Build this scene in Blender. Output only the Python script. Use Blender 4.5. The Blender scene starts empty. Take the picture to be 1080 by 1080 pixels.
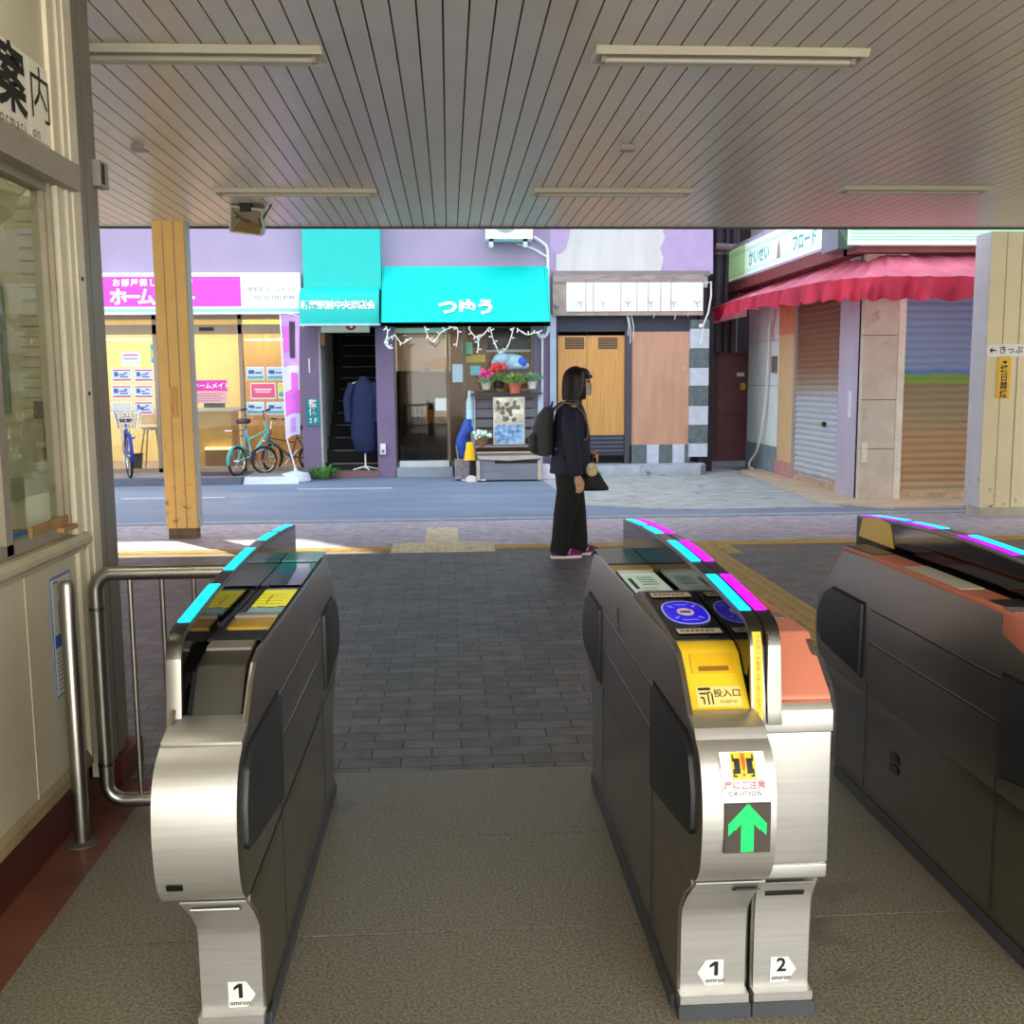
import bpy, bmesh, math, random
from mathutils import Vector, Matrix
random.seed(7)
scene = bpy.context.scene
COL = scene.collection
PI = math.pi

# ------------------------------------------------------------------ camera, sky, sun, exposure
YAW, PITCH, ROLL, FPX, EYE = math.radians(3.45), math.radians(7.25), math.radians(0.45), 1083.0, 1.45
_f = Vector((math.sin(YAW)*math.cos(PITCH), math.cos(YAW)*math.cos(PITCH), -math.sin(PITCH)))
_r0 = Vector((math.cos(YAW), -math.sin(YAW), 0)); _u0 = _r0.cross(_f)
CR = _r0*math.cos(ROLL) - _u0*math.sin(ROLL); CU = _r0*math.sin(ROLL) + _u0*math.cos(ROLL)
CP = Vector((0, 0, EYE))
cd = bpy.data.cameras.new('camera'); cam = bpy.data.objects.new('camera', cd); COL.objects.link(cam)
cd.sensor_width = 36; cd.sensor_fit = 'HORIZONTAL'; cd.lens = FPX/1080*36; cd.clip_start = .05
cam.matrix_world = Matrix(((CR.x, CU.x, -_f.x, 0), (CR.y, CU.y, -_f.y, 0), (CR.z, CU.z, -_f.z, EYE), (0, 0, 0, 1)))
scene.camera = cam

world = bpy.data.worlds.new('sky'); scene.world = world; world.use_nodes = True
wn = world.node_tree; bg = wn.nodes['Background']
tc = wn.nodes.new('ShaderNodeTexCoord'); sep = wn.nodes.new('ShaderNodeSeparateXYZ')
ramp = wn.nodes.new('ShaderNodeValToRGB')
wn.links.new(tc.outputs['Generated'], sep.inputs[0]); wn.links.new(sep.outputs['Z'], ramp.inputs[0])
ramp.color_ramp.elements[0].position = 0.0; ramp.color_ramp.elements[0].color = (.80, .80, .78, 1)
ramp.color_ramp.elements[1].position = .8; ramp.color_ramp.elements[1].color = (.70, .84, 1.0, 1)
wn.links.new(ramp.outputs[0], bg.inputs[0]); bg.inputs[1].default_value = 2.7

sun_data = bpy.data.lights.new('sun', 'SUN'); sun = bpy.data.objects.new('sun', sun_data); COL.objects.link(sun)
sun_data.energy = 9.0; sun_data.angle = math.radians(.6); sun_data.color = (1, .95, .86)
SUN_EL = math.radians(57); SUN_DIR = Vector((-.64*math.cos(SUN_EL), .77*math.cos(SUN_EL), math.sin(SUN_EL)))
sun.location = (-10, 20, 20); sun.rotation_euler = SUN_DIR.to_track_quat('Z', 'Y').to_euler()

pl = bpy.data.lights.new('platform_daylight', 'AREA'); plo = bpy.data.objects.new('platform_daylight', pl); COL.objects.link(plo)  # added fill behind the camera, standing in for daylight from the platform
pl.shape = 'RECTANGLE'; pl.size = 7; pl.size_y = 2.6; pl.energy = 255; pl.color = (1, .95, .84)
plo.location = (1.2, -2.6, 1.6); plo.rotation_euler = (math.radians(90), 0, 0)

scene.view_settings.view_transform = 'Standard'; scene.view_settings.look = 'None'
scene.view_settings.exposure = 0.27; scene.view_settings.gamma = 1.0
scene.cycles.use_denoising = True
scene.cycles.max_bounces = 8; scene.cycles.diffuse_bounces = 4; scene.cycles.glossy_bounces = 4; scene.cycles.transparent_max_bounces = 12
scene.cycles.sample_clamp_indirect = 6

# sight-line measuring: where the sight line through a photograph pixel meets a plane of the place
def ray(px, py): return _f + CR*((px-540)/FPX) - CU*((py-540)/FPX)
def fx(px, py, X): v = ray(px, py); return CP + v*(X/v.x)
def fy(px, py, Y): v = ray(px, py); return CP + v*(Y/v.y)
def fz(px, py, Z=0.0): v = ray(px, py); return CP + v*((Z-EYE)/v.z)

# ------------------------------------------------------------------ materials
def lin(c):
    return tuple(((v/255)/12.92 if v/255 <= .04045 else ((v/255+.055)/1.055)**2.4) for v in c)
MATS = {}
def M(name, rgb, rough=.55, metal=0, var=.12, scale=6, bump=0, bscale=None, emit=0, spec=.5, stretch=None, aniso=0, coat=0, dirt=None, dscale=3, damt=.5, trans=0, low=None):
    if name in MATS: return MATS[name]
    m = bpy.data.materials.new(name); MATS[name] = m; m.use_nodes = True
    nt = m.node_tree; b = nt.nodes['Principled BSDF']; c = lin(rgb)
    b.inputs['Roughness'].default_value = rough; b.inputs['Metallic'].default_value = metal
    b.inputs['Specular IOR Level'].default_value = spec
    if coat: b.inputs['Coat Weight'].default_value = coat; b.inputs['Coat Roughness'].default_value = .08
    if aniso: b.inputs['Anisotropic'].default_value = aniso
    if trans: b.inputs['Subsurface Weight'].default_value = trans; b.inputs['Subsurface Scale'].default_value = .05
    t = nt.nodes.new('ShaderNodeTexCoord'); mp = nt.nodes.new('ShaderNodeMapping')
    nt.links.new(t.outputs['Object'], mp.inputs[0])
    if stretch: mp.inputs['Scale'].default_value = stretch
    n = nt.nodes.new('ShaderNodeTexNoise'); n.inputs['Scale'].default_value = scale; n.inputs['Detail'].default_value = 5
    nt.links.new(mp.outputs[0], n.inputs['Vector'])
    r = nt.nodes.new('ShaderNodeValToRGB')
    r.color_ramp.elements[0].position = .3; r.color_ramp.elements[1].position = .7
    r.color_ramp.elements[0].color = (*[max(0, v*(1-var)) for v in c], 1)
    r.color_ramp.elements[1].color = (*[min(1, v*(1+var)) for v in c], 1)
    nt.links.new(n.outputs[0], r.inputs[0]); out = r.outputs[0]
    if dirt:
        d = nt.nodes.new('ShaderNodeTexNoise'); d.inputs['Scale'].default_value = dscale; d.inputs['Detail'].default_value = 8; d.inputs['Roughness'].default_value = .65
        nt.links.new(t.outputs['Object'], d.inputs['Vector'])
        dr = nt.nodes.new('ShaderNodeValToRGB'); dr.color_ramp.elements[0].position = 1-damt; dr.color_ramp.elements[1].position = min(1, 1-damt+.12)
        src = d.outputs[0]
        if low:      # stains gather towards the foot: noise plus a term that grows below the height `low`
            sp = nt.nodes.new('ShaderNodeSeparateXYZ'); nt.links.new(t.outputs['Object'], sp.inputs[0])
            mr = nt.nodes.new('ShaderNodeMapRange'); mr.inputs['From Min'].default_value = low; mr.inputs['From Max'].default_value = 0; mr.inputs['To Max'].default_value = .16
            nt.links.new(sp.outputs['Z'], mr.inputs['Value']); ad = nt.nodes.new('ShaderNodeMath'); nt.links.new(src, ad.inputs[0]); nt.links.new(mr.outputs[0], ad.inputs[1]); src = ad.outputs[0]
        nt.links.new(src, dr.inputs[0])
        mx = nt.nodes.new('ShaderNodeMix'); mx.data_type = 'RGBA'
        nt.links.new(dr.outputs[0], mx.inputs['Factor']); nt.links.new(out, mx.inputs['A']); mx.inputs['B'].default_value = (*lin(dirt), 1)
        out = mx.outputs['Result']
    nt.links.new(out, b.inputs['Base Color'])
    if bump:
        n2 = nt.nodes.new('ShaderNodeTexNoise'); n2.inputs['Scale'].default_value = bscale or scale*4; n2.inputs['Detail'].default_value = 4
        nt.links.new(mp.outputs[0], n2.inputs['Vector'])
        bp = nt.nodes.new('ShaderNodeBump'); bp.inputs['Strength'].default_value = bump; bp.inputs['Distance'].default_value = .01
        nt.links.new(n2.outputs[0], bp.inputs['Height']); nt.links.new(bp.outputs[0], b.inputs['Normal'])
    if emit:
        b.inputs['Emission Color'].default_value = (*c, 1); b.inputs['Emission Strength'].default_value = emit
    return m
def glass(name, tint=(235, 245, 245), refl=.5, rough=.02, haze=0, hazecol=(200, 200, 190), const=.06, crumple=0):
    if name in MATS: return MATS[name]
    m = bpy.data.materials.new(name); MATS[name] = m; m.use_nodes = True; nt = m.node_tree
    for n in list(nt.nodes):
        if n.type == 'BSDF_PRINCIPLED': nt.nodes.remove(n)
    o = nt.nodes['Material Output']
    tr = nt.nodes.new('ShaderNodeBsdfTransparent'); tr.inputs[0].default_value = (*lin(tint), 1)
    gl = nt.nodes.new('ShaderNodeBsdfGlossy'); gl.inputs['Roughness'].default_value = rough
    fr = nt.nodes.new('ShaderNodeFresnel'); fr.inputs[0].default_value = 1.35 + refl*.4
    mx = nt.nodes.new('ShaderNodeMixShader'); mx.inputs[0].default_value = const
    if crumple:
        cn = nt.nodes.new('ShaderNodeTexNoise'); cn.inputs['Scale'].default_value = 6; cn.inputs['Detail'].default_value = 3; cn.inputs['Distortion'].default_value = 2.5
        cb = nt.nodes.new('ShaderNodeBump'); cb.inputs['Strength'].default_value = crumple; cb.inputs['Distance'].default_value = .05
        nt.links.new(cn.outputs[0], cb.inputs['Height']); nt.links.new(cb.outputs[0], gl.inputs['Normal'])
    if refl >= 0: nt.links.new(fr.outputs[0], mx.inputs[0])
    nt.links.new(tr.outputs[0], mx.inputs[1]); nt.links.new(gl.outputs[0], mx.inputs[2])
    last = mx
    if haze:
        df = nt.nodes.new('ShaderNodeBsdfDiffuse'); df.inputs[0].default_value = (*lin(hazecol), 1)
        nz = nt.nodes.new('ShaderNodeTexNoise'); nz.inputs['Scale'].default_value = 5; nz.inputs['Detail'].default_value = 6
        t = nt.nodes.new('ShaderNodeTexCoord'); nt.links.new(t.outputs['Object'], nz.inputs['Vector'])
        ml = nt.nodes.new('ShaderNodeMath'); ml.operation = 'MULTIPLY'; ml.inputs[1].default_value = haze*2; nt.links.new(nz.outputs[0], ml.inputs[0])
        m2 = nt.nodes.new('ShaderNodeMixShader'); nt.links.new(ml.outputs[0], m2.inputs[0]); nt.links.new(mx.outputs[0], m2.inputs[1]); nt.links.new(df.outputs[0], m2.inputs[2]); last = m2
    nt.links.new(last.outputs[0], o.inputs[0]); return m
def lamp_mat(name, rgb, strength):
    if name in MATS: return MATS[name]
    m = bpy.data.materials.new(name); MATS[name] = m; m.use_nodes = True; b = m.node_tree.nodes['Principled BSDF']
    b.inputs['Base Color'].default_value = (*lin(rgb), 1); b.inputs['Emission Color'].default_value = (*lin(rgb), 1); b.inputs['Emission Strength'].default_value = strength
    return m

# ------------------------------------------------------------------ mesh building
class MB:
    def __init__(s): s.bm = bmesh.new()
    def face(s, pts):
        try: s.bm.faces.new([s.bm.verts.new(p) for p in pts])
        except ValueError: pass
        return s
    def add(s, verts, faces):
        vs = [s.bm.verts.new(v) for v in verts]
        for f in faces:
            try: s.bm.faces.new([vs[i] for i in f])
            except ValueError: pass
        return vs
    def box(s, x0, x1, y0, y1, z0, z1, bev=0, seg=2, mat=None):
        x0, x1 = sorted((x0, x1)); y0, y1 = sorted((y0, y1)); z0, z1 = sorted((z0, z1))
        t = bmesh.new()
        vs = [t.verts.new((x, y, z)) for z in (z0, z1) for y in (y0, y1) for x in (x0, x1)]
        for f in ((0, 2, 3, 1), (4, 5, 7, 6), (0, 1, 5, 4), (2, 6, 7, 3), (0, 4, 6, 2), (1, 3, 7, 5)): t.faces.new([vs[i] for i in f])
        s._merge(t, bev, seg, mat); return s
    def _merge(s, t, bev=0, seg=2, mat=None, ang=.5):
        if bev:
            es = [e for e in t.edges if len(e.link_faces) == 2 and e.calc_face_angle(0) > ang]
            if es: bmesh.ops.bevel(t, geom=es, offset=bev, segments=seg, affect='EDGES', profile=.6, clamp_overlap=True)
        if mat is not None: t.transform(mat)
        t.verts.index_update()
        s.add([v.co.copy() for v in t.verts], [[v.index for v in f.verts] for f in t.faces]); t.free()
    def prism(s, prof, x0, x1, bev=0, axis='X', mat=None, seg=2, ang=.5):
        # prof: list of (a, b); axis X -> (y, z); axis Y -> (x, z); axis Z -> (x, y)
        def P(a, b, t): return {'X': (t, a, b), 'Y': (a, t, b), 'Z': (a, b, t)}[axis]
        t = bmesh.new()
        A = [t.verts.new(P(a, b, x0)) for a, b in prof]; B = [t.verts.new(P(a, b, x1)) for a, b in prof]; n = len(prof)
        t.faces.new(A[::-1]); t.faces.new(B)
        for i in range(n): t.faces.new((A[i], A[(i+1) % n], B[(i+1) % n], B[i]))
        bmesh.ops.recalc_face_normals(t, faces=t.faces)
        s._merge(t, bev, seg, mat, ang); return s
    def ribbon(s, path, x0, x1, th, axis='X', bev=0):
        # strip following an open (a, b) path with thickness th on its inner side
        n = len(path); off = []
        for i in range(n):
            a = Vector(path[max(0, i-1)]); b = Vector(path[min(n-1, i+1)]); d = (b-a).normalized()
            off.append((path[i][0]-d.y*th, path[i][1]+d.x*th))
        return s.prism(list(path)+off[::-1], x0, x1, bev=bev, axis=axis)
    def tube(s, path, r, n=10, caps=True, closed=False):
        P = [Vector(p) for p in path]; R = r if isinstance(r, (list, tuple)) else [r]*len(P)
        rings = []; up = None
        for i, p in enumerate(P):
            if closed: d = (P[(i+1) % len(P)]-P[i-1]).normalized()
            else: d = (P[min(i+1, len(P)-1)]-P[max(i-1, 0)]).normalized()
            if up is None:
                up = Vector((0, 0, 1)) if abs(d.z) < .9 else Vector((1, 0, 0))
            a = d.cross(up)
            if a.length < 1e-6: a = d.orthogonal()
            a.normalize(); up = a.cross(d).normalized()
            rr = R[i]; ra, rb = rr if isinstance(rr, (list, tuple)) else (rr, rr)
            rings.append([s.bm.verts.new(p+a*math.cos(2*PI*k/n)*ra+up*math.sin(2*PI*k/n)*rb) for k in range(n)])
        L = len(rings)
        for i in range(L if closed else L-1):
            A, B = rings[i], rings[(i+1) % L]
            for k in range(n):
                try: s.bm.faces.new((A[k], A[(k+1) % n], B[(k+1) % n], B[k]))
                except ValueError: pass
        if caps and not closed:
            s.bm.faces.new(rings[0][::-1]); s.bm.faces.new(rings[-1])
        return s
    def lathe(s, prof, c=(0, 0, 0), n=20, axis='Z'):
        c = Vector(c); rings = []
        for r, h in prof:
            ring = []
            for k in range(n):
                a = 2*PI*k/n; u, v = math.cos(a)*r, math.sin(a)*r
                ring.append(s.bm.verts.new(c+Vector({'Z': (u, v, h), 'Y': (u, h, v), 'X': (h, u, v)}[axis])))
            rings.append(ring)
        for A, B in zip(rings, rings[1:]):
            for k in range(n): s.bm.faces.new((A[k], A[(k+1) % n], B[(k+1) % n], B[k]))
        s.bm.faces.new(rings[0][::-1]); s.bm.faces.new(rings[-1]); return s
    def loft(s, rings, n=20, caps=True):
        # rings: (cx, cy, z, rx, ry)
        RR = []
        for cx, cy, z, rx, ry in rings:
            RR.append([s.bm.verts.new((cx+math.cos(2*PI*k/n)*rx, cy+math.sin(2*PI*k/n)*ry, z)) for k in range(n)])
        for A, B in zip(RR, RR[1:]):
            for k in range(n): s.bm.faces.new((A[k], A[(k+1) % n], B[(k+1) % n], B[k]))
        if caps: s.bm.faces.new(RR[0][::-1]); s.bm.faces.new(RR[-1])
        return s
    def ball(s, c, rx, ry=None, rz=None, n=14, m=9, f=None):
        ry = ry or rx; rz = rz or rx; c = Vector(c); rows = []
        for j in range(1, m):
            th = PI*j/m
            rows.append([s.bm.verts.new(c+Vector((rx*math.sin(th)*math.cos(2*PI*k/n), ry*math.sin(th)*math.sin(2*PI*k/n), rz*math.cos(th)))) for k in range(n)])
        t = s.bm.verts.new(c+Vector((0, 0, rz))); b = s.bm.verts.new(c-Vector((0, 0, rz)))
        for A, B in zip(rows, rows[1:]):
            for k in range(n): s.bm.faces.new((A[k], B[k], B[(k+1) % n], A[(k+1) % n]))
        for k in range(n):
            s.bm.faces.new((t, rows[0][k], rows[0][(k+1) % n])); s.bm.faces.new((b, rows[-1][(k+1) % n], rows[-1][k]))
        return s
    def sheet(s, fn, nu, nv, th=0):
        g = [[s.bm.verts.new(fn(i/nu, j/nv)) for j in range(nv+1)] for i in range(nu+1)]
        for i in range(nu):
            for j in range(nv): s.bm.faces.new((g[i][j], g[i+1][j], g[i+1][j+1], g[i][j+1]))
        if th:
            geom = list({f for i in range(nu) for j in range(nv) for f in g[i][j].link_faces})
            bmesh.ops.solidify(s.bm, geom=geom, thickness=th)
        return s
    def map2d(s, polys, fn):
        for p in polys: s.face([fn(a, b) for a, b in p])
        return s
    def text(s, body, size, fn, offset=0, align='CENTER', space=1, line=1):
        v, f = text_geom(body, size, offset, align, space, line)
        s.add([fn(a, b) for a, b in v], f); return s
    def build(s, name, mat, parent=None, smooth=35, recalc=True, kind=None):
        if recalc: bmesh.ops.recalc_face_normals(s.bm, faces=s.bm.faces)
        o_ = ORG.get(parent.name) if parent else None
        if o_ is None:
            if s.bm.verts:
                xs = [v.co for v in s.bm.verts]
                o_ = Vector((sum(p.x for p in xs)/len(xs), sum(p.y for p in xs)/len(xs), min(p.z for p in xs)))
            else: o_ = Vector()
        for v in s.bm.verts: v.co -= o_
        me = bpy.data.meshes.new(name); s.bm.to_mesh(me); s.bm.free()
        if smooth:
            me.polygons.foreach_set('use_smooth', [True]*len(me.polygons)); me.set_sharp_from_angle(angle=math.radians(smooth))
        me.materials.append(mat); o = bpy.data.objects.new(name, me); COL.objects.link(o)
        if parent: o.parent = parent
        else: o.location = o_
        ORG[o.name] = o_.copy()
        if kind: o['kind'] = kind
        return o
ORG = {}
_tc = {}
def text_geom(body, size, offset=0, align='CENTER', space=1, line=1):
    key = (body, offset, align, space, line)
    if key not in _tc:
        cu = bpy.data.curves.new('t', 'FONT'); cu.body = body; cu.size = 1; cu.align_x = align; cu.align_y = 'CENTER'
        cu.resolution_u = 2; cu.offset = offset; cu.space_character = space; cu.space_line = line; cu.fill_mode = 'FRONT'
        ob = bpy.data.objects.new('t', cu); COL.objects.link(ob)
        dg = bpy.context.evaluated_depsgraph_get(); me = bpy.data.meshes.new_from_object(ob.evaluated_get(dg))
        _tc[key] = ([(v.co.x, v.co.y) for v in me.vertices], [tuple(p.vertices) for p in me.polygons])
        bpy.data.objects.remove(ob); bpy.data.curves.remove(cu); bpy.data.meshes.remove(me)
    v, f = _tc[key]; return [(a*size, b*size) for a, b in v], f
def rect(x0, x1, y0, y1): return [(x0, y0), (x1, y0), (x1, y1), (x0, y1)]
def circ(cx, cy, rx, ry=None, n=24): return [(cx+rx*math.cos(2*PI*k/n), cy+(ry or rx)*math.sin(2*PI*k/n)) for k in range(n)]
def face_cam(Y, x0=0, z0=0): return lambda a, b: (x0+a, Y, z0+b)           # plane facing -Y
def tag(o, label, cat, group=None, kind=None):
    o['label'] = label; o['category'] = cat
    if group: o['group'] = group
    if kind: o['kind'] = kind
    return o
def thing(name, label, cat, loc, group=None):
    o = bpy.data.objects.new(name, None); COL.objects.link(o); o.location = loc; o.empty_display_size = .1
    ORG[o.name] = Vector(loc); return tag(o, label, cat, group)
def struct(name, mb, mat, label=None, smooth=35):
    o = mb.build(name, mat, smooth=smooth); o['kind'] = 'structure'
    o['label'] = label or name.replace('_', ' '); o['category'] = name.split('_')[0].split('.')[0]
    return o
def copy_tree(o, loc, label=None, rotz=None):
    c = o.copy(); COL.objects.link(c); c.location = loc; ORG[c.name] = Vector(loc)
    if rotz is not None: c.rotation_euler = (0, 0, rotz)
    if label: c['label'] = label
    def rec(a, b):
        for ch in list(a.children):
            d = ch.copy(); COL.objects.link(d); d.parent = b; rec(ch, d)
    rec(o, c); return c
def arc(cx, cy, r, a0, a1, n=6): return [(cx+r*math.cos(math.radians(a0+(a1-a0)*i/n)), cy+r*math.sin(math.radians(a0+(a1-a0)*i/n))) for i in range(n+1)]
# ------------------------------------------------------------------ palette
STEEL = M('brushed_steel', (200, 198, 193), rough=.42, metal=.85, var=.07, scale=3, stretch=(1, 1, 30), bump=.02, bscale=40)
STEELD = M('worn_side_steel', (160, 157, 150), rough=.3, metal=1, var=.1, scale=2.2, bump=.015, bscale=30)  # same stainless as the fronts, darkened to paint the shaded sides
STEELP = M('pipe_steel', (170, 166, 158), rough=.32, metal=1, var=.08, scale=8)
BLACKG = M('gloss_black', (12, 11, 11), rough=.06, var=.05)
BLACKM = M('matt_black', (22, 23, 24), rough=.6, var=.15)
RUBBER = M('flap_rubber', (34, 37, 40), rough=.5, var=.08)
PLINTH = M('plinth_grey', (66, 68, 74), rough=.5, var=.12)
WHITE = M('white_paint', (232, 230, 224), rough=.55, var=.04)
PAPER = M('paper_white', (238, 237, 232), rough=.7, var=.03)
CREAM = M('cream_wall', (192, 183, 157), rough=.5, var=.07, scale=2.2, dirt=(176, 160, 124), damt=.38, dscale=1.6)
CREAMP = M('cream_post', (206, 196, 170), rough=.45, var=.08, scale=5, dirt=(150, 134, 100), damt=.36, dscale=5)
BEAM = M('brown_grey_beam', (150, 140, 124), rough=.5, var=.1)
INK = M('black_ink', (16, 14, 14), rough=.6, var=0)
INKG = M('grey_ink', (120, 122, 124), rough=.6, var=0)
RAILS = M('rail_steel', (138, 135, 128), rough=.34, metal=1, var=.06, scale=4)
CEIL = M('ceiling_slat', (204, 192, 170), rough=.28, var=.05, scale=2.5, spec=1.0)

# ------------------------------------------------------------------ ground
mb = MB(); Y = -1.66
for k in range(12):
    y0 = 3.73 - .5775*(k+1); mb.box(-1.1, 9.0, y0+.004, y0+.5775-.004, -.1, 0)
GRAN = M('granite_terrazzo', (120, 114, 96), rough=.4, var=.62, scale=130, bump=.05, bscale=160, dirt=(90, 83, 66), damt=.42, dscale=1.4)
struct('floor', mb, GRAN, 'speckled grey brown granite slab floor around the ticket gates', smooth=0)
mb = MB(); mb.box(-8, 9.0, -4, 3.74, -.16, -.008); struct('floor_base', mb, M('joint_dark', (40, 36, 30)), 'dark joint bed under the slabs', smooth=0)
mb = MB(); mb.box(-1.26, -1.1, -3.2, 3.73, -.1, .001); struct('trim_1', mb, M('red_brown_floor_paint', (112, 66, 48), rough=.5, var=.25, scale=7), 'red brown painted floor strip along the left wall', smooth=0)

def brick_mat(name, c1, c2, mortar, bw, bh, ms, rough=.5, bump=.25):
    m = bpy.data.materials.new(name); m.use_nodes = True; nt = m.node_tree; b = nt.nodes['Principled BSDF']; b.inputs['Roughness'].default_value = rough
    t = nt.nodes.new('ShaderNodeTexCoord'); br = nt.nodes.new('ShaderNodeTexBrick')
    nt.links.new(t.outputs['Object'], br.inputs['Vector'])
    br.inputs['Scale'].default_value = 1; br.inputs['Brick Width'].default_value = bw; br.inputs['Row Height'].default_value = bh
    br.inputs['Mortar Size'].default_value = ms; br.inputs['Mortar Smooth'].default_value = .3; br.inputs['Bias'].default_value = -.1
    br.inputs['Color1'].default_value = (*lin(c1), 1); br.inputs['Color2'].default_value = (*lin(c2), 1); br.inputs['Mortar'].default_value = (*lin(mortar), 1)
    n = nt.nodes.new('ShaderNodeTexNoise'); n.inputs['Scale'].default_value = 9; n.inputs['Detail'].default_value = 8
    nt.links.new(t.outputs['Object'], n.inputs['Vector'])
    mx = nt.nodes.new('ShaderNodeMix'); mx.data_type = 'RGBA'; mx.blend_type = 'OVERLAY'; mx.inputs['Factor'].default_value = .7
    nt.links.new(br.outputs['Color'], mx.inputs['A']); nt.links.new(n.outputs[0], mx.inputs['B']); nt.links.new(mx.outputs['Result'], b.inputs['Base Color'])
    bp = nt.nodes.new('ShaderNodeBump'); bp.inputs['Strength'].default_value = bump; bp.inputs['Distance'].default_value = .01; bp.invert = True
    nt.links.new(br.outputs['Fac'], bp.inputs['Height']); nt.links.new(bp.outputs[0], b.inputs['Normal'])
    return m
mb = MB(); mb.box(-8, 9.0, 3.732, 8.7, -.1, 0)
o = struct('pavement', mb, brick_mat('brick_paving', (112, 111, 107), (90, 91, 89), (46, 44, 42), .235, .098, .004), 'dark grey brick paving between the gates and the yellow line', smooth=0)
mb = MB(); mb.box(-12, 12.0, 8.98, 10.72, -.1, 0); mb.box(-12, -8, 8.5, 9, -.1, 0); mb.box(9, 12, 8.5, 9, -.1, 0)
struct('sidewalk', mb, brick_mat('lavender_paving', (180, 170, 178), (166, 156, 164), (140, 132, 138), .2, .1, .003, bump=.1), 'lavender grey paved sidewalk outside the station', smooth=0)
mb = MB(); mb.box(-8, 9, 8.7, 8.98, -.1, 0); struct('pavement_edge', mb, M('edge_paving', (122, 104, 74), rough=.6, var=.2, scale=14), 'ochre worn paving band under the station edge', smooth=0)
mb = MB(); mb.box(-14, 14, 10.72, 10.86, -.1, .012); struct('kerb', mb, M('kerb_stone', (150, 160, 172), rough=.6, var=.15, scale=10), 'pale kerb line between sidewalk and road', smooth=0)
ROAD = M('asphalt', (118, 130, 150), rough=.62, var=.16, scale=1.3, bump=.08, bscale=130, stretch=(.35, 1.6, 1), dirt=(142, 150, 162), damt=.42, dscale=.9)
mb = MB(); mb.box(-14, 14, 10.86, 15.98, -.12, -.004); struct('road', mb, ROAD, 'blue grey asphalt street in front of the shops', smooth=0)
mb = MB(); mb.box(-14, 14, 15.98, 22, -.12, -.004); struct('road_edge', mb, M('alley_concrete', (122, 126, 128), rough=.5, var=.25, scale=3), 'concrete ground under the shop fronts and in the alley', smooth=0)
mb = MB(); mb.prism([(1.35, 15.3), (1.5, 11.9), (2.6, 11.35), (4.45, 11.35), (4.62, 16.2), (4.0, 17.5)], -.02, .004, axis='Z')
struct('road_patch', mb, M('pale_concrete', (168, 172, 170), rough=.5, var=.3, scale=5, bump=.2, bscale=30, stretch=(.6, 1.4, 1), dirt=(120, 124, 124), damt=.45, dscale=4), 'pale rough concrete patch at the mouth of the alley', smooth=0)
mb = MB(); mb.prism([(5.0, 16.3), (4.62, 16.1), (4.34, 11.85), (4.95, 11.12), (9, 11.4), (9, 12.1), (4.95, 12.1)], -.02, .022, axis='Z')
struct('apron', mb, M('tan_stone', (196, 176, 148), rough=.6, var=.14, scale=5, bump=.1), 'tan stone apron around the corner shop', smooth=0)
mb = MB()
for a, b in ((-2.1, -.8),): mb.box(a, b, 14.2, 14.28, -.01, 0)
mb.box(-4.2, -2.9, 13.3, 13.38, -.01, .0)
struct('road_line', mb, M('worn_line', (196, 200, 205), rough=.7, var=.25, scale=20), 'worn white dashes on the road', smooth=0)

# tactile paving
TAC = M('tactile_yellow', (190, 160, 84), rough=.6, var=.2, scale=12, dirt=(122, 104, 70), damt=.42, dscale=6)
TACP = M('tactile_pale', (214, 202, 166), rough=.6, var=.2, scale=12, dirt=(140, 130, 110), damt=.42, dscale=6)
def tact_bars(mb, x0, x1, y0, y1, along, n=4):
    mb.box(x0, x1, y0, y1, -.02, .003)
    for i in range(n):
        if along == 'X':
            w = (y1-y0)/n; mb.box(x0, x1, y0+w*(i+.25), y0+w*(i+.75), .002, .009, bev=.002, seg=1)
        else:
            w = (x1-x0)/n; mb.box(x0+w*(i+.25), x0+w*(i+.75), y0, y1, .002, .009, bev=.002, seg=1)
def tact_dots(mb, x0, x1, y0, y1, p=.06):
    mb.box(x0, x1, y0, y1, -.02, .004)
    for i in range(int((x1-x0)/p)):
        for j in range(int((y1-y0)/p)): mb.lathe([(.017, .003), (.014, .009)], (x0+p*(i+.5), y0+p*(j+.5), 0), n=6)
mb = MB(); tact_bars(mb, -6, -.52, 8.86, 9.04, 'X', 3); tact_bars(mb, .38, 9, 8.86, 9.04, 'X', 3)
tag(mb.build('tactile_line', TAC), 'long yellow tactile paving line across the station front', 'tactile paving')
mb = MB(); tact_dots(mb, -.52, .38, 8.72, 9.26)
tag(mb.build('tactile_pad', TACP), 'pale dotted tactile pad in the middle of the yellow line', 'tactile paving')
mb = MB(); tact_bars(mb, -.24, .07, 9.26, 10.2, 'Y', 4)
tag(mb.build('tactile_line', TACP), 'short pale tactile strip leading from the dotted pad to the road', 'tactile paving')
mb = MB(); tact_dots(mb, 1.75, 2.45, 8.4, 8.84)
tag(mb.build('tactile_pad', TAC), 'yellow dotted tactile pad behind the middle gate', 'tactile paving')
mb = MB(); tact_bars(mb, 1.98, 2.30, 3.75, 8.4, 'Y', 4)
tag(mb.build('tactile_line', TAC), 'yellow tactile strip running from the gates toward the street', 'tactile paving')

# ------------------------------------------------------------------ ceiling
mb = MB(); CZ = 2.92; x = -8.0 + .02
while x < 9.5:
    mb.box(x+.004, x+.101, -1.2, 10.1, CZ, CZ+.03); x += .105
struct('ceiling', mb, CEIL, 'slatted beige metal ceiling of the station hall', smooth=0)
mb = MB(); mb.box(-8.2, 9.7, -1.4, 10.2, CZ+.028, CZ+.3); mb.box(-8.2, 9.7, 10.1, 10.14, CZ-.015, CZ+.3); struct('roof', mb, M('roof_dark', (52, 46, 38)), 'dark roof over the slats', smooth=0)

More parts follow.
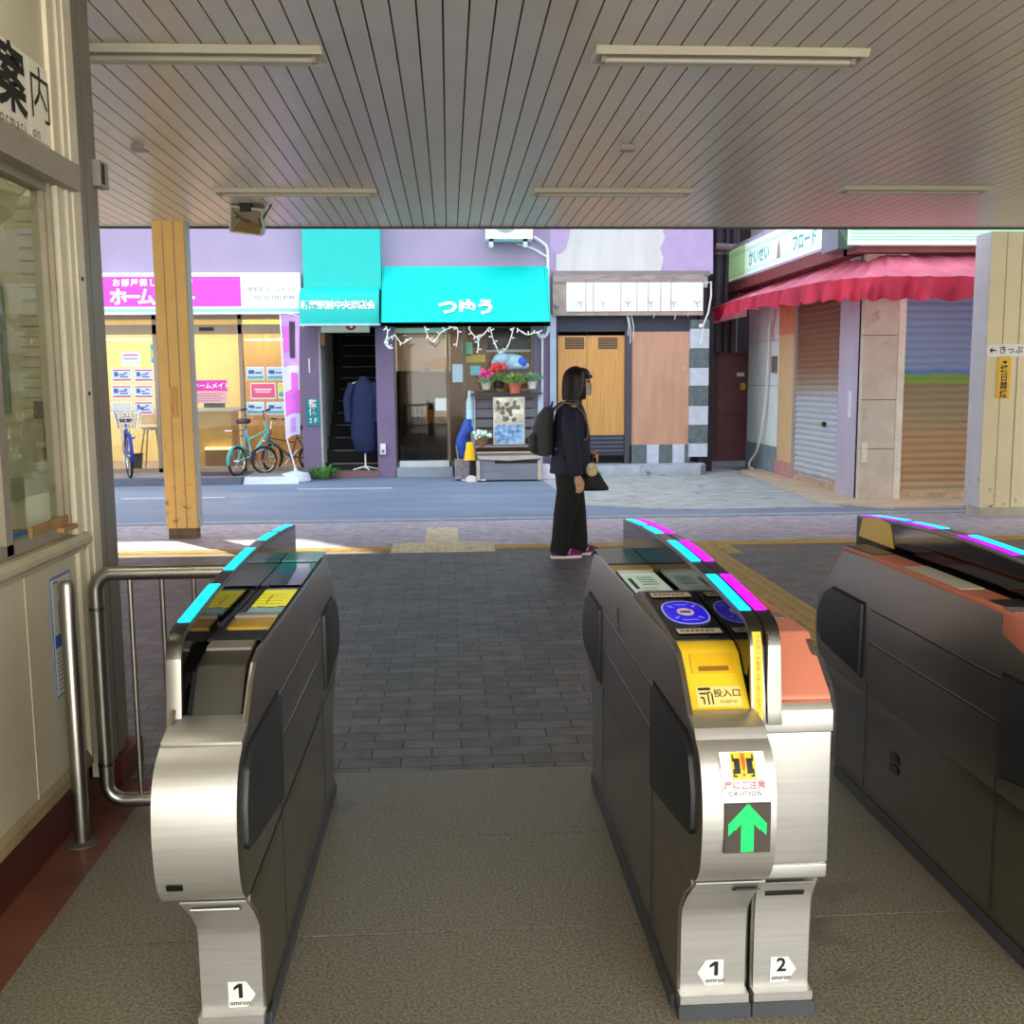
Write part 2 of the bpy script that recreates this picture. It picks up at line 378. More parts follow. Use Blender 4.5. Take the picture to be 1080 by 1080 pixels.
FIX = M('light_housing', (196, 188, 168), rough=.4, var=.04); TUBE = M('unlit_tube', (176, 170, 152), rough=.3, var=.03)
def ceiling_light(x0, x1, y, label):
    t = thing('ceiling_light', label, 'light', ((x0+x1)/2, y, CZ), 'unlit fluorescent ceiling lights')
    m = MB(); m.ribbon([(y-.11, CZ), (y-.09, CZ-.028), (y-.06, CZ-.012), (y+.06, CZ-.012), (y+.09, CZ-.028), (y+.11, CZ)], x0, x1, -.004)
    m.prism([(y-.11, CZ), (y-.09, CZ-.028), (y+.09, CZ-.028), (y+.11, CZ)], x0-.004, x0+.01); m.prism([(y-.11, CZ), (y-.09, CZ-.028), (y+.09, CZ-.028), (y+.11, CZ)], x1-.01, x1+.004)
    m.build('housing', FIX, t)
    m = MB(); m.tube([(x0+.05, y, CZ-.03), (x1-.05, y, CZ-.03)], .014, 10); m.build('lamp_tube', TUBE, t)
    m = MB()
    for s in (x0+.03, x1-.05):
        m.box(s, s+.02, y-.018, y+.018, CZ-.045, CZ-.005)
        m.build('tube_holder', BEAM, t); m = MB()
for a in ((-1.78, -.54, 4.88, 'unlit ceiling light nearest the left wall'), (.68, 1.91, 4.83, 'wide unlit ceiling light above the middle gate'),
          (-1.76, -.53, 8.24, 'unlit ceiling light behind the floodlight'), (.68, 1.91, 8.2, 'thin unlit ceiling light above the standing person'),
          (3.06, 4.22, 8.05, 'thin unlit ceiling light in the pink glow near the right column')): ceiling_light(*a)
for px, py, lb in ((147, 153, 'small metal ceiling clip near the left wall'), (662, 153, 'small metal ceiling clip right of centre')):
    p = fz(px, py, CZ); m = MB(); m.box(p.x-.045, p.x+.03, p.y-.03, p.y-.015, CZ-.03, CZ); m.box(p.x-.045, p.x+.045, p.y-.03, p.y+.05, CZ-.034, CZ-.028)
    tag(m.build('ceiling_clip', BEAM), lb, 'clip')

# floodlight
t = thing('floodlight', 'square floodlight hanging from the ceiling edge', 'light', (-1.64, 8.86, CZ))
m = MB(); m.box(-1.69, -1.6, 8.8, 8.9, CZ-.07, CZ); m.build('mount', BLACKM, t)
rot = Matrix.Translation((-1.65, 8.86, 2.79)) @ Matrix.Rotation(math.radians(17), 4, 'X') @ Matrix.Rotation(math.radians(7), 4, 'Y')
m = MB(); m.box(-.135, .135, -.02, .13, -.11, .11, bev=.035, seg=3, mat=rot); m.build('housing', M('lamp_housing', (186, 180, 166), rough=.4), t)
m = MB(); m.box(-.12, .12, -.03, -.018, -.095, .095, bev=.004, mat=rot); m.build('reflector', M('lamp_reflector', (214, 206, 186), rough=.12, metal=1, scale=2), t)
m = MB(); m.tube([rot @ Vector(p) for p in ((-.07, -.04, .03), (.03, -.045, -.005))], .013, 8); m.tube([rot @ Vector(p) for p in ((-.07, -.04, .03), (-.1, -.03, .05))], .02, 8); m.build('bulb', M('bulb_dark', (92, 82, 64), rough=.2), t)
m = MB()
m.prism([(-.1, -.09), (.115, -.09), (.115, -.02), (.03, .005), (-.03, .03)], -.036, -.032, axis='Y', mat=rot); m.build('shade_plate', M('lamp_amber', (120, 98, 52), rough=.25), t)
m = MB(); m.tube([(-1.53, 8.86, 2.78), (-1.44, 8.86, CZ)], .007, 6); m.tube([(-1.56, 8.83, 2.86), (-1.52, 8.83, 2.72)], .006, 6); m.build('brace', BLACKM, t)

# ------------------------------------------------------------------ columns
YEL = M('ochre_paint', (230, 184, 102), rough=.45, var=.08, scale=4, dirt=(140, 84, 36), damt=.32, dscale=11, low=1.5)
def column(x, y, w, d, mat, base, name, label, zt=CZ, side=None, flip=1):
    t = thing(name, label, 'column', (x, y, 0))
    m = MB(); m.box(x-w/2, x+w/2, y-d/2, y+d/2, .1, zt)
    m.build('shaft', side or mat, t)
    m = MB()
    for s in (-1, -.36, .3):       # pressed face panels
        a = x+s*w/2; m.box(a+.006, a+w*.31, y-d/2-.012, y-d/2+.01, .1, zt, bev=.008)
    m.build('face_panel', mat, t)
    m = MB(); m.box(x-w/2+.02, x+w/2-.02, y-d/2-.004, y+d/2-.02, 0, .11, bev=.01); m.build('base', base, t)
    return t
column(-2.525, 9.85, .30, .16, YEL, M('column_base', (112, 90, 62), rough=.7, var=.3, scale=12), 'column', 'ochre painted steel column with rust at its foot',
       side=M('column_side', (196, 190, 184), rough=.45, var=.08, dirt=(140, 90, 50), damt=.3, dscale=11, low=1.5))
t = thing('notice_strip', 'narrow strip of orange red writing on the ochre column', 'sign', (-2.53, 9.75, 1.2))
m = MB(); ps = [fy(178, 408, 9.75), fy(187, 440, 9.75)]
m.box(ps[0].x, ps[1].x, 9.745, 9.757, ps[1].z, ps[0].z); m.build('backing', M('strip_backing', (222, 180, 104), var=.03), t)
m = MB(); m.text('は\nっ\nて\nは\nい\nけ\nま\nせ\nん', .05, face_cam(9.744, (ps[0].x+ps[1].x)/2, (ps[0].z+ps[1].z)/2+.0), line=.62); m.build('lettering', M('orange_ink', (226, 92, 40), var=0), t)
CRM = M('cream_column', (222, 208, 166), rough=.45, var=.05, scale=3, dirt=(92, 66, 40), damt=.29, dscale=12, low=1.0)
rc = column(5.78, 10.52, .52, .30, CRM, M('concrete_base', (176, 168, 152), rough=.7, var=.15), 'column', 'broad cream steel column with chipped rusty foot on the right', side=M('column_lavender', (186, 182, 186), rough=.5, var=.06, dirt=(96, 70, 52), damt=.3, dscale=11, low=1.0))
t = thing('direction_sign', 'small white direction sign with black arrow on the cream column', 'sign', (5.72, 10.35, 1.75))
a = fy(1042, 363, 10.35); b = fy(1090, 376, 10.35)
m = MB(); m.box(a.x, b.x, 10.343, 10.358, b.z, a.z); m.build('board', WHITE, t)
fn = face_cam(10.341, 0, (a.z+b.z)/2)
m = MB(); m.text('きっぷうりば', .085, lambda u, v: (a.x+.37+u, 10.341, (a.z+b.z)/2+v), offset=.015)
m.map2d([[(a.x+.015, 0), (a.x+.045, .03), (a.x+.045, .008), (a.x+.085, .008), (a.x+.085, -.008), (a.x+.045, -.008), (a.x+.045, -.03)]], fn); m.build('lettering', INK, t)
t = thing('no_smoking_sign', 'vertical yellow sign with black characters on the cream column', 'sign', (5.72, 10.35, 1.2))
a = fy(1053, 376, 10.35); b = fy(1064, 420, 10.35)
m = MB(); m.box(a.x, b.x, 10.343, 10.358, b.z, a.z); m.build('board', M('sign_yellow', (236, 186, 44), var=.04), t)
m = MB(); m.text('終', .085, face_cam(10.341, (a.x+b.x)/2, (a.z+b.z)/2+.08), offset=.02); m.text('日', .085, face_cam(10.341, (a.x+b.x)/2, (a.z+b.z)/2-.005), offset=.02); m.text('禁', .085, face_cam(10.341, (a.x+b.x)/2, (a.z+b.z)/2-.09), offset=.02); m.text('煙', .085, face_cam(10.341, (a.x+b.x)/2, (a.z+b.z)/2-.175), offset=.02); m.map2d([[(-.03, .15), (.03, .16), (.0, .13), (-.01, .17)]], face_cam(10.341, (a.x+b.x)/2, (a.z+b.z)/2)); m.build('lettering', INK, t)

# ------------------------------------------------------------------ left wall, ticket office
WX = -1.24
mb = MB(); mb.box(WX-.07, WX, -3.2, 3.43, .2, .93); mb.box(WX-.07, WX, -3.2, 3.43, 2.14, CZ); mb.box(WX-.07, WX, -3.2, 1.3, .93, 2.14)
for y in (3.015, 2.2, 1.4): mb.box(WX-.001, WX+.0025, y-.003, y+.003, .22, .93)
struct('wall_left', mb, CREAM, 'cream painted wall of the ticket office', smooth=0)
mb = MB(); mb.box(-3.6, WX-.05, 3.74, 3.86, 0, CZ); struct('wall_front', mb, CREAM, 'street side wall of the ticket office', smooth=0)
mb = MB(); mb.box(-3.7, -3.6, -3.2, 3.86, 0, CZ); mb.box(-3.6, WX-.07, -3.2, -3.1, 0, CZ); struct('wall_back', mb, M('office_wall', (150, 144, 122), rough=.7), 'inner walls of the ticket office', smooth=0)
mb = MB(); mb.box(6.9, 7.0, -1.2, 8.6, 0, CZ); struct('wall_right', mb, CREAM, 'cream wall at the far right side', smooth=0)
mb = MB(); mb.prism([(WX-.09, .17), (WX+.012, .17), (WX+.012, .205), (WX, .225), (WX-.09, .225)], -3.2, 3.45, axis='Y'); struct('trim_2', mb, M('dirty_ledge', (150, 132, 96), rough=.7, var=.2, scale=6, dirt=(92, 66, 34), damt=.42, dscale=5), 'dirty cream ledge at the foot of the left wall', smooth=0)
mb = MB(); mb.box(WX-.1, WX-.012, -3.2, 3.74, 0, .18); struct('baseboard_left', mb, M('dark_red_base', (74, 30, 22), rough=.55, var=.2), 'dark red baseboard under the left wall', smooth=0)
mb = MB(); mb.box(WX-.05, WX+.035, 3.66, 3.92, 0, .10, bev=.005); struct('baseboard_end', mb, M('red_base_end', (92, 32, 22), rough=.55, var=.2), 'red painted foot of the wall end', smooth=0)
mb = MB()
mb.box(WX-.07, WX+.014, 3.43, 3.475, .2, CZ, bev=.004); 
mb.box(WX-.07, WX+.02, 3.50, 3.535, .1, CZ, bev=.006); mb.box(WX-.07, WX+.026, 3.54, 3.61, .1, CZ, bev=.012)
struct('trim_3', mb, CREAMP, 'cream cover strips at the end of the left wall', smooth=0)
mb = MB(); mb.box(WX-.07, WX-.012, 3.47, 3.505, .1, CZ); mb.box(WX-.07, WX-.015, 3.60, 3.65, .1, CZ); mb.box(WX-.07, WX-.014, 3.69, 3.74, .1, CZ); struct('trim_8', mb, M('post_gap', (50, 42, 30), rough=.7), 'dark gaps between the cover strips of the wall end', smooth=0)  # recess strips coloured dark brown to paint the shade between the posts
mb = MB(); mb.box(WX-.07, WX+.012, 3.645, 3.70, .1, CZ, bev=.004); mb.box(WX-.07, WX+.006, 3.73, 3.80, .1, CZ, bev=.004); mb.box(WX-.07, WX-.012, 3.80, 3.9, .1, CZ, bev=.004)
struct('trim_4', mb, M('grey_alu_post', (136, 130, 116), rough=.4, metal=.4, var=.08), 'grey aluminium corner post of the ticket office', smooth=0)
m = MB()
for z in (1.8, 1.42): m.lathe([(.008, 0), (.006, .004)], (WX+.026, 3.575, z), n=8, axis='X')
m.build('post_screw', BLACKM, bpy.data.objects['trim_3'])

# window: sill, frame, mullion, beam and pane
mb = MB(); mb.prism([(WX-.10, .90), (WX+.012, .90), (WX+.018, .915), (WX+.035, .93), (WX+.035, .945), (WX+.02, .96), (WX-.10, .97)], 1.3, 3.5, axis='Y'); struct('trim_5', mb, M('sill_cream', (176, 166, 140), rough=.5, var=.1, dirt=(130, 112, 80), damt=.42), 'worn cream window sill', smooth=0)
mb = MB(); mb.prism([(WX-.06, 2.075), (WX+.05, 2.075), (WX+.055, 2.155), (WX+.02, 2.17), (WX-.06, 2.17)], 1.3, 3.54, axis='Y'); struct('trim_6', mb, BEAM, 'brown grey lintel beam over the ticket window', smooth=0)
ALU = M('alu_frame', (150, 140, 120), rough=.4, metal=.3, var=.1, dirt=(110, 84, 52), damt=.38, dscale=8)
mb = MB(); mb.box(WX-.05, WX-.01, 3.375, 3.43, .97, 2.08, bev=.003); mb.box(WX-.045, WX+.004, 3.395, 3.405, .97, 2.08); mb.box(WX-.05, WX-.005, 1.3, 3.43, .965, 1.0, bev=.003)
mb.box(WX-.05, WX-.005, 2.93, 2.975, .97, 2.08, bev=.003); mb.box(WX-.05, WX-.005, 1.3, 3.43, 2.05, 2.08)
wf = mb.build('window_1', ALU); tag(wf, 'aluminium framed ticket window in the left wall', 'window', kind='structure')
m = MB(); m.box(WX-.03, WX-.026, 1.3, 3.38, .99, 2.06); m.build('window_pane', glass('office_glass', (232, 236, 230), -1), wf)
m = MB(); m.box(WX-.01, WX+.018, 3.30, 3.42, .985, 1.0, bev=.003); m.box(WX-.012, WX+.0, 3.10, 3.42, 1.0, 1.03); m.build('sliding_rail', M('brass_rail', (150, 116, 66), rough=.5, var=.3, scale=12), wf)

# inside the office
mb = MB(); mb.box(-2.3, WX-.06, 1.3, 3.70, .90, .945); struct('counter', mb, M('office_counter', (112, 104, 88), rough=.5), 'counter behind the ticket window', smooth=0)
SHEET = glass('plastic_sheet', (236, 234, 222), -1, rough=.16, const=.28, crumple=.9, haze=.10, hazecol=(205, 200, 178))
t = thing('plastic_sheet', 'crumpled clear plastic sheet hanging behind the ticket window', 'sheet', (WX-.12, 3.1, 1.1))
def shf(u, v): y = 2.5+1.12*u; z = 1.10+.94*v; return (WX-.085+.010*math.sin(9*u+5*v)+.008*math.sin(23*u-11*v)+.005*math.sin(41*v+13*u), y, z)
m = MB(); m.sheet(shf, 50, 60); m.build('sheet', SHEET, t, smooth=80)
m = MB(); m.sheet(lambda u, v: (WX-.075+.014*math.sin(14*u)*(1-v)+.01*math.sin(31*u+9*v), 2.76+.62*u, 2.06-.2*(1-abs(2*u-1)**2)*(1-v)), 40, 12); m.build('gathered_top', SHEET, t, smooth=80)
PN = M('notice_paper', (196, 190, 168), rough=.7, var=.05)
YI = 3.735
def notice(px0, py0, px1, py1, label, rows, mat=None):
    a, b = fy(px0, py0, YI), fy(px1, py1, YI); t = thing('paper_notice', label, 'notice', ((a.x+b.x)/2, YI, b.z))
    m = MB(); m.box(a.x, b.x, YI-.003, YI+.004, b.z, a.z); m.build('sheet', mat or PN, t)
    if rows:
        m = MB(); h = a.z-b.z; w = b.x-a.x
        for k in range(rows): zz = a.z-h*(k+1)/(rows+1); m.box(a.x+w*.08, b.x-w*(.08+.2*(k % 3 == 2)), YI-.005, YI-.002, zz-.004, zz)
        m.build('print', INKG, t)
notice(14, 205, 56, 316, 'upper pale notice behind the plastic sheet', 7)
notice(16, 322, 60, 440, 'lower pale ruled notice behind the plastic sheet', 10)
notice(-30, 300, 12, 436, 'grey blue notice beside the ruled notice inside the office', 4, M('notice_grey_blue', (120, 132, 138), rough=.7))
c_ = fy(50, 432, 3.70); m = MB(); m.box(c_.x-.04, c_.x+.03, 3.68, 3.738, c_.z-.03, c_.z+.03, bev=.004); tag(m.build('control_box', M('control_dark', (62, 66, 72), rough=.5)), 'small dark control box under the notices inside the office', 'box')
c0, c1 = fy(2, 446, 3.72), fy(56, 502, 3.72); m = MB(); m.box(c0.x, c1.x, 3.66, 3.738, c1.z, c0.z, bev=.008); tag(m.build('pale_cabinet', M('cabinet_pale', (186, 180, 160), rough=.5)), 'pale box on the office wall behind the sanitizer bottle', 'cabinet')
ol = bpy.data.lights.new('office_lamp', 'AREA'); oo = bpy.data.objects.new('office_lamp', ol); COL.objects.link(oo); ol.size = .8; ol.energy = 20; ol.color = (1, .93, .78); oo.location = (-1.55, 2.7, 2.75)  # added fill to brighten the office behind the window
# sanitizer bottle
c = fx(53, 520, WX-.09); cx, cy = WX-.115, c.y+.02
t = thing('pump_bottle', 'white hand sanitizer pump bottle on the ticket window ledge', 'bottle', (cx, cy, .985))
z0 = .972; m = MB(); m.box(cx-.04, cx+.04, cy-.062, cy+.062, z0, z0+.19, bev=.016, seg=3); m.lathe([(.022, z0+.18), (.02, z0+.20)], (cx, cy, 0), 14); m.build('body', M('bottle_white', (206, 200, 178), rough=.35, var=.03), t)
m = MB(); m.lathe([(.024, z0+.2), (.024, z0+.218), (.01, z0+.222), (.008, z0+.27), (.02, z0+.272), (.02, z0+.285), (.012, z0+.288)], (cx, cy, 0), 14); m.tube([(cx, cy, z0+.28), (cx+.01, cy+.05, z0+.283), (cx+.015, cy+.075, z0+.262)], .007, 8); m.build('pump', M('pump_white', (222, 218, 204), rough=.4), t)
m = MB(); m.box(cx+.0395, cx+.0415, cy-.002, cy+.058, z0+.11, z0+.16); l = m.build('label', M('label_orange', (222, 164, 74), var=.04), t)
m = MB(); m.box(cx+.0395, cx+.0415, cy-.002, cy+.058, z0+.03, z0+.10); m.build('label', M('label_blue', (48, 146, 200), var=.04), t)
m = MB(); m.map2d([circ(cy+.028, z0+.065, .018, .02, 10), rect(cy+.004, cy+.052, z0+.165, z0+.185)], lambda a, b: (cx+.0425, a, b)); m.build('label_print', PAPER, t)
tr = fx(22, 545, WX-.12); t = thing('tray', 'blue tray on the counter behind the ticket window', 'tray', (WX-.17, tr.y, .945))
m = MB(); m.box(WX-.26, WX-.08, tr.y-.16, tr.y+.02, .945, .957); m.box(WX-.26, WX-.08, tr.y+.008, tr.y+.02, .945, .985); m.box(WX-.26, WX-.08, tr.y-.16, tr.y-.148, .945, .985); m.box(WX-.26, WX-.248, tr.y-.16, tr.y+.02, .945, .985); m.box(WX-.092, WX-.08, tr.y-.16, tr.y+.02, .945, .985); m.build('tray_body', M('tray_blue', (32, 110, 196), rough=.4), t)

# information sign
t = thing('information_sign', 'off-white information sign panels above the ticket window', 'sign', (WX, 3.1, 2.2))
SG = M('sign_ivory', (226, 220, 200), rough=.45, var=.03)
for y0, y1 in ((2.58, 2.915), (2.92, 3.268), (3.272, 3.487)):
    m = MB(); m.box(WX, WX+.006, y0, y1, 2.19, 2.42); m.build('panel', SG, t)
fw = lambda yc, zc: (lambda a, b: (WX+.0075, yc+a, zc+b))
a1 = fx(12, 87, WX+.006); a2 = fx(42, 103, WX+.006)
m = MB(); m.text('案', .20, fw(a1.y, a1.z), offset=.03); m.text('内', .175, fw(a2.y, a2.z-.005), offset=-.004); m.text('ご', .19, fw(a1.y-.235, a1.z), offset=.03); m.build('characters', INK, t)
b1 = fx(12, 126, WX+.006); b2 = fx(40, 142, WX+.006)
m = MB(); m.text('ormati', .05, fw(b1.y+.01, b1.z-.003), space=1.35); m.text('on', .05, fw(b2.y-.012, b2.z+.002), space=1.2); m.text('Inf', .05, fw(b1.y-.19, b1.z-.003), space=1.35); m.build('lettering', M('brown_ink', (58, 50, 40), var=0), t)

# notice on the wall, cable and meter box
t = thing('wall_notice', 'blue bordered white notice stuck on the cream wall under the window', 'notice', (WX, 3.28, .47))
m = MB(); m.box(WX, WX+.003, 3.195, 3.365, .475, .855); m.build('sheet', M('notice_border', (92, 122, 176), var=.08), t)
m = MB(); m.box(WX+.002, WX+.004, 3.203, 3.357, .482, .847); m.build('sheet_face', M('notice_face', (214, 210, 196), var=.05), t)
fq = lambda a, b: (WX+.005, a, b)
m = MB(); m.map2d([rect(3.205, 3.355, .632, .672)], fq); m.build('blue_band', M('notice_blue', (40, 92, 172), var=.1), t)
m = MB(); m.map2d([rect(3.26, 3.345, .785, .80)], fq); m.build('red_line', M('notice_red', (190, 66, 60), var=.1), t)
m = MB(); m.map2d([rect(3.25, 3.34, .81, .822), rect(3.21, 3.25, .835, .842)]+[rect(3.215, 3.345, .61-.014*k, .614-.014*k) for k in range(9)], fq); m.build('print', INKG, t)
m = MB(); m.map2d([rect(3.25, 3.254, .68, .775), rect(3.345, 3.349, .68, .775), rect(3.25, 3.349, .68, .683), rect(3.25, 3.349, .772, .775)], fq); m.build('empty_frame', INK, t)
t = thing('meter_box', 'small grey box mounted high on the post beside the ceiling', 'box', (WX+.03, 3.86, 2.15))
m = MB(); m.box(WX-.012, WX+.02, 3.84, 3.93, 2.15, 2.24, bev=.004); m.build('case', M('box_grey', (150, 146, 134), rough=.5), t)
m = MB(); m.box(WX+.0195, WX+.022, 3.855, 3.885, 2.16, 2.23); m.build('cover', BLACKM, t)

# handrails
t = thing('steel_post', 'upright brushed steel post standing beside the notice', 'post', (-1.155, 3.19, 0))
m = MB(); m.tube([(-1.185, 3.19, 0), (-1.185, 3.19, .84), (-1.185, 3.19, .85)], [.024, .024, .018], 20); m.build('pipe', STEELP, t)
m = MB(); m.lathe([(.05, 0), (.048, .006), (.03, .012)], (-1.185, 3.19, 0), 20); m.build('foot_plate', M('foot_plate', (80, 72, 60), rough=.6), t)
t = thing('handrail', 'steel pipe barrier with upright bars beside the left gate', 'railing', (-.95, 3.45, 0))
Yh = 3.45; m = MB()
bend = lambda cx, cz, a0, a1: [(cx+.06*math.cos(math.radians(a0+(a1-a0)*i/7)), Yh, cz+.06*math.sin(math.radians(a0+(a1-a0)*i/7))) for i in range(8)]
m.tube([(-.63, Yh, .825)]+bend(-1.128, .765, 90, 180)+bend(-1.128, .095, 180, 270)+[(-.63, Yh, .035)], .024, 18); m.build('frame_pipe', STEELP, t)
m = MB()
for z in (.70, .16):
    m.lathe([(.0255, z), (.0255, z+.012)], (-1.188, Yh, 0), 18); m.build('joint_ring', M('joint_ring', (110, 106, 98), metal=1, rough=.4), t); m = MB()
for xb in (-1.075, -.97, -.865, -.76):
    m = MB(); m.tube([(xb, Yh, .045), (xb, Yh, .82)], .0085, 10); m.build('bar', STEELP, t)
# ------------------------------------------------------------------ ticket gates
class Path2:
    def __init__(s, pts):
        s.p = [Vector(q) for q in pts]; s.L = [0]
        for a, b in zip(s.p, s.p[1:]): s.L.append(s.L[-1]+(b-a).length)
    def at(s, t, off=0):
        t = max(0, min(s.L[-1], t)); i = 0
        while i < len(s.L)-2 and s.L[i+1] < t: i += 1
        d = (s.p[i+1]-s.p[i]); k = (t-s.L[i])/max(1e-9, s.L[i+1]-s.L[i]); q = s.p[i]+d*k; d.normalize()
        return q.x-d.y*off, q.y+d.x*off
    def s_of(s, axis, val):
        for i, (a, b) in enumerate(zip(s.p, s.p[1:])):
            u, v = a[axis], b[axis]
            if (u-val)*(v-val) <= 0 and u != v: return s.L[i]+(s.L[i+1]-s.L[i])*(val-u)/(v-u)
        return 0
    def cut(s, t0, t1, n=8): return [s.at(t0+(t1-t0)*i/n) for i in range(n+1)]
def smooth_path(pts, n=5):
    P = [Vector(p) for p in pts]; P = [2*P[0]-P[1]]+P+[2*P[-1]-P[-2]]; out = []
    for i in range(1, len(P)-2):
        for k in range(n):
            t = k/n; a, b, c, d = P[i-1:i+3]
            out.append(tuple(.5*((2*b)+(-a+c)*t+(2*a-5*b+4*c-d)*t*t+(-a+3*b-3*c+d)*t**3)))
    return out+[tuple(P[-2])]
MID = 2.885
mir = lambda pts: [(2*MID-y, z) for y, z in pts][::-1]
BULGE = smooth_path([(2.10, .385), (2.03, .398), (1.985, .44), (1.966, .51), (1.964, .58), (1.976, .645), (2.005, .69), (2.05, .718)])   # bottom to top
TOPF = [(2.05, .718), (2.09, .724), (2.185, .815), (2.225, .843), (2.29, .856)]
TOPR = [(2*MID-2.29, .852), (3.54, .846), (3.70, .72)]
BUL_R = smooth_path([(3.70, .72), (3.765, .66), (3.80, .56), (3.795, .47), (3.75, .41), (3.64, .385)])
SIDE = BULGE+TOPF[1:]+TOPR+BUL_R[1:]
FOOT = [(2.185, .03), (2.18, .24), (2.165, .275), (2.12, .325), (2.06, .372), (2.06, .40), (3.70, .40), (3.69, .372), (3.62, .33), (3.585, .28), (3.57, .24), (3.57, .03)]
FOOTP = smooth_path([(2.178, .052), (2.172, .235), (2.155, .275), (2.11, .325), (2.042, .384)], 4)
RAIL = smooth_path([(3.80, .932), (3.5, .953), (3.04, .968), (2.6, .955), (2.3, .934), (2.215, .926), (2.175, .912), (2.155, .885), (2.146, .84), (2.128, .70)], 5)
FINP = RAIL[:-8]+[(2.17, .80), (3.80, .80)]
RP = Path2(RAIL); BP = Path2(BULGE); FP = Path2(FOOTP)
CYAN = lamp_mat('led_cyan', (0, 205, 250), 1.5); MAG = lamp_mat('led_magenta', (205, 0, 250), 1.5); PURP = lamp_mat('led_purple', (160, 10, 245), 1.3)
LEDOFF = M('led_unlit', (160, 130, 150), rough=.4)
SEAM = M('panel_gap', (24, 22, 20), rough=.6, var=0); SEAMB = M('panel_edge', (200, 194, 182), rough=.3, metal=1, var=0)
DECKD = M('deck_dark', (44, 41, 36), rough=.3, var=.1); DECKB = M('deck_brown', (70, 64, 50), rough=.3, var=.08)
GOLD = M('outlet_yellow', (202, 160, 44), rough=.4, var=.05); YELP = M('slot_yellow', (238, 196, 40), rough=.42, var=.03, spec=.4)
SALM = M('salmon_plastic', (206, 124, 98), rough=.42, var=.04, spec=.4); LIDG = M('grey_lid', (66, 64, 56), rough=.42, metal=.3, var=.05)
BLUE = M('reader_blue', (36, 20, 235), rough=.35, var=.02, emit=.35)
XZ = lambda P, xc=0: (lambda a, s: (xc+a, *P.at(s, .0018)))

def side_details(t, xs, sg, rear=True, box=False):
    # sg = -1: face looks to -x; +1: to +x. pads, seams
    e = .0015*sg
    for nm, poly in (('flap', [(2.455, .70), (2.10, .70), (2.045, .672), (2.012, .60), (2.012, .52), (2.06, .495), (2.45, .437)]),
                     ('flap', [(2*MID-2.425, .69), (3.62, .69), (3.70, .655), (3.755, .58), (3.755, .5), (3.70, .47), (2*MID-2.415, .437)])):
        if box and poly[0][0] < MID: poly = [(max(y, 2.2), z) for y, z in poly]
        m = MB(); q = [(y+(.012 if y < MID else -.012)*(1 if abs(y-2.25) > .1 else -1)*0, z) for y, z in poly]
        m.prism(q, xs-.012*sg, xs+.013*sg, bev=.008); m.build(nm, RUBBER, t)
        c = (sum(p[0] for p in q)/len(q), sum(p[1] for p in q)/len(q)); m = MB()
        o2 = [(c[0]+(y-c[0])*1.035, c[1]+(z-c[1])*1.06) for y, z in q]
        m.prism(o2, xs-.01*sg, xs+.0018*sg); m.build('flap_frame', SEAM, t)
    m = MB()
    for z in (.682, .567): m.box(xs, xs+e, 2.47, 3.30, z-.0016, z+.0016)
    for y in (2.472, 3.30): m.box(xs, xs+e, y-.0014, y+.0014, .06, .43)
    m.build('panel_gap', SEAM, t, smooth=0)
    m = MB()
    for z in (.686, .571): m.box(xs, xs+e*1.2, 2.47, 3.30, z-.001, z+.001)
    m.build('panel_edge', SEAMB, t, smooth=0)
BOXF = [(2.178, .32), (2.168, .335), (2.168, .665), (2.178, .695), (2.2, .715), (2.235, .79), (2.30, .846)]
SIDE_B = BOXF+TOPR+BUL_R[1:]
FOOT_B = [(2.186, .03), (2.184, .2), (2.182, .25), (2.18, .29), (2.178, .31), (2.176, .325)]+FOOT[6:]
FOOTP_B = smooth_path([(2.178, .052), (2.177, .15), (2.176, .22), (2.172, .27), (2.166, .30), (2.16, .318)], 4)
FPB = Path2(FOOTP_B)
def gate_shell(t, x0, x1, fi0=0, fi1=0, sides=(None, None)):
    # x0, x1 outer faces; fi0/fi1 how far each foot side stands in
    m = MB(); m.prism([(y+.008, z) for y, z in BULGE]+[(2.12, .70), (2.30, .79), (3.54, .79), (3.69, .70)]+BUL_R, x0+.012, x1-.012)
    m.build('body', STEELD, t)
    for (a, b), sp in zip(((x0, x0+.014), (x1-.014, x1)), sides):
        m = MB(); m.prism(sp or SIDE, a, b, bev=.004, ang=.25); m.build('side_panel', STEELD, t)
    m = MB(); m.prism(FOOT, x0+fi0, x1-fi1, bev=.004); m.build('foot', STEELD, t)
    m = MB(); m.box(x0+fi0-.008, x1-fi1+.008, 2.20, 3.555, 0, .034, bev=.004); m.build('plinth', PLINTH, t)
def foot_front(t, x0, x1, n, FOOTP=FOOTP, dy=0):
    m = MB(); m.box(x0, x1, 2.155+dy, 2.25, .035, .056); m.build('kick_strip', STEEL, t)
    m = MB(); m.box(x0-.004, x1+.004, 2.15+dy, 2.25, 0, .034, bev=.004); m.build('plinth_front', PLINTH, t)
    m = MB(); m.ribbon([p for p in FOOTP], x0+.004, x1-.004, -.003); m.build('foot_panel', STEEL, t, smooth=50)
def f2s(s, xc): return lambda a, b: (xc+a, *FP.at(s+b, .003))
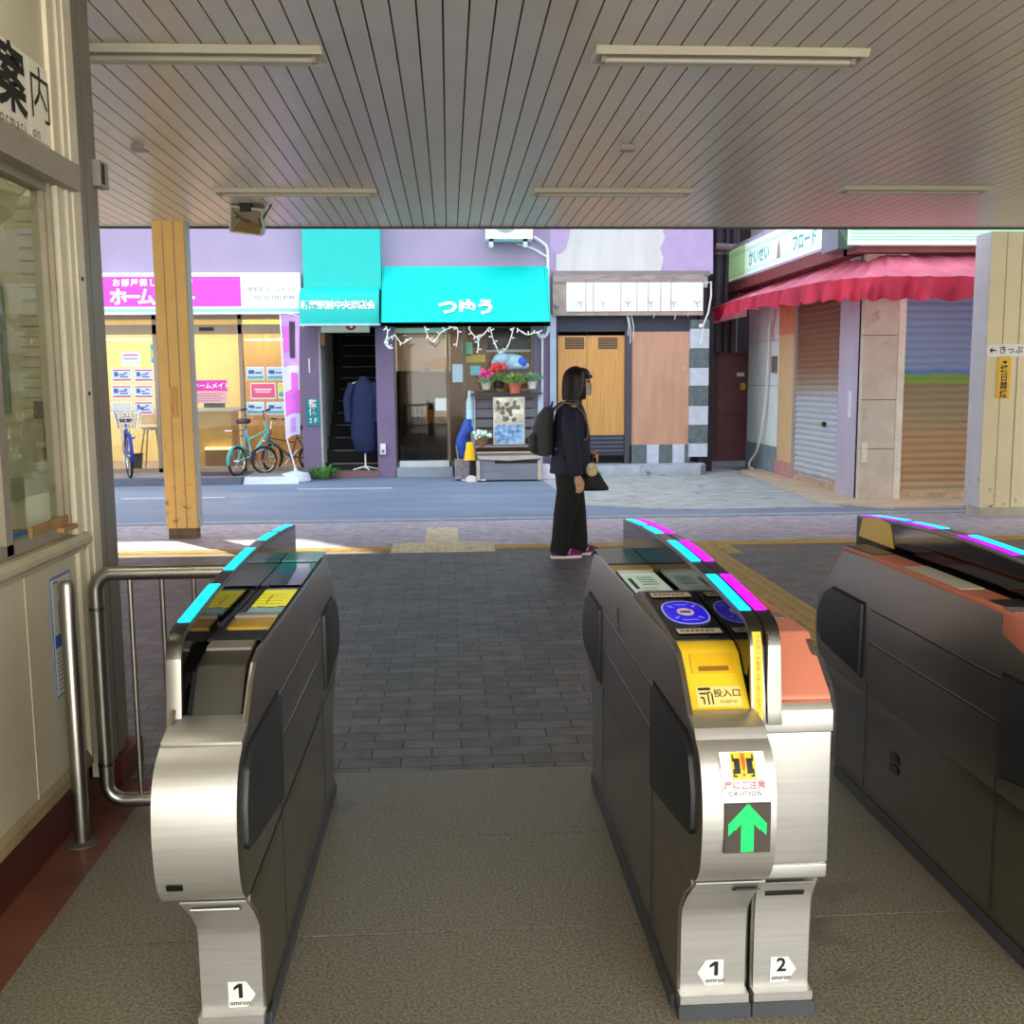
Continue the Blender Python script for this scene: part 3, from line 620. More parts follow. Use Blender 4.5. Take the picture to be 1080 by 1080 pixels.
def sticker(t, xc, zc, digit, direction, FP=FP):
    s = FP.s_of(1, zc); fn = XZ(FP, xc)
    w, h = .036, .031
    body = [(-w*.55, -h), (w*.55, -h), (w*.55, h), (-w*.55, h)]
    if direction < 0: poly = [(-w*1.05, 0), (-w*.5, -h), (w*.62, -h), (w*.62, h), (-w*.5, h)]
    elif direction > 0: poly = [(w*1.05, 0), (w*.5, h), (-w*.62, h), (-w*.62, -h), (w*.5, -h)]
    m = MB(); m.map2d([poly], lambda a, b: fn(a, s+b)); p = m.build('number_sticker', WHITE, t)
    f2 = lambda a, b: (xc+a, *FP.at(s+b, .003))
    m = MB()
    if digit == '1': m.map2d([[(.001, -.008), (.010, -.008), (.010, .027), (.001, .027)], [(.001, .027), (-.010, .0185), (-.010, .011), (.001, .0175)]], f2s(s, xc))
    else: m.text(digit, .046, lambda a, b: f2(a+.003, b+.010), offset=.028)
    m.text('omron', .0165, lambda a, b: f2(a+.003, b-.020), offset=.02); m.build('lettering', INK, p)
def fin(t, x0, x1, led, order=1):
    m = MB(); m.prism(FINP, x0+.001, x1-.001); m.build('rail_panel', BLACKG, t)
    m = MB(); m.ribbon(RAIL, x0, x1, -.014 if False else .014, bev=.0025); m.build('rail_cap', RAILS, t, smooth=50)
    for a, b in ((2.25, 2.56), (2.72, 3.03), (3.20, 3.42), (3.48, 3.76)):
        s0, s1 = RP.s_of(0, b), RP.s_of(0, a); m = MB()
        pts = [RP.at(s0+(s1-s0)*i/8, -.0025) for i in range(9)]
        m.ribbon(pts, x0+.003, x1-.003, .004); m.build('led_strip', led, t, smooth=50)
    m = MB(); s0, s1 = RP.s_of(0, 3.19), RP.s_of(0, 3.04); m.ribbon([RP.at(s0+(s1-s0)*i/4, -.0018) for i in range(5)], x0+.004, x1-.004, .003); m.build('led_strip', LEDOFF, t)
def slab(t, name, mat, x0, x1, y0, z0, y1, z1, th=.006, bev=.001):
    m = MB(); m.ribbon([(y0, z0), (y1, z1)], x0, x1, th); return m.build(name, mat, t, smooth=0)
def flat(z, xc=0, yc=0): return lambda a, b: (xc+a, yc+b, z)
def lerp(a, b, k): return a+(b-a)*k

# --- gate on the left: yellow display -------------------------------------------------
t = thing('ticket_gate', 'left steel ticket gate with cyan lights and a yellow display', 'ticket gate', (-.53, MID, 0), 'ticket gates')
x0, x1 = -.598, -.43
gate_shell(t, x0, x1, .022, 0); side_details(t, x1, 1); side_details(t, x0, -1)
m = MB(); m.ribbon([(y-.002, z) for y, z in BULGE], x0+.001, x1-.001, -.004); m.build('front_panel', STEEL, t, smooth=60)
foot_front(t, x0+.022, x1-.002, 1); sticker(t, -.49, .095, '1', 1)
z = .452; m = MB(); m.prism([(BP.at(BP.s_of(1, z-.008), 0)[0]-.006, z-.008), (BP.at(BP.s_of(1, z+.008), 0)[0]-.006, z+.008), (2.0, z+.008), (2.0, z-.008)], -.578, -.545, bev=.002); m.build('sensor_window', BLACKG, t)
m = MB(); m.ribbon([(2.085, .347), (2.062, .36)], -.556, -.455, .003); m.build('hand_slot', SEAMB, t)
fin(t, -.606, -.573, CYAN)
d0, d1 = -.572, -.444; zd = .842
m = MB(); m.box(d0, x1-.014, 2.38, 3.56, .80, zd); m.build('deck', DECKD, t)
slab(t, 'deck_panel', BLACKG, d0, d1, 3.06, zd+.002, 3.44, zd+.002)
slab(t, 'rear_panel', M('pale_panel', (176, 208, 222), rough=.25, var=.03), d0+.05, d1, 3.46, zd+.008, 3.62, zd+.01); slab(t, 'rear_label', M('teal_label', (70, 170, 160), rough=.3), d0, d0+.05, 3.46, zd+.008, 3.62, zd+.01)  # pale blue and teal strips across the rear of the deck
def screen(t, xa, xb, ya, yb, z, base, band, dark):
    m = MB(); m.box(xa-.006, xb+.006, ya-.01, yb+.012, z-.004, z+.003, bev=.002); p = m.build('display', BLACKM, t)
    m = MB(); m.box(xa, xb, ya+(yb-ya)*.28, yb-.025, z+.002, z+.0042); m.build('display_picture', base, p)
    m = MB(); m.box(xa, xb, ya, ya+(yb-ya)*.28, z+.002, z+.0042); m.build('display_picture', band, p)
    m = MB(); m.box(xa, xb, yb-.024, yb, z+.002, z+.0042); m.box(xa+.03, xb-.03, yb-.018, yb-.008, z+.004, z+.0048); m.build('display_header', dark, p)
    return p
p = screen(t, d0+.028, d1-.004, 2.66, 3.02, zd+.003, lamp_mat('screen_yellow', (196, 186, 40), .75), lamp_mat('screen_blue_grey', (120, 146, 150), .55), lamp_mat('screen_header', (84, 120, 140), .3))
f3 = flat(zd+.0078)
m = MB(); m.map2d([rect(-.55+.0*k, -.47, 2.80+.04*k, 2.803+.04*k) for k in range(4)]+[rect(-.512, -.509, 2.80, 2.92)], f3); m.build('display_print', M('screen_ink', (60, 64, 30), var=0), p)
m = MB(); m.map2d([circ(-.545+.028*k, 2.755+.008*(k % 2), .014, .006, 8) for k in range(4)], f3); m.build('display_print', M('screen_ink_blue', (54, 84, 104), var=0), p)
slab(t, 'outlet_lip', M('lip_grey', (150, 146, 132), rough=.3), d0+.02, d1-.002, 2.60, zd+.012, 2.635, zd+.012, .01)
m = MB(); m.prism([(2.50, zd), (2.505, zd+.014), (2.595, zd+.016), (2.60, zd)], d0+.02, d1-.002, bev=.002); m.build('ticket_outlet', GOLD, t)
slab(t, 'deck_panel', BLACKM, d0, d1, 2.375, zd+.012, 2.49, zd+.004)
m = MB(); m.prism([(2.36, .80), (2.36, .862), (2.22, .838), (2.15, .745), (2.15, .72)], -.558, -.452, bev=.006); m.build('front_lid', LIDG, t)
m = MB(); m.prism([(2.345, .80), (2.345, .8635), (2.30, .8575), (2.30, .80)], -.555, -.455); m.build('lid_top', M('lid_lip', (120, 116, 104), rough=.4), t)
m = MB(); m.prism([(2.36, .78), (2.36, .84), (2.24, .82), (2.17, .73)], -.573, -.557); m.build('lid_recess', BLACKM, t)
m = MB(); m.ribbon([(2.05, .716), (2.085, .726), (2.15, .742)], x0+.002, x1-.002, .01, bev=.002); m.build('front_edge', STEEL, t, smooth=50)
slab(t, 'side_bevel', BLACKM, d1, x1-.012, 2.36, .853, 3.5, .853)
m = MB(); m.map2d([rect(3.0, 3.03, .74, .78), rect(3.02, 3.03, .69, .73)], lambda a, b: (x1+.0016, a, b)); m.build('side_label', M('label_dim', (116, 112, 104), rough=.5), t)

# --- middle gate: two units back to back ----------------------------------------------
t = thing('ticket_gate', 'middle double ticket gate with blue reader disc, yellow slot and green arrow', 'ticket gate', (.67, MID, 0), 'ticket gates')
x0, x1 = .50, .84
xm = .654
m = MB(); m.prism([(y+.008, z) for y, z in BULGE]+[(2.12, .70), (2.30, .79), (3.54, .79), (3.69, .70)]+BUL_R, x0+.012, xm); m.build('body', STEELD, t)
m = MB(); m.prism(BOXF[:-3]+[(2.17, .715), (2.30, .79), (3.54, .79), (3.69, .70)]+BUL_R, xm, x1-.012); m.build('body', STEELD, t)
m = MB(); m.prism(SIDE, x0, x0+.014, bev=.004, ang=.25); m.build('side_panel', STEELD, t)
m = MB(); m.prism(SIDE_B, x1-.014, x1, bev=.004, ang=.25); m.build('side_panel', STEELD, t)
m = MB(); m.prism(FOOT, x0+.002, .667, bev=.004); m.build('foot', STEELD, t); m = MB(); m.prism(FOOT_B, .673, .815, bev=.004); m.prism([(.815, .335), (.815, .25), (.82, .28), (x1-.004, .335)], 2.19, 3.56, axis='Y'); m.build('foot', STEELD, t)
m = MB(); m.box(x0-.006, .821, 2.20, 3.555, 0, .034, bev=.004); m.build('plinth', PLINTH, t)
side_details(t, x0, -1); side_details(t, x1, 1, box=True)
bw = lambda s: .667
m = MB(); m.ribbon([(y-.002, z) for y, z in BULGE], x0+.001, xm, -.004); m.build('front_panel', STEEL, t, smooth=60)
m = MB(); m.prism([(2.162, .365), (2.162, .668), (2.165, .672), (2.24, .672), (2.24, .365)], xm+.002, x1-.0005, bev=.005); m.build('box_panel', STEEL, t)
m = MB(); m.prism([(2.176, .32), (2.164, .328), (2.162, .36), (2.24, .36), (2.24, .32)], xm+.03, x1-.0005, bev=.004); m.build('box_lip', STEEL, t)
foot_front(t, .506, .664, 1); foot_front(t, .676, .812, 2, FOOTP_B, 0)
sticker(t, .587, .10, '1', -1); sticker(t, .742, .10, '2', 1, FPB)
m = MB(); m.ribbon([(2.085, .347), (2.062, .36)], .60, .655, .003); m.build('hand_slot', SEAM, t)
m = MB(); m.ribbon([(2.172, .285), (2.168, .298)], .70, .79, .003); m.build('hand_slot', SEAM, t)
# caution sticker
s0, s1 = BP.s_of(1, .606), BP.s_of(1, .688); fb = lambda off: (lambda a, s: (a, *BP.at(s, off)))
xa, xb = .541, .634; m = MB()
for k in range(8): m.map2d([rect(xa, xb, s0+(s1-s0)*k/8, s0+(s1-s0)*(k+1)/8)], fb(.0055))
p = m.build('caution_sticker', PAPER, t, smooth=60)
S = lambda k: s0+(s1-s0)*k; m = MB()
for k in range(5): m.map2d([rect(.563, .613, S(.40+.115*k), S(.515+.115*k))], fb(.0065))
m.build('caution_symbol', M('caution_yellow', (244, 196, 36), var=.02), p)
m = MB(); 
for kk in range(4):
    u0, u1 = .52+.08*kk, .60+.08*kk
    m.map2d([rect(.569, .581, S(u0), S(u1)), rect(.595, .607, S(u0), S(u1))], fb(.0075))
m.map2d([rect(.566, .569, S(.47), S(.62)), rect(.607, .610, S(.47), S(.62)), rect(.566, .574, S(.45), S(.49)), rect(.602, .610, S(.45), S(.49)), rect(.566, .569, S(.78), S(.92)), rect(.607, .610, S(.78), S(.92))], fb(.0075)); m.build('caution_symbol', INK, p)
m = MB(); m.map2d([[(.586, S(.58)), (.590, S(.58)), (.5925, S(.75)), (.584, S(.75))], [(.584, S(.75)), (.5925, S(.75)), (.592, S(.94)), (.585, S(.94))], circ(.588, S(.5), .0035, .0035, 8)], fb(.0085)); m.build('caution_symbol', M('caution_orange', (226, 96, 28), var=0), p)
m = MB(); m.text('扉にご注意', .0172, lambda a, b: (.588+a, *BP.at(S(.27)+b, .0068)), offset=.02); m.build('lettering', M('caution_red', (206, 96, 110), var=0), p)
m = MB(); m.text('CAUTION', .0135, lambda a, b: (.588+a, *BP.at(S(.1)+b, .0068)), space=1.2); m.build('lettering', INK, p)
# arrow panel: a dot matrix
s0, s1 = BP.s_of(1, .492), BP.s_of(1, .597); xa, xb = .545, .641
m = MB(); m.box(xa, xb, BP.at(s0)[0]-.0105, 1.99, .492, .597, bev=.002); p = m.build('arrow_display', M('matrix_black', (44, 38, 34), rough=.4), t)
on, of = MB(), MB(); N = 28; yv = BP.at(s0)[0]-.0109
def in_arrow(u, v):
    u = abs(u-.5)
    return (v < .72 and u < .14) or ((v-(1.0-u*.98)) < 0 and (v-(.70-u*.82)) > 0 and u < .43)
for i in range(N):
    for j in range(N):
        u, v = (i+.5)/N, (j+.5)/N; cx, cz = lerp(xa+.002, xb-.002, u), lerp(.494, .595, v); h = .00155
        (on if in_arrow(u, v) else of).face([(cx-h, yv, cz-h), (cx+h, yv, cz-h), (cx+h, yv, cz+h), (cx-h, yv, cz+h)])
on.build('arrow_lights', lamp_mat('led_green', (0, 200, 90), 1.0), p, smooth=0); of.build('arrow_lights_off', M('dots_off', (70, 62, 54), rough=.5), p, smooth=0)
# rails
fin(t, .648, .681, CYAN); fin(t, .684, .717, MAG)
m = MB(); s0, s1 = RP.s_of(1, .908)+.02, RP.s_of(1, .712)
s0 = RP.L[-1]-.205; s1 = RP.L[-1]-.012
m.ribbon([RP.at(s0+(s1-s0)*i/8, -.001) for i in range(9)], .655, .674, .003); p = m.build('rail_sticker', M('sticker_yellow', (248, 200, 40), var=.02), t)
m = MB()
tx = 'ICカードをタッチしてください'
for k, ch in enumerate(tx):
    sc = s0+.012+(s1-s0-.02)*k/len(tx); m.text(ch, .0125, (lambda sc: lambda a, b: (.6645+a, *RP.at(sc-b, -.0055)))(sc))
m.build('lettering', M('sticker_ink', (120, 84, 20), var=0), p)
# deck of the entry unit
zd = .842; d0, d1 = .512, .647
m = MB(); m.box(x0+.014, .648, 2.28, 3.56, .80, zd-.002); m.build('deck', DECKD, t)
slab(t, 'rear_panel', DECKB, d0, d1, 3.32, zd+.002, 3.60, zd+.006); slab(t, 'rear_panel', DECKD, d0, d1, 3.60, zd+.006, 3.70, zd-.03)
m = MB(); m.prism([(3.20, zd), (3.205, zd+.008), (3.29, zd+.008), (3.295, zd)], d0, d1); m.build('ticket_outlet', GOLD, t)
slab(t, 'outlet_label', PAPER, d0+.012, d1-.012, 3.165, zd+.004, 3.19, zd+.004)
p = screen(t, d0+.012, d1-.01, 2.80, 3.15, zd+.003, lamp_mat('screen_mint', (168, 186, 168), .55), lamp_mat('screen_grey', (176, 184, 176), .5), lamp_mat('screen_pale', (196, 206, 190), .45))
m = MB(); m.map2d([rect(.565, .615, 2.96+.035*k, 2.972+.035*k) for k in range(4)]+[rect(.555, .60, 2.85+.03*k, 2.856+.03*k) for k in range(3)]+[rect(.535, .548, 2.9, 3.06)], flat(zd+.0078)); m.build('display_print', M('screen_ink_teal', (70, 100, 92), var=0), p)
m = MB(); m.prism([(2.79, .80), (2.79, .85), (2.705, .884), (2.675, .884), (2.29, .85), (2.27, .80)], x0+.004, .6475, bev=.003); rd = m.build('ic_reader', M('reader_grey', (110, 106, 102), rough=.4), t)
RT = Path2([(2.675, .8878), (2.30, .8548)]); fr = lambda off: (lambda a, y: (a, *RT.at(RT.s_of(0, y), -off)))
slab(t, 'reader_face', BLACKG, d0+.004, d1-.002, 2.675, .8855, 2.30, .8525, -.002)
m = MB(); xc = .582; yc = 2.485
m.map2d([[(xc+.056*math.copysign(abs(math.cos(a))**.8, math.cos(a)), yc+.094*math.copysign(abs(math.sin(a))**.8, math.sin(a))) for a in [2*PI*k/40 for k in range(40)]]], fr(.003)); m.build('reader_ring', M('reader_ring', (170, 170, 236), emit=.3, var=0), rd)
m = MB(); m.map2d([[(xc+.052*math.copysign(abs(math.cos(a))**.8, math.cos(a)), yc+.087*math.copysign(abs(math.sin(a))**.8, math.sin(a))) for a in [2*PI*k/40 for k in range(40)]]], fr(.0035)); m.build('reader_disc', BLUE, rd)
m = MB(); m.map2d([circ(xc, yc, .021, .030)], fr(.004)); m.build('reader_centre', M('reader_centre', (226, 196, 214), emit=.25, var=0), rd)
m = MB(); m.map2d([rect(xc-.013, xc+.013, yc-.008, yc+.008)], fr(.0045)); m.build('reader_mark', M('reader_mark', (110, 70, 90), var=0), rd)
m = MB()
for sx_, sy_ in ((-1, 1), (1, 1), (-1, -1), (1, -1)):
    m.map2d([[(xc+sx_*.030, yc+sy_*.052), (xc+sx_*.038, yc+sy_*.050), (xc+sx_*.028, yc+sy_*.036), (xc+sx_*.022, yc+sy_*.038)]], fr(.0042))
m.map2d([rect(xc-.015, xc+.015, yc+.055, yc+.061), rect(xc-.02, xc+.02, yc-.064, yc-.058)], fr(.0042)); m.build('reader_mark', M('reader_marks', (150, 150, 250), emit=.3, var=0), rd)
m = MB(); m.map2d([rect(d0+.012, d1-.018, 2.615, 2.655)], fr(.003)); m.build('reader_label', M('reader_label', (214, 206, 182), var=.02), rd); m = MB(); m.map2d([rect(d0+.018, d1-.012, 2.325, 2.36)], fr(.003)); m.build('reader_label', M('reader_label', (214, 206, 182), var=.02), rd)
m = MB(); m.map2d([rect(d0+.02+.012*k, d0+.028+.012*k, 2.63, 2.642) for k in range(7)]+[rect(d0+.026+.012*k, d0+.034+.012*k, 2.337, 2.349) for k in range(7)], fr(.0036)); m.build('label_print', M('label_ink', (120, 84, 70), var=0), rd)
# yellow ticket slot
SL = Path2([(2.275, .852), (2.235, .838), (2.20, .80), (2.17, .772), (2.138, .738), (2.118, .728)])
m = MB(); m.prism(list(reversed([tuple(q) for q in SL.p]))+[(2.275, .80), (2.12, .70)][0:0]+[(2.29, .852), (2.29, .74), (2.12, .715)], x0+.014, .6475, bev=.004); sl = m.build('ticket_slot', YELP, t)
fs = lambda off: (lambda a, s: (a, *SL.at(s, -off)))
sa, sb = SL.s_of(1, .838), SL.s_of(1, .80)
m = MB(); m.ribbon([SL.at(sa+.005, -.004), SL.at(sb+.002, -.004)], .532, .63, .004, bev=.001); m.build('slot_hood', M('slot_yellow_dark', (222, 172, 26), rough=.4, var=.03), sl)
m = MB(); m.ribbon([SL.at(sb-.014, -.006), SL.at(sb-.003, -.006)], .548, .615, .002); m.build('slot_mouth', M('slot_shadow', (140, 98, 12), rough=.5), sl)
sc = SL.s_of(1, .758); m = MB(); m.map2d([rect(.533, .632, sc-.026, sc+.024)], fs(.0014)); lb = m.build('slot_label', M('slot_label', (232, 206, 120), var=.02), sl)
m = MB(); m.text('投入口', .0205, lambda a, b: (.602+a, *SL.at(sc-.007-b, -.0024)), offset=.008); m.text('TICKET IN', .0085, lambda a, b: (.602+a, *SL.at(sc+.013-b, -.0024)))
m.map2d([rect(.538, .566, sc-.022, sc-.016), rect(.540, .556, sc-.010, sc-.006), rect(.541, .549, sc+.0, sc+.004), rect(.557, .560, sc-.012, sc+.018), rect(.566, .569, sc-.008, sc+.018), rect(.560, .566, sc-.012, sc-.009), rect(.547, .550, sc+.004, sc+.018)], fs(.0024)); m.build('lettering', INK, lb)
m = MB(); m.ribbon([(2.03, .690), (2.052, .717), (2.09, .724), (2.13, .727)], x0+.001, xm, .012, bev=.002); m.build('front_edge', STEEL, t, smooth=50)
m = MB(); m.ribbon([(2.163, .675), (2.163, .70), (2.165, .718), (2.175, .73)], .684, x1-.0005, .012, bev=.002); m.build('front_edge', STEEL, t, smooth=50)
m = MB(); m.box(.6815, .6835, 2.135, 2.16, .745, .90); m.build('panel_gap', SEAM, t)
m = MB(); m.map2d([rect(3.0, 3.03, .72, .77), rect(2.96, 3.03, .70, .71)], lambda a, b: (x0-.0016, a, b)); m.build('side_label', M('label_dim', (116, 112, 104), rough=.5), t)
def exit_deck(t, xo, xi, lid=True):
    # salmon deck of a unit whose outer face is xo and whose rail stands at xi
    sg = 1 if xi > xo else -1; z = .842; o = xo+.012*sg
    X = lambda k: lerp(o, xi, k)
    m = MB(); m.box(o, xi, 2.46, 3.56, .80, z-.001); m.build('deck', BLACKM, t)
    m = MB(); rim = [(3.70, .722), (3.55, .852), (3.3, .859), (2.5, .862), (2.44, .858)]
    m.ribbon(rim, xo, xo+.026*sg, -.012 if False else .012, bev=.002); m.build('deck_rim', SALM, t)
    slab(t, 'rear_panel', SALM, X(.08), X(.7), 3.36, z+.004, 3.68, z-.06); slab(t, 'rear_window', DECKB, X(.16), X(.72), 3.38, z+.008, 3.60, z+.005)
    slab(t, 'deck_panel', SALM, X(.08), X(.8), 3.15, z+.003, 3.38, z+.003)
    slab(t, 'notice_panel', PN if False else M('deck_notice', (206, 204, 180), rough=.4, var=.03), X(.12), X(.78), 2.79, z+.006, 3.15, z+.006)
    m = MB(); q = [rect(min(X(.3), X(.6)), max(X(.3), X(.6)), 2.86+.04*k, 2.875+.04*k) for k in range(6)]; m.map2d(q, flat(z+.0075)); m.build('notice_print', M('notice_ink', (92, 108, 100), var=0), t)
    slab(t, 'deck_panel', SALM, X(.08), X(.8), 2.63, z+.004, 2.79, z+.004); slab(t, 'deck_window', DECKD, X(.14), X(.85), 2.50, z+.009, 2.63, z+.009)
    m = MB(); m.prism([(2.48, .80), (2.48, .862), (2.44, .862), (2.325, .86), (2.175, .75), (2.17, .72)], xo-.0015*sg, xi-.006*sg, bev=.006); m.build('front_lid', SALM, t)
    m = MB(); m.prism([(2.50, .80), (2.50, .866), (2.45, .864), (2.45, .80)], xo+.014*sg, xi-.008*sg); m.build('lid_lip', M('lid_lip', (120, 116, 104), rough=.4), t)
    m = MB(); m.prism([(2.166, .715), (2.166, .738), (2.2, .758), (2.2, .72)], xo+.002*sg, xi-.006*sg, bev=.003); m.build('lid_edge', M('salmon_edge', (190, 104, 82), rough=.4), t)
exit_deck(t, x1, .718)

# --- right gate --------------------------------------------------------------------------
t = thing('ticket_gate', 'right ticket gate with salmon deck and purple lights, cut by the picture edge', 'ticket gate', (1.57, MID, 0), 'ticket gates')
x0, x1 = 1.40, 1.755
gate_shell(t, x0, x1, .002, .002); side_details(t, x0, -1); side_details(t, x1, 1)
m = MB(); m.ribbon([(y-.002, z) for y, z in BULGE], x0+.001, x1-.001, -.004); m.build('front_panel', STEEL, t, smooth=60)
foot_front(t, x0+.006, 1.57, 1); foot_front(t, 1.58, x1-.006, 1)
fin(t, 1.548, 1.581, PURP); fin(t, 1.584, 1.617, CYAN)
exit_deck(t, x0, 1.548); exit_deck(t, x1, 1.618)
m = MB(); m.ribbon([(2.03, .690), (2.052, .717), (2.09, .724), (2.165, .73)], x0+.001, x1-.001, .012, bev=.002); m.build('front_edge', STEEL, t, smooth=50)
m = MB(); m.map2d([rect(3.04, 3.10, .235, .262), rect(3.04, 3.10, .198, .225)], lambda a, b: (x0-.0016, a, b)); m.build('side_label', M('label_dark', (70, 62, 52), rough=.5), t)
m = MB(); m.prism([(3.46, .858), (3.77, .858), (3.74, .93), (3.60, .95), (3.5, .94)], 1.5462, 1.5478); m.build('rail_sticker', M('fin_yellow', (226, 190, 84), rough=.3, var=.05), t)  # yellow patch painting a reflection on the side of the fin
# ------------------------------------------------------------------ shop row across the street
YF = 15.9
def F(px, py, Y=YF): q = fy(px, py, Y); return q.x, q.z
def fr_(px0, py0, px1, py1, Y=YF):
    a, b = F(px0, py0, Y), F(px1, py1, Y); return min(a[0], b[0]), max(a[0], b[0]), min(a[1], b[1]), max(a[1], b[1])
PURP_W = M('purple_render', (158, 144, 172), rough=.75, var=.06, scale=1.8, bump=.05)
PURP_P = M('purple_pilaster', (122, 104, 134), rough=.7, var=.08, scale=3)
GREYW = M('grey_render', (202, 200, 200), rough=.75, var=.08, scale=3, stretch=(2, 1, .5))
# skyline: unseen high block behind the shops, shaped to shade the street
t = thing('shop_building', 'long purple rendered building with shops on the ground floor', 'building', (-1, 16.4, 0))
xs_, xe_ = -14, 3.98
zt_ = fy(400, 288, YF).z
m = MB(); m.box(-14, -2.17, YF, 16.3, 3.02, 12.6); m.box(-2.17, 1.66, YF, 16.3, 2.30, 12.6); m.build('upper_wall', PURP_W, t, smooth=0)
m = MB(); m.box(1.66, 4.0, YF, 16.3, 2.86, 12.6); m.build('upper_wall', GREYW, t, smooth=0)
m = MB(); m.box(-6.95, 3.9, 16.3, 20.5, 6, 19); m.build('rear_block', PURP_W, t, smooth=0)  # added out of view so the sun reaches only small ground patches
for lb, px0, px1 in (('purple pilaster left of the dark stair entrance', 318, 337), ('purple pilaster between the stair entrance and the flower shop', 397, 416)):
    x0, x1, _, _ = fr_(px0, 400, px1, 400); m = MB(); m.box(x0, x1, YF-.06, 16.5, 0, 2.29); tag(m.build('pilaster', PURP_P, smooth=0), lb, 'pilaster')
# purple paint patches left on the grey wall
m = MB()
def blob(pts): m.face([(F(px, py)[0], YF-.004, F(px, py)[1]) for px, py in pts])
blob([(580, 236), (602, 236), (600, 250), (597, 262), (590, 268), (584, 266), (583, 285), (580, 285)])
m.build('paint_patch', M('lilac_paint', (178, 156, 196), rough=.7, var=.06), t); m = MB()
blob([(705, 236), (752, 236), (752, 289), (697, 285), (700, 272), (696, 262), (702, 250), (699, 244)])
m.build('paint_patch', M('lilac_paint', (178, 156, 196), rough=.7, var=.06), t)
m = MB(); x0, x1, z0, z1 = fr_(583, 286, 748, 291); m.box(x0, x1, YF-.05, YF+.05, z0, z1); m.build('ledge', M('grey_ledge', (132, 126, 128), rough=.7), t)
# body of the shops: back walls, floors
t2 = t
m = MB(); m.box(-14, 4.0, 19.4, 19.6, 0, 3.2); m.box(-14, -1.0, 16.3, 19.5, 2.95, 3.2); m.box(-1.1, 4.0, 16.3, 19.5, 2.6, 3.0); m.box(1.56, 1.7, 16.0, 19.5, 0, 3); m.box(-14.1, -14, 16, 19.5, 0, 3); struct('wall_rear', m, M('inner_grey', (120, 112, 100), rough=.8), 'inner walls and ceilings of the shops', smooth=0)
m = MB(); m.box(-14, -2.25, 15.2, 19.4, 0, .10); struct('floor_shop', m, M('shop_floor', (150, 138, 142), rough=.5, var=.1), 'raised greyish pink floor of the glass shop and its pavement', smooth=0)
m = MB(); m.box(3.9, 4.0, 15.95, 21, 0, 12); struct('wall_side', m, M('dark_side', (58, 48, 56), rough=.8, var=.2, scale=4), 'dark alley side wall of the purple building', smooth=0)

# --- estate agent shop
t = thing('shop_sign', 'long white and pink illuminated shop sign over the glass front', 'sign', (-3.7, YF-.1, 2.5))
x0, x1, z0, z1 = fr_(96, 288, 318, 331, 15.75); Ys = 15.72
m = MB(); m.box(x0-3, x1, Ys, YF, z0, z1, bev=.01); m.build('board', M('sign_white', (226, 226, 230), rough=.3, var=.01, emit=.12), t)
x0p, x1p, z0p, z1p = fr_(60, 292, 254.5, 323, Ys); m = MB(); m.box(x0p, x1p, Ys-.006, Ys, z0p, z1p); m.build('pink_panel', M('sign_pink', (226, 66, 194), rough=.3, var=.01, emit=.06), t)
xa, _, za, zb = fr_(100, 326, 315, 328.5, Ys); m = MB(); m.box(x0-3, x1, Ys-.004, Ys, za, zb); m.build('teal_line', M('sign_teal', (150, 214, 216), var=.02), t)
m = MB(); cx_, cz_ = F(124.7, 313, Ys); pitch = (F(139.5, 313, Ys)[0]-cx_)
for k, ch in enumerate('ホームメイト'):
    m.text(ch, .265, lambda a, b, k=k: (cx_+k*pitch*1.0+a*1.0, Ys-.009, cz_+b-.02), offset=.028)
m.build('lettering', M('letter_white', (255, 255, 255), var=0, emit=.5), t)
m = MB(); q = F(161, 298, Ys); m.text('お部屋探しの専門店', .115, face_cam(Ys-.009, q[0], q[1]-.01), offset=.02, space=1.28); m.build('lettering', MATS['letter_white'], t)
m = MB(); q = F(287, 305.5, Ys); m.text('駅前店 ホームメイト', .075, face_cam(Ys-.003, q[0], q[1]), space=1.0); q = F(289, 314, Ys); m.text('TEL 03-3382-8788', .075, face_cam(Ys-.003, q[0], q[1]), space=1.05); m.build('lettering', INKG, t)

YG = 16.15
def G(px, py): return F(px, py, YG)
def gr(px0, py0, px1, py1): return fr_(px0, py0, px1, py1, YG)
BRONZE = M('bronze_frame', (150, 132, 112), rough=.4, metal=.3, var=.06)
t = thing('glass_storefront', 'bronze framed glass storefront under the pink sign', 'storefront', (-3.7, YG, .1))
m = MB(); x0, x1, z0, z1 = gr(96, 343, 318, 352); m.box(x0-3, x1, YG-.05, YG+.05, z0, z1); 
x0, x1, z2, z3 = gr(96, 330, 318, 336.5); m.box(x0-3, x1, YG-.05, YG+.05, z2, z3+.05)
x0, x1, z4, z5 = gr(96, 487, 318, 492); m.box(x0-3, x1, YG-.05, YG+.05, .1, .16)
m.build('transom', BRONZE, t, smooth=0)
for px in (109.5, 166, 204, 255.5, 316):
    x = G(px, 400)[0]; m = MB(); m.box(x-.03, x+.03, YG-.05, YG+.05, .1, z3); m.build('mullion', BRONZE, t, smooth=0)
m = MB(); x0, x1, z0, z1 = gr(211, 345.5, 226, 349); m.box(x0, x1, YG-.075, YG-.05, z0, z1, bev=.006); m.build('door_sensor', BLACKM, t)
SGL = glass('shop_glass', (244, 246, 242), .15)
for a, b in ((90, 166), (166, 204), (204, 255.5), (255.5, 316)):
    xa, xb = G(a, 400)[0]+.03, G(b, 400)[0]-.03; m = MB(); m.box(xa, xb, YG, YG+.008, .16, z3); m.build('pane', SGL, t)
m = MB(); x0, x1, z0, z1 = gr(206, 430, 254, 432); m.box(x0, x1, YG-.03, YG-.01, z0, z1); m.build('door_bar', STEELP, t)
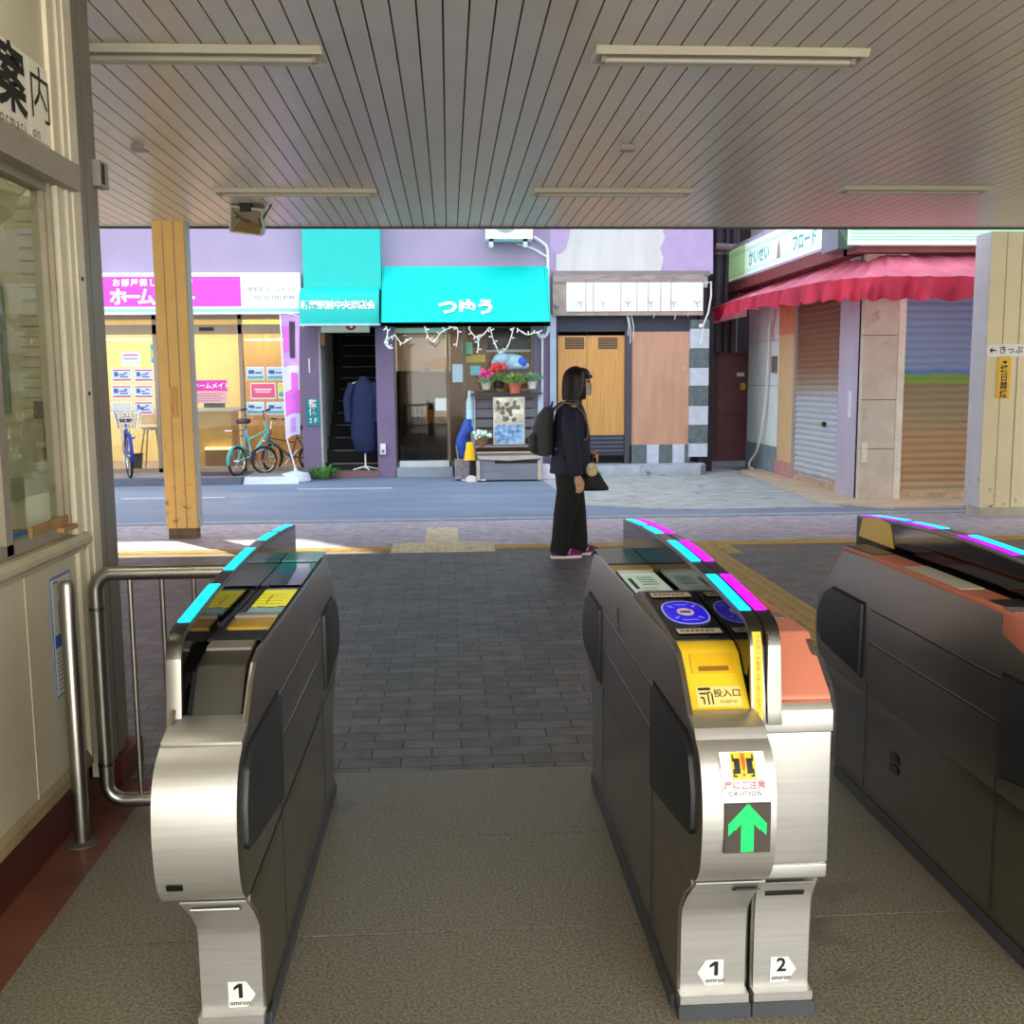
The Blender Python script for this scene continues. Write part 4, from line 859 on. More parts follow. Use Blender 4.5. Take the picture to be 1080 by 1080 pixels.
# inside of the shop
WOODP = M('pale_wood_panel', (232, 206, 140), rough=.5, var=.06, scale=4, stretch=(4, 4, .4))
m = MB(); m.box(-8.4, -2.2, 18.6, 18.7, .1, 2.95); struct('wall_shop', m, WOODP, 'pale yellow wood wall inside the shop', smooth=0)
m = MB(); m.box(-8.4, -2.2, 16.3, 18.7, 2.68, 2.72); struct('ceiling_shop', m, M('shop_ceiling', (240, 232, 206), rough=.6), 'pale ceiling inside the shop', smooth=0)
m = MB(); x0, x1, _, _ = fr_(255, 400, 318, 400, 17.6); m.box(x0, x1+.4, 17.6, 17.66, .1, 2.5); struct('wall_partition', m, M('orange_wood', (214, 160, 92), rough=.5, var=.14, scale=5, stretch=(5, 5, .5)), 'orange wood partition behind the right pane', smooth=0)
def strip_lamp(px0, px1, py, Y, label):
    x0, x1, z0, z1 = fr_(px0, py, px1, py+1.4, Y); m = MB(); m.box(x0, x1, Y, Y+.05, z0, z1)
    tag(m.build('strip_light', lamp_mat('warm_strip', (255, 236, 190), 3.0)), label, 'light')
strip_lamp(112, 158, 357.5, 17.2, 'warm strip light at the top of the left shop pane'); strip_lamp(258, 300, 357.5, 17.2, 'warm strip light at the top of the right shop pane')
for k in range(3):
    l = bpy.data.lights.new('shop_lamp', 'AREA'); lo = bpy.data.objects.new('shop_lamp', l); COL.objects.link(lo); l.size = 1.4; l.energy = 42; l.color = (1, .86, .6); lo.location = (-6.2+1.6*k, 17.3, 2.66)
t = thing('counter', 'pale wood reception counter behind the glass shop door', 'counter', (-3.8, 17.4, .1))
x0, x1, z0, z1 = fr_(208, 434, 246, 490, 17.3); m = MB(); m.box(x0, x1, 17.3, 17.9, .1, z1); m.build('front', M('counter_wood', (206, 172, 106), rough=.5, var=.08), t, smooth=0)
m = MB(); m.box(x0-.05, x1+.06, 17.25, 17.95, z1, z1+.04); m.build('top', M('counter_top', (226, 212, 176), rough=.4), t, smooth=0)
x0, x1, z0, z1 = fr_(215, 424.5, 235, 433, 17.4); m = MB(); m.box(x0, x1, 17.4, 17.6, z1-.13, z1, bev=.03); tag(m.build('telephone', BLACKM), 'dark device on the reception counter', 'device')
x0, x1, z0, z1 = fr_(216, 472, 256, 474, 17.2); t = thing('step_shelf', 'low lit shelf edge at the foot of the counter', 'shelf', ((x0+x1)/2, 17.2, .1))
m = MB(); m.box(x0, x1, 17.2, 17.29, z0, z1); m.build('lit_edge', lamp_mat('warm_edge', (255, 226, 160), 1.6), t); m = MB(); m.box(x0, x1, 17.21, 17.29, .1, z0); m.build('board', M('dark_wood', (150, 112, 66), rough=.5), t)
t = thing('bar_stool', 'white seated stool with wooden legs inside the shop', 'stool', (-5, 16.8, .1))
cx_ = F(160, 450, 16.8)[0]; zs = F(160, 450, 16.8)[1]
m = MB(); m.lathe([(.14, zs-.05), (.19, zs), (.17, zs+.03)], (cx_, 16.8, 0), 16); m.sheet(lambda u, v: (cx_+.19*math.cos(PI*(.1+.8*u)), 16.8+.19*math.sin(PI*(.1+.8*u)), zs+.02+.26*v), 10, 3, .015); m.build('seat', M('seat_white', (226, 216, 200), rough=.5), t)
for sx_, sy_ in ((-1, -1), (1, -1), (-1, 1), (1, 1)):
    m = MB(); m.tube([(cx_+.09*sx_, 16.8+.09*sy_, zs-.04), (cx_+.18*sx_, 16.8+.18*sy_, .1)], .014, 8); m.build('leg', M('leg_wood', (196, 150, 96), rough=.5), t)
t = thing('waste_bin', 'dark grey waste bin behind the left shop pane', 'bin', (-5.3, 16.6, .1))
c0 = F(143, 480, 16.5); m = MB(); m.lathe([(.085, .1), (.115, .36), (.105, .36), (.078, .12)], (c0[0], 16.5, 0), 4+12); m.build('bin_body', M('bin_grey', (92, 94, 96), rough=.5), t)
m = MB(); m.lathe([(.117, .35), (.12, .37), (.11, .37)], (c0[0], 16.5, 0), 16); m.build('bin_rim', M('bin_rim', (70, 72, 74)), t)
# posters on the glass
def poster(px0, py0, px1, py1, base, bars, label, Y=YG-.012, group='property posters on the shop glass', cat='poster'):
    x0, x1, z0, z1 = fr_(px0, py0, px1, py1, Y); t = thing('poster', label, cat, ((x0+x1)/2, Y, z0), group)
    m = MB(); m.box(x0, x1, Y, Y+.004, z0, z1); m.build('sheet', M('poster_frame', (244, 244, 246), var=.02), t)
    w, h = x1-x0, z1-z0; m = MB(); m.map2d([rect(x0+.03*w, x1-.03*w, z0+.06*h, z1-.06*h)], face_cam(Y-.001)); m.build('picture', base, t)
    for mat, qs in bars.items():
        m = MB(); m.map2d([rect(x0+a*w, x0+b*w, z0+c*h, z0+d*h) for a, b, c, d in qs], face_cam(Y-.002)); m.build('print', mat, t)
PB = M('poster_blue_white', (206, 220, 240), var=.08, scale=14); PM = M('poster_magenta', (212, 56, 120), var=.1); PN2 = M('poster_navy', (70, 96, 150), var=.3, scale=20); PT = M('poster_teal', (90, 178, 178), var=.1); PPK = M('poster_pink', (232, 90, 128), var=.06); PYL = M('poster_yellow', (228, 224, 110), var=.1)
def magbars(r):
    return {PM: [(.05, .95, .08, .2), (.05, .95, .84, .94)], PN2: [(.1+.08*r.random(), .32, .4, .75), (.36, .5+.3*r.random(), .5, .6), (.4, .8, .32, .42), (.6, .78, .62, .72)]}
rp = random.Random(3)
rows = ('upper', 'middle', 'lower'); cols = ('left', 'centre', 'right')
for j, (ya, yb) in enumerate(((389, 402.5), (406.5, 420), (423.5, 437))):
    for i, (xa, xb) in enumerate(((117.5, 139.5), (141, 162), (163.5, 176))):
        if j == 2 and i == 0: continue
        poster(xa, ya, xb, yb, PB, magbars(rp), f'magenta and blue property poster, {rows[j]} row, {cols[i]} one of the left shop pane')
poster(117.5, 424, 139.5, 437, M('poster_empty', (206, 204, 190), var=.03), {}, 'empty white framed poster in the lower left corner of the left shop pane')
poster(127.5, 371, 148, 386.5, M('poster_pale', (226, 232, 238), var=.05), {PPK: [(.1, .9, .72, .82)], PN2: [(.14, .86, .5, .56)]}, 'white notice above the posters of the left shop pane', group=None)
poster(158, 362, 172, 384, PT, {PYL: [(.1, .9, .3, .7)]}, 'teal and yellow poster beside the ochre column in the left shop pane', group=None)
def tealbars(r): return {PT: [(.04, .96, .06, .3)], PN2: [(.12, .45, .45, .75), (.5, .85, .4+.1*r.random(), .6)]}
k = 0
for j, (ya, yb) in enumerate(((387, 400.5), (424, 437))):
    for i, (xa, xb) in enumerate(((259.5, 279), (281, 300), (302, 317))):
        poster(xa, ya, xb, yb, PB, tealbars(rp), f'teal and pale blue property poster, {("upper", "lower")[j]} row, {cols[i]} one of the right shop pane')
poster(264, 404, 291, 420.5, PPK, {PAPER: [(.15, .85, .55, .63), (.2, .8, .4, .46)]}, 'large pink poster in the right shop pane', group=None)
poster(293, 404, 303, 420, PYL, {PT: [(.1, .9, .1, .4)]}, 'small yellow green poster beside the large pink poster', group=None)
poster(306, 402, 317, 419, PB, {PT: [(.1, .9, .1, .5)]}, 'small pale poster at the edge of the right shop pane', group=None)
t = thing('door_decal', 'pink shop name decal with paler text lines on the glass door', 'decal', (-3.7, YG, 1.3)); Yd = YG-.012
x0, x1, z0, z1 = gr(206.5, 401, 240, 412.5); m = MB(); m.box(x0, x1, Yd, Yd+.003, z0, z1); m.build('band', M('decal_pink', (222, 62, 168), var=.02), t)
m = MB(); m.text('ホームメイト', .094, face_cam(Yd-.002, (x0+x1)/2, (z0+z1)/2-.006), offset=.03); m.build('lettering', PAPER, t)
x0, x1, z0, z1 = gr(207, 413.5, 240, 425); m = MB(); m.box(x0, x1, Yd, Yd+.002, z0, z1); m.build('text_block', M('decal_pale', (222, 176, 172), var=.1, scale=40), t)
m = MB(); m.map2d([rect(x0+.04, x1-.04-.06*(k % 2), z1-.02-.036*k-.012, z1-.02-.036*k) for k in range(4)], face_cam(Yd-.002)); m.build('print', M('decal_ink', (206, 110, 140), var=0), t)
m = MB(); x0, x1, z0, z1 = gr(199, 404, 205, 424); m.box(x0, x1, YG-.08, YG-.05, z0, z1, bev=.006); tag(m.build('intercom', WHITE), 'white intercom box beside the glass door', 'box')
m = MB(); m.box(-9, -4.0, 14.98, 15.2, -.01, .10, bev=.01); m.box(-3.98, -3.02, 14.98, 15.2, -.01, .10, bev=.01)
struct('kerb_shop', m, M('kerb_dark', (96, 98, 112), rough=.6, var=.1), 'dark kerb in front of the glass shop', smooth=0)
m = MB(); m.prism([(15.2, -.01), (15.02, -.01), (15.2, .09)], -3.0, -2.2, axis='X'); struct('kerb_ramp', m, M('kerb_white', (196, 204, 216), rough=.6, var=.1), 'pale kerb ramp by the flag', smooth=0)
m = MB(); m.prism([(15.2, -.01), (15.0, -.01), (15.2, .09)], -5.05, -4.55, axis='X'); struct('kerb_ramp_left', m, MATS['kerb_white'], 'pale kerb ramp by the blue bicycle', smooth=0)
m = MB(); m.box(-3.9, -3.0, 15.3, 16.0, .098, .106); tag(m.build('door_mat', M('mat_dark', (70, 62, 70), rough=.9)), 'dark mat in front of the glass shop door', 'mat')

# flag
t = thing('banner_flag', 'tall pink and lilac banner flag on a white pole', 'banner', (-2.5, 15.35, 0)); Yb = 15.35
xa, za = F(297, 331, Yb); xb, zb = F(316, 331, Yb)
xl, zl = F(303, 462, Yb); xr, zr_ = F(316, 456, Yb)
def flg(u, v):
    k = v; x_l = lerp(xa, xl, k); x_r = lerp(xb, xr, k)
    return (lerp(x_l, x_r, u), Yb+.05*math.sin(3*u+5*v)*u, lerp(za, lerp(zl, zr_, u), k)+.06*math.sin(PI*u)*(1-v)*0-.10*(u-.4)**2)
def flagpart(v0, v1, name, mat, u0=0, u1=1, off=0):
    m = MB(); m.sheet(lambda u, v: tuple(Vector(flg(lerp(u0, u1, u), lerp(v0, v1, v)))-Vector((0, off, 0))), 8, 14); return m.build(name, mat, t, smooth=80)
FL1 = M('flag_pink', (222, 104, 214), rough=.7, var=.1, trans=0); FL2 = M('flag_lilac', (214, 206, 240), rough=.7, var=.05); FL3 = M('flag_violet', (196, 150, 226), rough=.7, var=.1)
flagpart(0, .42, 'cloth', FL3); flagpart(.42, .62, 'cloth', FL2); flagpart(.62, .82, 'cloth', FL1); flagpart(.82, 1, 'cloth', FL2)
flagpart(.06, .36, 'figure_print', M('flag_dark', (62, 40, 60), rough=.7), .4, .72, .012); flagpart(.48, .66, 'pattern', FL1, .45, .9, .012); flagpart(.1, .3, 'pattern', FL1, .05, .34, .012); flagpart(.85, .97, 'pattern', FL3, .3, .7, .012)
m = MB(); m.tube([(xa-.02, Yb, za+.03), (xl-.01, Yb, zl), (F(313, 500, Yb)[0], Yb, .12)], .012, 8); m.tube([(xa-.02, Yb, za+.02), (xb, Yb+.02, za-.03)], .008, 6); m.build('pole', WHITE, t)
cb = F(312, 505, Yb)[0]; m = MB(); m.lathe([(.22, .0), (.23, .02), (.2, .12), (.03, .16), (.02, .2)], (cb, Yb, 0), 20); m.build('base', M('base_white', (206, 214, 226), rough=.5, var=.06), t)

# bicycles
TYRE = M('tyre', (30, 30, 34), rough=.7); CHROME = M('chrome', (196, 196, 200), rough=.15, metal=1, var=.03); SADDLE = M('saddle', (70, 48, 50), rough=.5)
def bicycle(loc, rz, paint, label, basket=None, s=1.0, R_=.32, steer=0):
    t = thing('bicycle', label, 'bicycle', (0, 0, 0), None); pm = paint
    F0, B0 = Vector((.36+R_*.5, 0, R_)), Vector((-.36-R_*.44, 0, R_)); ri = R_-.025
    piv = Vector((.36, 0, .8)); S_ = Matrix.Translation(piv) @ Matrix.Rotation(steer, 4, 'Z') @ Matrix.Translation(-piv)
    for wn_, c in (('front', F0), ('rear', B0)):
        mt = S_ if wn_ == 'front' else Matrix.Identity(4)
        tr = lambda p: mt @ (c+Vector(p))
        m = MB(); m.tube([tr((R_*math.cos(2*PI*k/28), 0, R_*math.sin(2*PI*k/28))) for k in range(28)], .018, 8, closed=True); w = m.build('wheel', TYRE, t)
        m = MB(); m.tube([tr((ri*math.cos(2*PI*k/28), 0, ri*math.sin(2*PI*k/28))) for k in range(28)], .008, 6, closed=True); m.build('rim', CHROME, w)
        m = MB()
        for k in range(14): m.tube([tr((0, .02*(-1)**k, 0)), tr((ri*math.cos(2*PI*k/14), 0, ri*math.sin(2*PI*k/14)))], .002, 4)
        m.tube([tr((0, -.05, 0)), tr((0, .05, 0))], .018, 8); m.build('spokes', CHROME, w)
        m = MB(); a0, a1 = (-10, 150) if wn_ == 'front' else (15, 190)
        m.sheet(lambda u, v: tr(((R_+.035-.012*(2*v-1)**2)*math.cos(math.radians(lerp(a0, a1, u))), .028*(2*v-1), (R_+.035-.012*(2*v-1)**2)*math.sin(math.radians(lerp(a0, a1, u))))), 18, 4, .003); m.build('fender', pm, t)
    m = MB(); bb = Vector((-.06, 0, .28)); hd = Vector((.33, 0, .82)); hl = Vector((.38, 0, .62)); st = Vector((-.2, 0, .72))
    for a, b, r in ((hl, bb, .02), (bb, st, .016), (bb, B0, .012), (st*.85+bb*.15, B0, .01), (hd, hl, .02), (hl*.8+hd*.2, st*.6+bb*.4, .014)): m.tube([a, b], r, 8)
    m.build('frame', pm, t)
    m = MB()
    for sd in (-1, 1): m.tube([S_ @ Vector((.38, .02*sd, .66)), S_ @ Vector((.42, .05*sd, .5)), S_ @ (F0+Vector((0, .05*sd, 0)))], .011, 8)
    m.build('fork', pm, t)
    m = MB(); m.tube([S_ @ hd, S_ @ Vector((.31, 0, .98))], .012, 8); m.tube([S_ @ Vector(p) for p in ((.12, -.28, 1.0), (.24, -.24, 1.02), (.31, -.1, .98), (.31, .1, .98), (.24, .24, 1.02), (.12, .28, 1.0))], .011, 8); h = m.build('handlebar', CHROME, t)
    for sd in (-1, 1):
        m = MB(); m.tube([S_ @ Vector((.1, .285*sd, .998)), S_ @ Vector((.2, .255*sd, 1.012))], .017, 8); m.build('grip', SADDLE, h)
    m = MB(); m.tube([st, st+Vector((-.03, 0, .1))], .012, 8); m.build('seat_post', CHROME, t)
    m = MB(); m.loft([(-.26, 0, .80, .13, .08), (-.25, 0, .83, .15, .10), (-.24, 0, .87, .14, .085), (-.24, 0, .88, .1, .05)], 14); m.build('saddle', SADDLE, t)
    m = MB(); m.tube([B0+Vector((0, .05, 0)), B0+Vector((-.05, .06, .38)), B0+Vector((.25, .03, .4))], .006, 6); m.tube([B0+Vector((0, -.05, 0)), B0+Vector((-.05, -.06, .38)), B0+Vector((.25, -.03, .4))], .006, 6); m.box(-.65, -.3, -.07, .07, .70, .712); m.build('rack', CHROME, t)
    m = MB(); m.lathe([(.09, -.03), (.09, -.025)], tuple(bb), 16, axis='Y'); m.tube([bb+Vector((0, -.05, 0)), bb+Vector((.1, -.06, -.13))], .009, 6); m.tube([bb+Vector((0, .05, 0)), bb+Vector((-.1, .06, .13))], .009, 6); m.build('crank', CHROME, t)
    if basket:
        m = MB()
        def bk(z, k): w, l = lerp(.13, .17, z), lerp(.1, .15, z); return [S_ @ Vector((.55+sx_*l, sy_*w, .74+.22*z)) for sx_, sy_ in ((-1, -1), (1, -1), (1, 1), (-1, 1))]
        for z in (0, .33, .66, 1): m.tube(bk(z, 0), .006 if z < 1 else .01, 5, closed=True)
        lo_, hi_ = bk(0, 0), bk(1, 0)
        for e in range(4):
            for q in range(6): m.tube([lo_[e].lerp(lo_[(e+1) % 4], q/6), hi_[e].lerp(hi_[(e+1) % 4], q/6)], .004, 4)
        m.build('basket', basket, t)
    m = MB(); m.ball(S_ @ Vector((.5, .07, .6)), .035); m.build('lamp', CHROME, t)
    t.location = loc; t.rotation_euler = (0, 0, rz); t.scale = (s, s, s); return t
c = fz(131, 497, .1); bicycle((-4.83, 15.72, .1), math.radians(-72), M('bike_blue', (44, 70, 180), rough=.3, coat=.5), 'blue bicycle with wire basket seen from the front', CHROME, .98, steer=.1)
bicycle((-2.95, 15.72, .1), math.radians(66), M('bike_teal', (96, 214, 206), rough=.3, coat=.5), 'teal bicycle parked at the glass shop', None, .95, R_=.22, steer=-.2)
bicycle((-2.48, 15.98, .1), math.radians(-150), M('bike_red', (104, 62, 66), rough=.4), 'dark red bicycle behind the banner flag', None, .8, R_=.24)

# --- stair entrance
TEAL = M('teal_canvas', (0, 184, 176), rough=.55, var=.03, trans=.0); TEALB = M('teal_bright', (0, 244, 236), rough=.5, var=.02)
t = thing('awning', 'tall teal awning over the dark stair entrance with white characters', 'awning', (-1.6, 15.5, 2.3))
x0, x1, z0, z1 = fr_(318, 238, 402, 306, 15.62); m = MB(); m.box(x0, x1, 15.62, YF, z0, z1+.4, bev=.01); m.build('upper_panel', TEAL, t)
x0, x1, z0, z1 = fr_(315, 306, 400, 341.5, 15.3); m = MB()
prof = [(YF, z1+.06), (15.6, z1+.06), (15.42, z1+.01), (15.32, z1-.08), (15.29, z1-.2), (15.29, z0), (15.33, z0), (YF, z0+.12)]
m.prism(prof, x0, x1, bev=.004); m.build('canopy', TEAL, t)
m = MB(); m.box(x0-.01, x1+.01, 15.275, 15.33, z0-.025, z0+.004); m.build('edge_bar', M('edge_bar', (176, 196, 206), rough=.4), t)
q = F(356.5, 321.5, 15.28); m = MB(); m.text('新緑駅前中央商店会', .128, face_cam(15.283, q[0], q[1]-.008), offset=.03, space=.86); m.build('lettering', PAPER, t)
t = thing('hanging_sign', 'pale green sign with red circle hanging under the teal awning', 'sign', (-1.4, 15.6, 2.2)); Yh2 = 15.65
x0, x1, z0, z1 = fr_(338, 338, 389.5, 350.5, Yh2); m = MB(); m.box(x0, x1, Yh2, Yh2+.1, z0, z1+.06, bev=.004); m.build('board', M('sign_green_white', (206, 222, 202), var=.04), t)
q = F(370, 344.5, Yh2); m = MB(); m.map2d([circ(q[0], q[1]+.03, .085, .085, 24)], face_cam(Yh2-.002)); m.build('red_circle', M('circle_red', (150, 40, 44), var=.05), t)
m = MB(); m.map2d([rect(q[0]-.015, q[0]+.025, q[1]-.02, q[1]+.09)], face_cam(Yh2-.003)); m.build('circle_mark', PAPER, t)
q2 = F(350, 343, Yh2); m = MB(); m.text('EU4F', .11, face_cam(Yh2-.002, q2[0], q2[1]+.02), offset=.01, space=1.1); q2 = F(383, 343, Yh2); m.text('7時', .085, face_cam(Yh2-.002, q2[0], q2[1]+.02), offset=.01); m.build('lettering', INK, t)
x0, x1, _, _ = fr_(337, 400, 398, 400)
m = MB(); m.box(x0-.02, x0+.03, YF-.04, 17.6, 0, 2.5); struct('trim_7', m, M('jamb_grey', (196, 194, 190), rough=.6, var=.1), 'pale grey jamb of the stair entrance', smooth=0)
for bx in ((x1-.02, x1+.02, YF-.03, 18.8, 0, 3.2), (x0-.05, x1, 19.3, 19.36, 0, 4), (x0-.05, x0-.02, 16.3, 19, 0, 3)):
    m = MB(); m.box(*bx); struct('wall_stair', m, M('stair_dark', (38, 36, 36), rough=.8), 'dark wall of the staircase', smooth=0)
t = thing('staircase', 'dark staircase with pale nosings climbing behind the purple pilasters', 'stairs', ((x0+x1)/2, 16.2, 0))
m = MB(); n_ = MB()
for k in range(13):
    m.box(x0+.03, x1-.02, 16.1+.24*k, 19.3, .02+.19*k, .21+.19*k); n_.box(x0+.14, x1-.03, 16.09+.24*k, 16.11+.24*k, .192+.19*k, .207+.19*k)
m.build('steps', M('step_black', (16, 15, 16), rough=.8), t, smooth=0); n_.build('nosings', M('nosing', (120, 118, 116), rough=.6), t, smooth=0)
m = MB(); m.box(x0, x1, YF-.08, 16.1, 0, .1); struct('threshold', m, M('threshold', (122, 92, 92), rough=.7), 'reddish threshold of the stair entrance', smooth=0)
# coat on a stand
t = thing('coat_stand', 'white floor stand under the dark blue coat', 'stand', (-1.25, 16.0, .1)); cx_, _ = F(384, 430, 16.0)
m = MB(); m.tube([(cx_, 16, .12), (cx_, 16, 1.5)], .014, 8); m.tube([(cx_-.2, 16, 1.42), (cx_, 16, 1.5), (cx_+.2, 16, 1.42)], .012, 8)
m.build('pole', WHITE, t)
m = MB()
for a in range(0, 360, 90): m.tube([(cx_, 16, .16), (cx_+.2*math.cos(math.radians(a+20)), 16+.16*math.sin(math.radians(a+20)), .115)], .011, 8)
m.build('foot', WHITE, t)
t = thing('coat', 'dark blue coat hung in the stair entrance', 'coat', (cx_, 16, .4))
rings = []
for z, rx, ry in ((.37, .12, .06), (.42, .17, .1), (.6, .2, .11), (.9, .21, .11), (1.2, .215, .11), (1.4, .2, .1), (1.46, .13, .08), (1.50, .075, .06), (1.54, .065, .055), (1.545, .05, .045)): rings.append((cx_+.02*math.sin(z*6), 16-.0, z, rx, ry))
m = MB(); m.loft(rings, 22); m.build('body', M('coat_navy', (20, 32, 72), rough=.8, var=.2, scale=7), t, smooth=60)
m = MB(); m.tube([(cx_-.17, 15.97, 1.44), (cx_-.25, 15.96, 1.2), (cx_-.24, 15.95, .85)], [.06, .065, .055], 12); m.build('sleeve', MATS['coat_navy'], t, smooth=60)
m = MB(); m.tube([(cx_+.17, 15.97, 1.44), (cx_+.23, 15.96, 1.2), (cx_+.22, 15.95, .85)], [.06, .065, .055], 12); m.build('sleeve', MATS['coat_navy'], t, smooth=60)
t = thing('wall_sign', 'teal sign with white vertical characters on the left purple pilaster', 'sign', (-2.05, YF-.08, 1.0)); Yw = YF-.075
x0, x1, z0, z1 = fr_(322.5, 420.5, 337.5, 449, Yw); m = MB(); m.box(x0, x1, Yw, YF-.05, z0, z1, bev=.004); m.build('board', M('sign_deep_teal', (14, 132, 138), rough=.4, var=.04), t)
m = MB(); xc_ = (x0+x1)/2+.0; m.text('整', .125, face_cam(Yw-.003, xc_, z1-.08), offset=.02); m.text('体', .125, face_cam(Yw-.003, xc_, z1-.205), offset=.02); m.text('2 F', .10, face_cam(Yw-.003, xc_, z1-.335), offset=.015); m.build('lettering', PAPER, t)
m = MB(); q = fr_(325, 378, 327, 393, YF-.08); m.box(q[0], q[1], YF-.066, YF-.06, q[2], q[3]); tag(m.build('pilaster_mark', WHITE), 'thin white mark on the left purple pilaster', 'mark')
t = thing('socket_box', 'small white electric box low on the right purple pilaster', 'box', (-1.0, YF-.09, .5)); q = fr_(401, 468, 407, 479, YF-.1)
m = MB(); m.box(q[0], q[1], YF-.12, YF-.06, q[2], q[3], bev=.012); m.build('case', WHITE, t); m = MB(); m.box(q[0]+.02, q[1]-.02, YF-.126, YF-.119, q[2]+.02, q[2]+.07); m.build('cover', INKG, t)
m = MB(); q = F(340.5, 355, 16.0); m.tube([(q[0], 15.95, q[1]+.12), (q[0], 15.95, q[1]-.1)], .04, 10); m.tube([(q[0]-.03, 15.93, q[1]-.1), (q[0]+.03, 15.92, q[1]-.13)], .02, 8); tag(m.build('door_closer', M('closer_tan', (176, 136, 96), rough=.5)), 'tan fitting hanging at the top of the stair jamb', 'fitting')
def leafy(mb, c, n, l, w, spread, rnd, droop=.4):
    for k in range(n):
        a = rnd.uniform(0, 2*PI); e = rnd.uniform(.45, 1.4); L = l*rnd.uniform(.6, 1.15); d = Vector((math.cos(a), math.sin(a), 0)); s_ = Vector((-d.y, d.x, 0))*w*rnd.uniform(.7, 1.2)
        b = Vector(c)+d*rnd.uniform(0, spread)+Vector((rnd.uniform(-.3, .3)*spread, 0, 0))
        p1 = b+d*L*.5*math.cos(e)+Vector((0, 0, L*.55*math.sin(e))); p2 = b+d*L*math.cos(e)+Vector((0, 0, L*math.sin(e)*(1-droop)))
        mb.face([b, p1+s_, p2, p1-s_])
LEAF = M('leaf_green', (100, 164, 72), rough=.5, var=.3, scale=20); LEAFP = M('leaf_pale', (150, 184, 132), rough=.5, var=.2, scale=20)
rl = random.Random(5)
m = MB(); q = fz(340, 505, 0); leafy(m, (q.x, 15.72, 0), 150, .34, .014, .16, rl); tag(m.build('weed', LEAF, recalc=False, smooth=0), 'tuft of green weeds at the foot of the left purple pilaster', 'plant')

# --- flower shop
t = thing('awning', 'wide bright teal awning of the flower shop with three white characters', 'awning', (.3, 15.4, 2.3)); Ya = 14.95
xa, xb = F(402, 342, Ya)[0], F(580.5, 342, Ya)[0]; z0 = F(490, 342, Ya)[1]; z1 = F(490, 281, YF-.05)[1]
xat, xbt = F(403, 282, YF-.05)[0], F(578, 282, YF-.05)[0]
AP = lambda u, v: (lerp(lerp(xa, xb, u), lerp(xat, xbt, u), v), lerp(Ya, YF-.05, v), lerp(z0+.02, z1, v))
m = MB(); m.sheet(AP, 12, 8, .01); m.build('canopy', TEALB, t)
m = MB(); m.sheet(lambda u, v: (lerp(xa, xb, u), Ya-.002, z0-.03+.06*v), 10, 1, .008); m.build('hem', M('teal_hem', (0, 176, 170), rough=.6), t)
m = MB()
for x, xt in ((xa+.005, xat), (xb-.005, xbt)): m.prism([(Ya, z0-.02), (YF-.05, z0-.02), (YF-.05, z1), (Ya, z0+.02)], x-.006, x+.006)
m.build('side_cloth', TEAL, t)
nrm = Vector((0, -(z1-z0), YF-.05-Ya)).normalized()
for ch, px in (('つ', 472.5), ('ゆ', 492.5), ('う', 512)):
    vv = .24; m = MB(); uc = (F(px, 325, Ya+.25)[0]-lerp(xa, xat, vv))/(lerp(xb, xbt, vv)-lerp(xa, xat, vv)); c = Vector(AP(uc, vv)); dv = (Vector(AP(uc, vv+.1))-Vector(AP(uc, vv))).normalized()
    m.text(ch, .285, lambda a, b: tuple(c+Vector((a, 0, 0))+dv*b*1.25-Vector((0, 1, 0))*.012+Vector((0, 0, .012))), offset=.045); m.build('lettering', M('awning_letters', (255, 250, 248), rough=.6, var=0), t)
# door and windows
YD = 16.0
t = thing('glass_storefront', 'dark glazed storefront of the flower shop with a sliding door', 'storefront', (.2, YD, .1))
FR = M('door_frame_brown', (126, 106, 92), rough=.5, metal=.2)
x0, x1, z0d, z1d = fr_(416, 343, 474, 487, YD); m = MB()
for px in (416, 473, 490, 562): x = F(px, 420, YD)[0]; m.box(x-.022, x+.022, YD-.04, YD+.04, .15, 2.4)
xr_ = F(562, 420, YD)[0]; m.box(x0, xr_, YD-.04, YD+.04, .15, .22); m.box(x0, xr_, YD-.04, YD+.04, 2.33, 2.42); m.build('frame', FR, t, smooth=0)
zl_ = F(440, 351, YD)[1]
m = MB(); m.box(x0, x1, YD-.03, YD+.03, zl_-.005, zl_+.07); m.build('door_head', M('head_green', (196, 208, 180), rough=.5), t)
m = MB(); m.box(x0+.03, x1-.03, YD-.004, YD+.004, .2, 2.33); m.build('door_pane', glass('dark_glass', (190, 186, 182), -1, const=.035), t)
m = MB(); m.box(x1+.02, xr_, YD-.004, YD+.004, .2, 2.33); m.build('pane', glass('shop_glass_grey', (238, 240, 240), -1, const=.006), t)
xw = F(566, 420, YD)[0]; m = MB(); m.box(xr_, F(580, 420, YD)[0], YF-.02, 16.4, 0, 2.4); m.build('corner_pier', PURP_P, t, smooth=0)
m = MB(); m.box(x0, x1+.05, 15.78, 16.05, .0, .15); m.build('door_step', M('step_grey', (146, 154, 164), rough=.6, var=.1), t, smooth=0)
m = MB(); m.box(x0+.04, x1, 15.9, 16.02, .15, .24); m.build('door_sill', M('sill_white', (206, 206, 204), rough=.5), t, smooth=0)
m = MB(); m.box(-.85, 1.55, 18.2, 18.3, 0, 2.6); struct('wall_florist', m, M('florist_wall', (120, 96, 74), rough=.7, var=.2), 'back wall of the flower shop', smooth=0)
m = MB(); m.box(-.85, 1.55, 16.05, 18.3, .1, .15); struct('floor_florist', m, M('florist_floor', (66, 58, 52), rough=.5), 'dark floor of the flower shop', smooth=0)
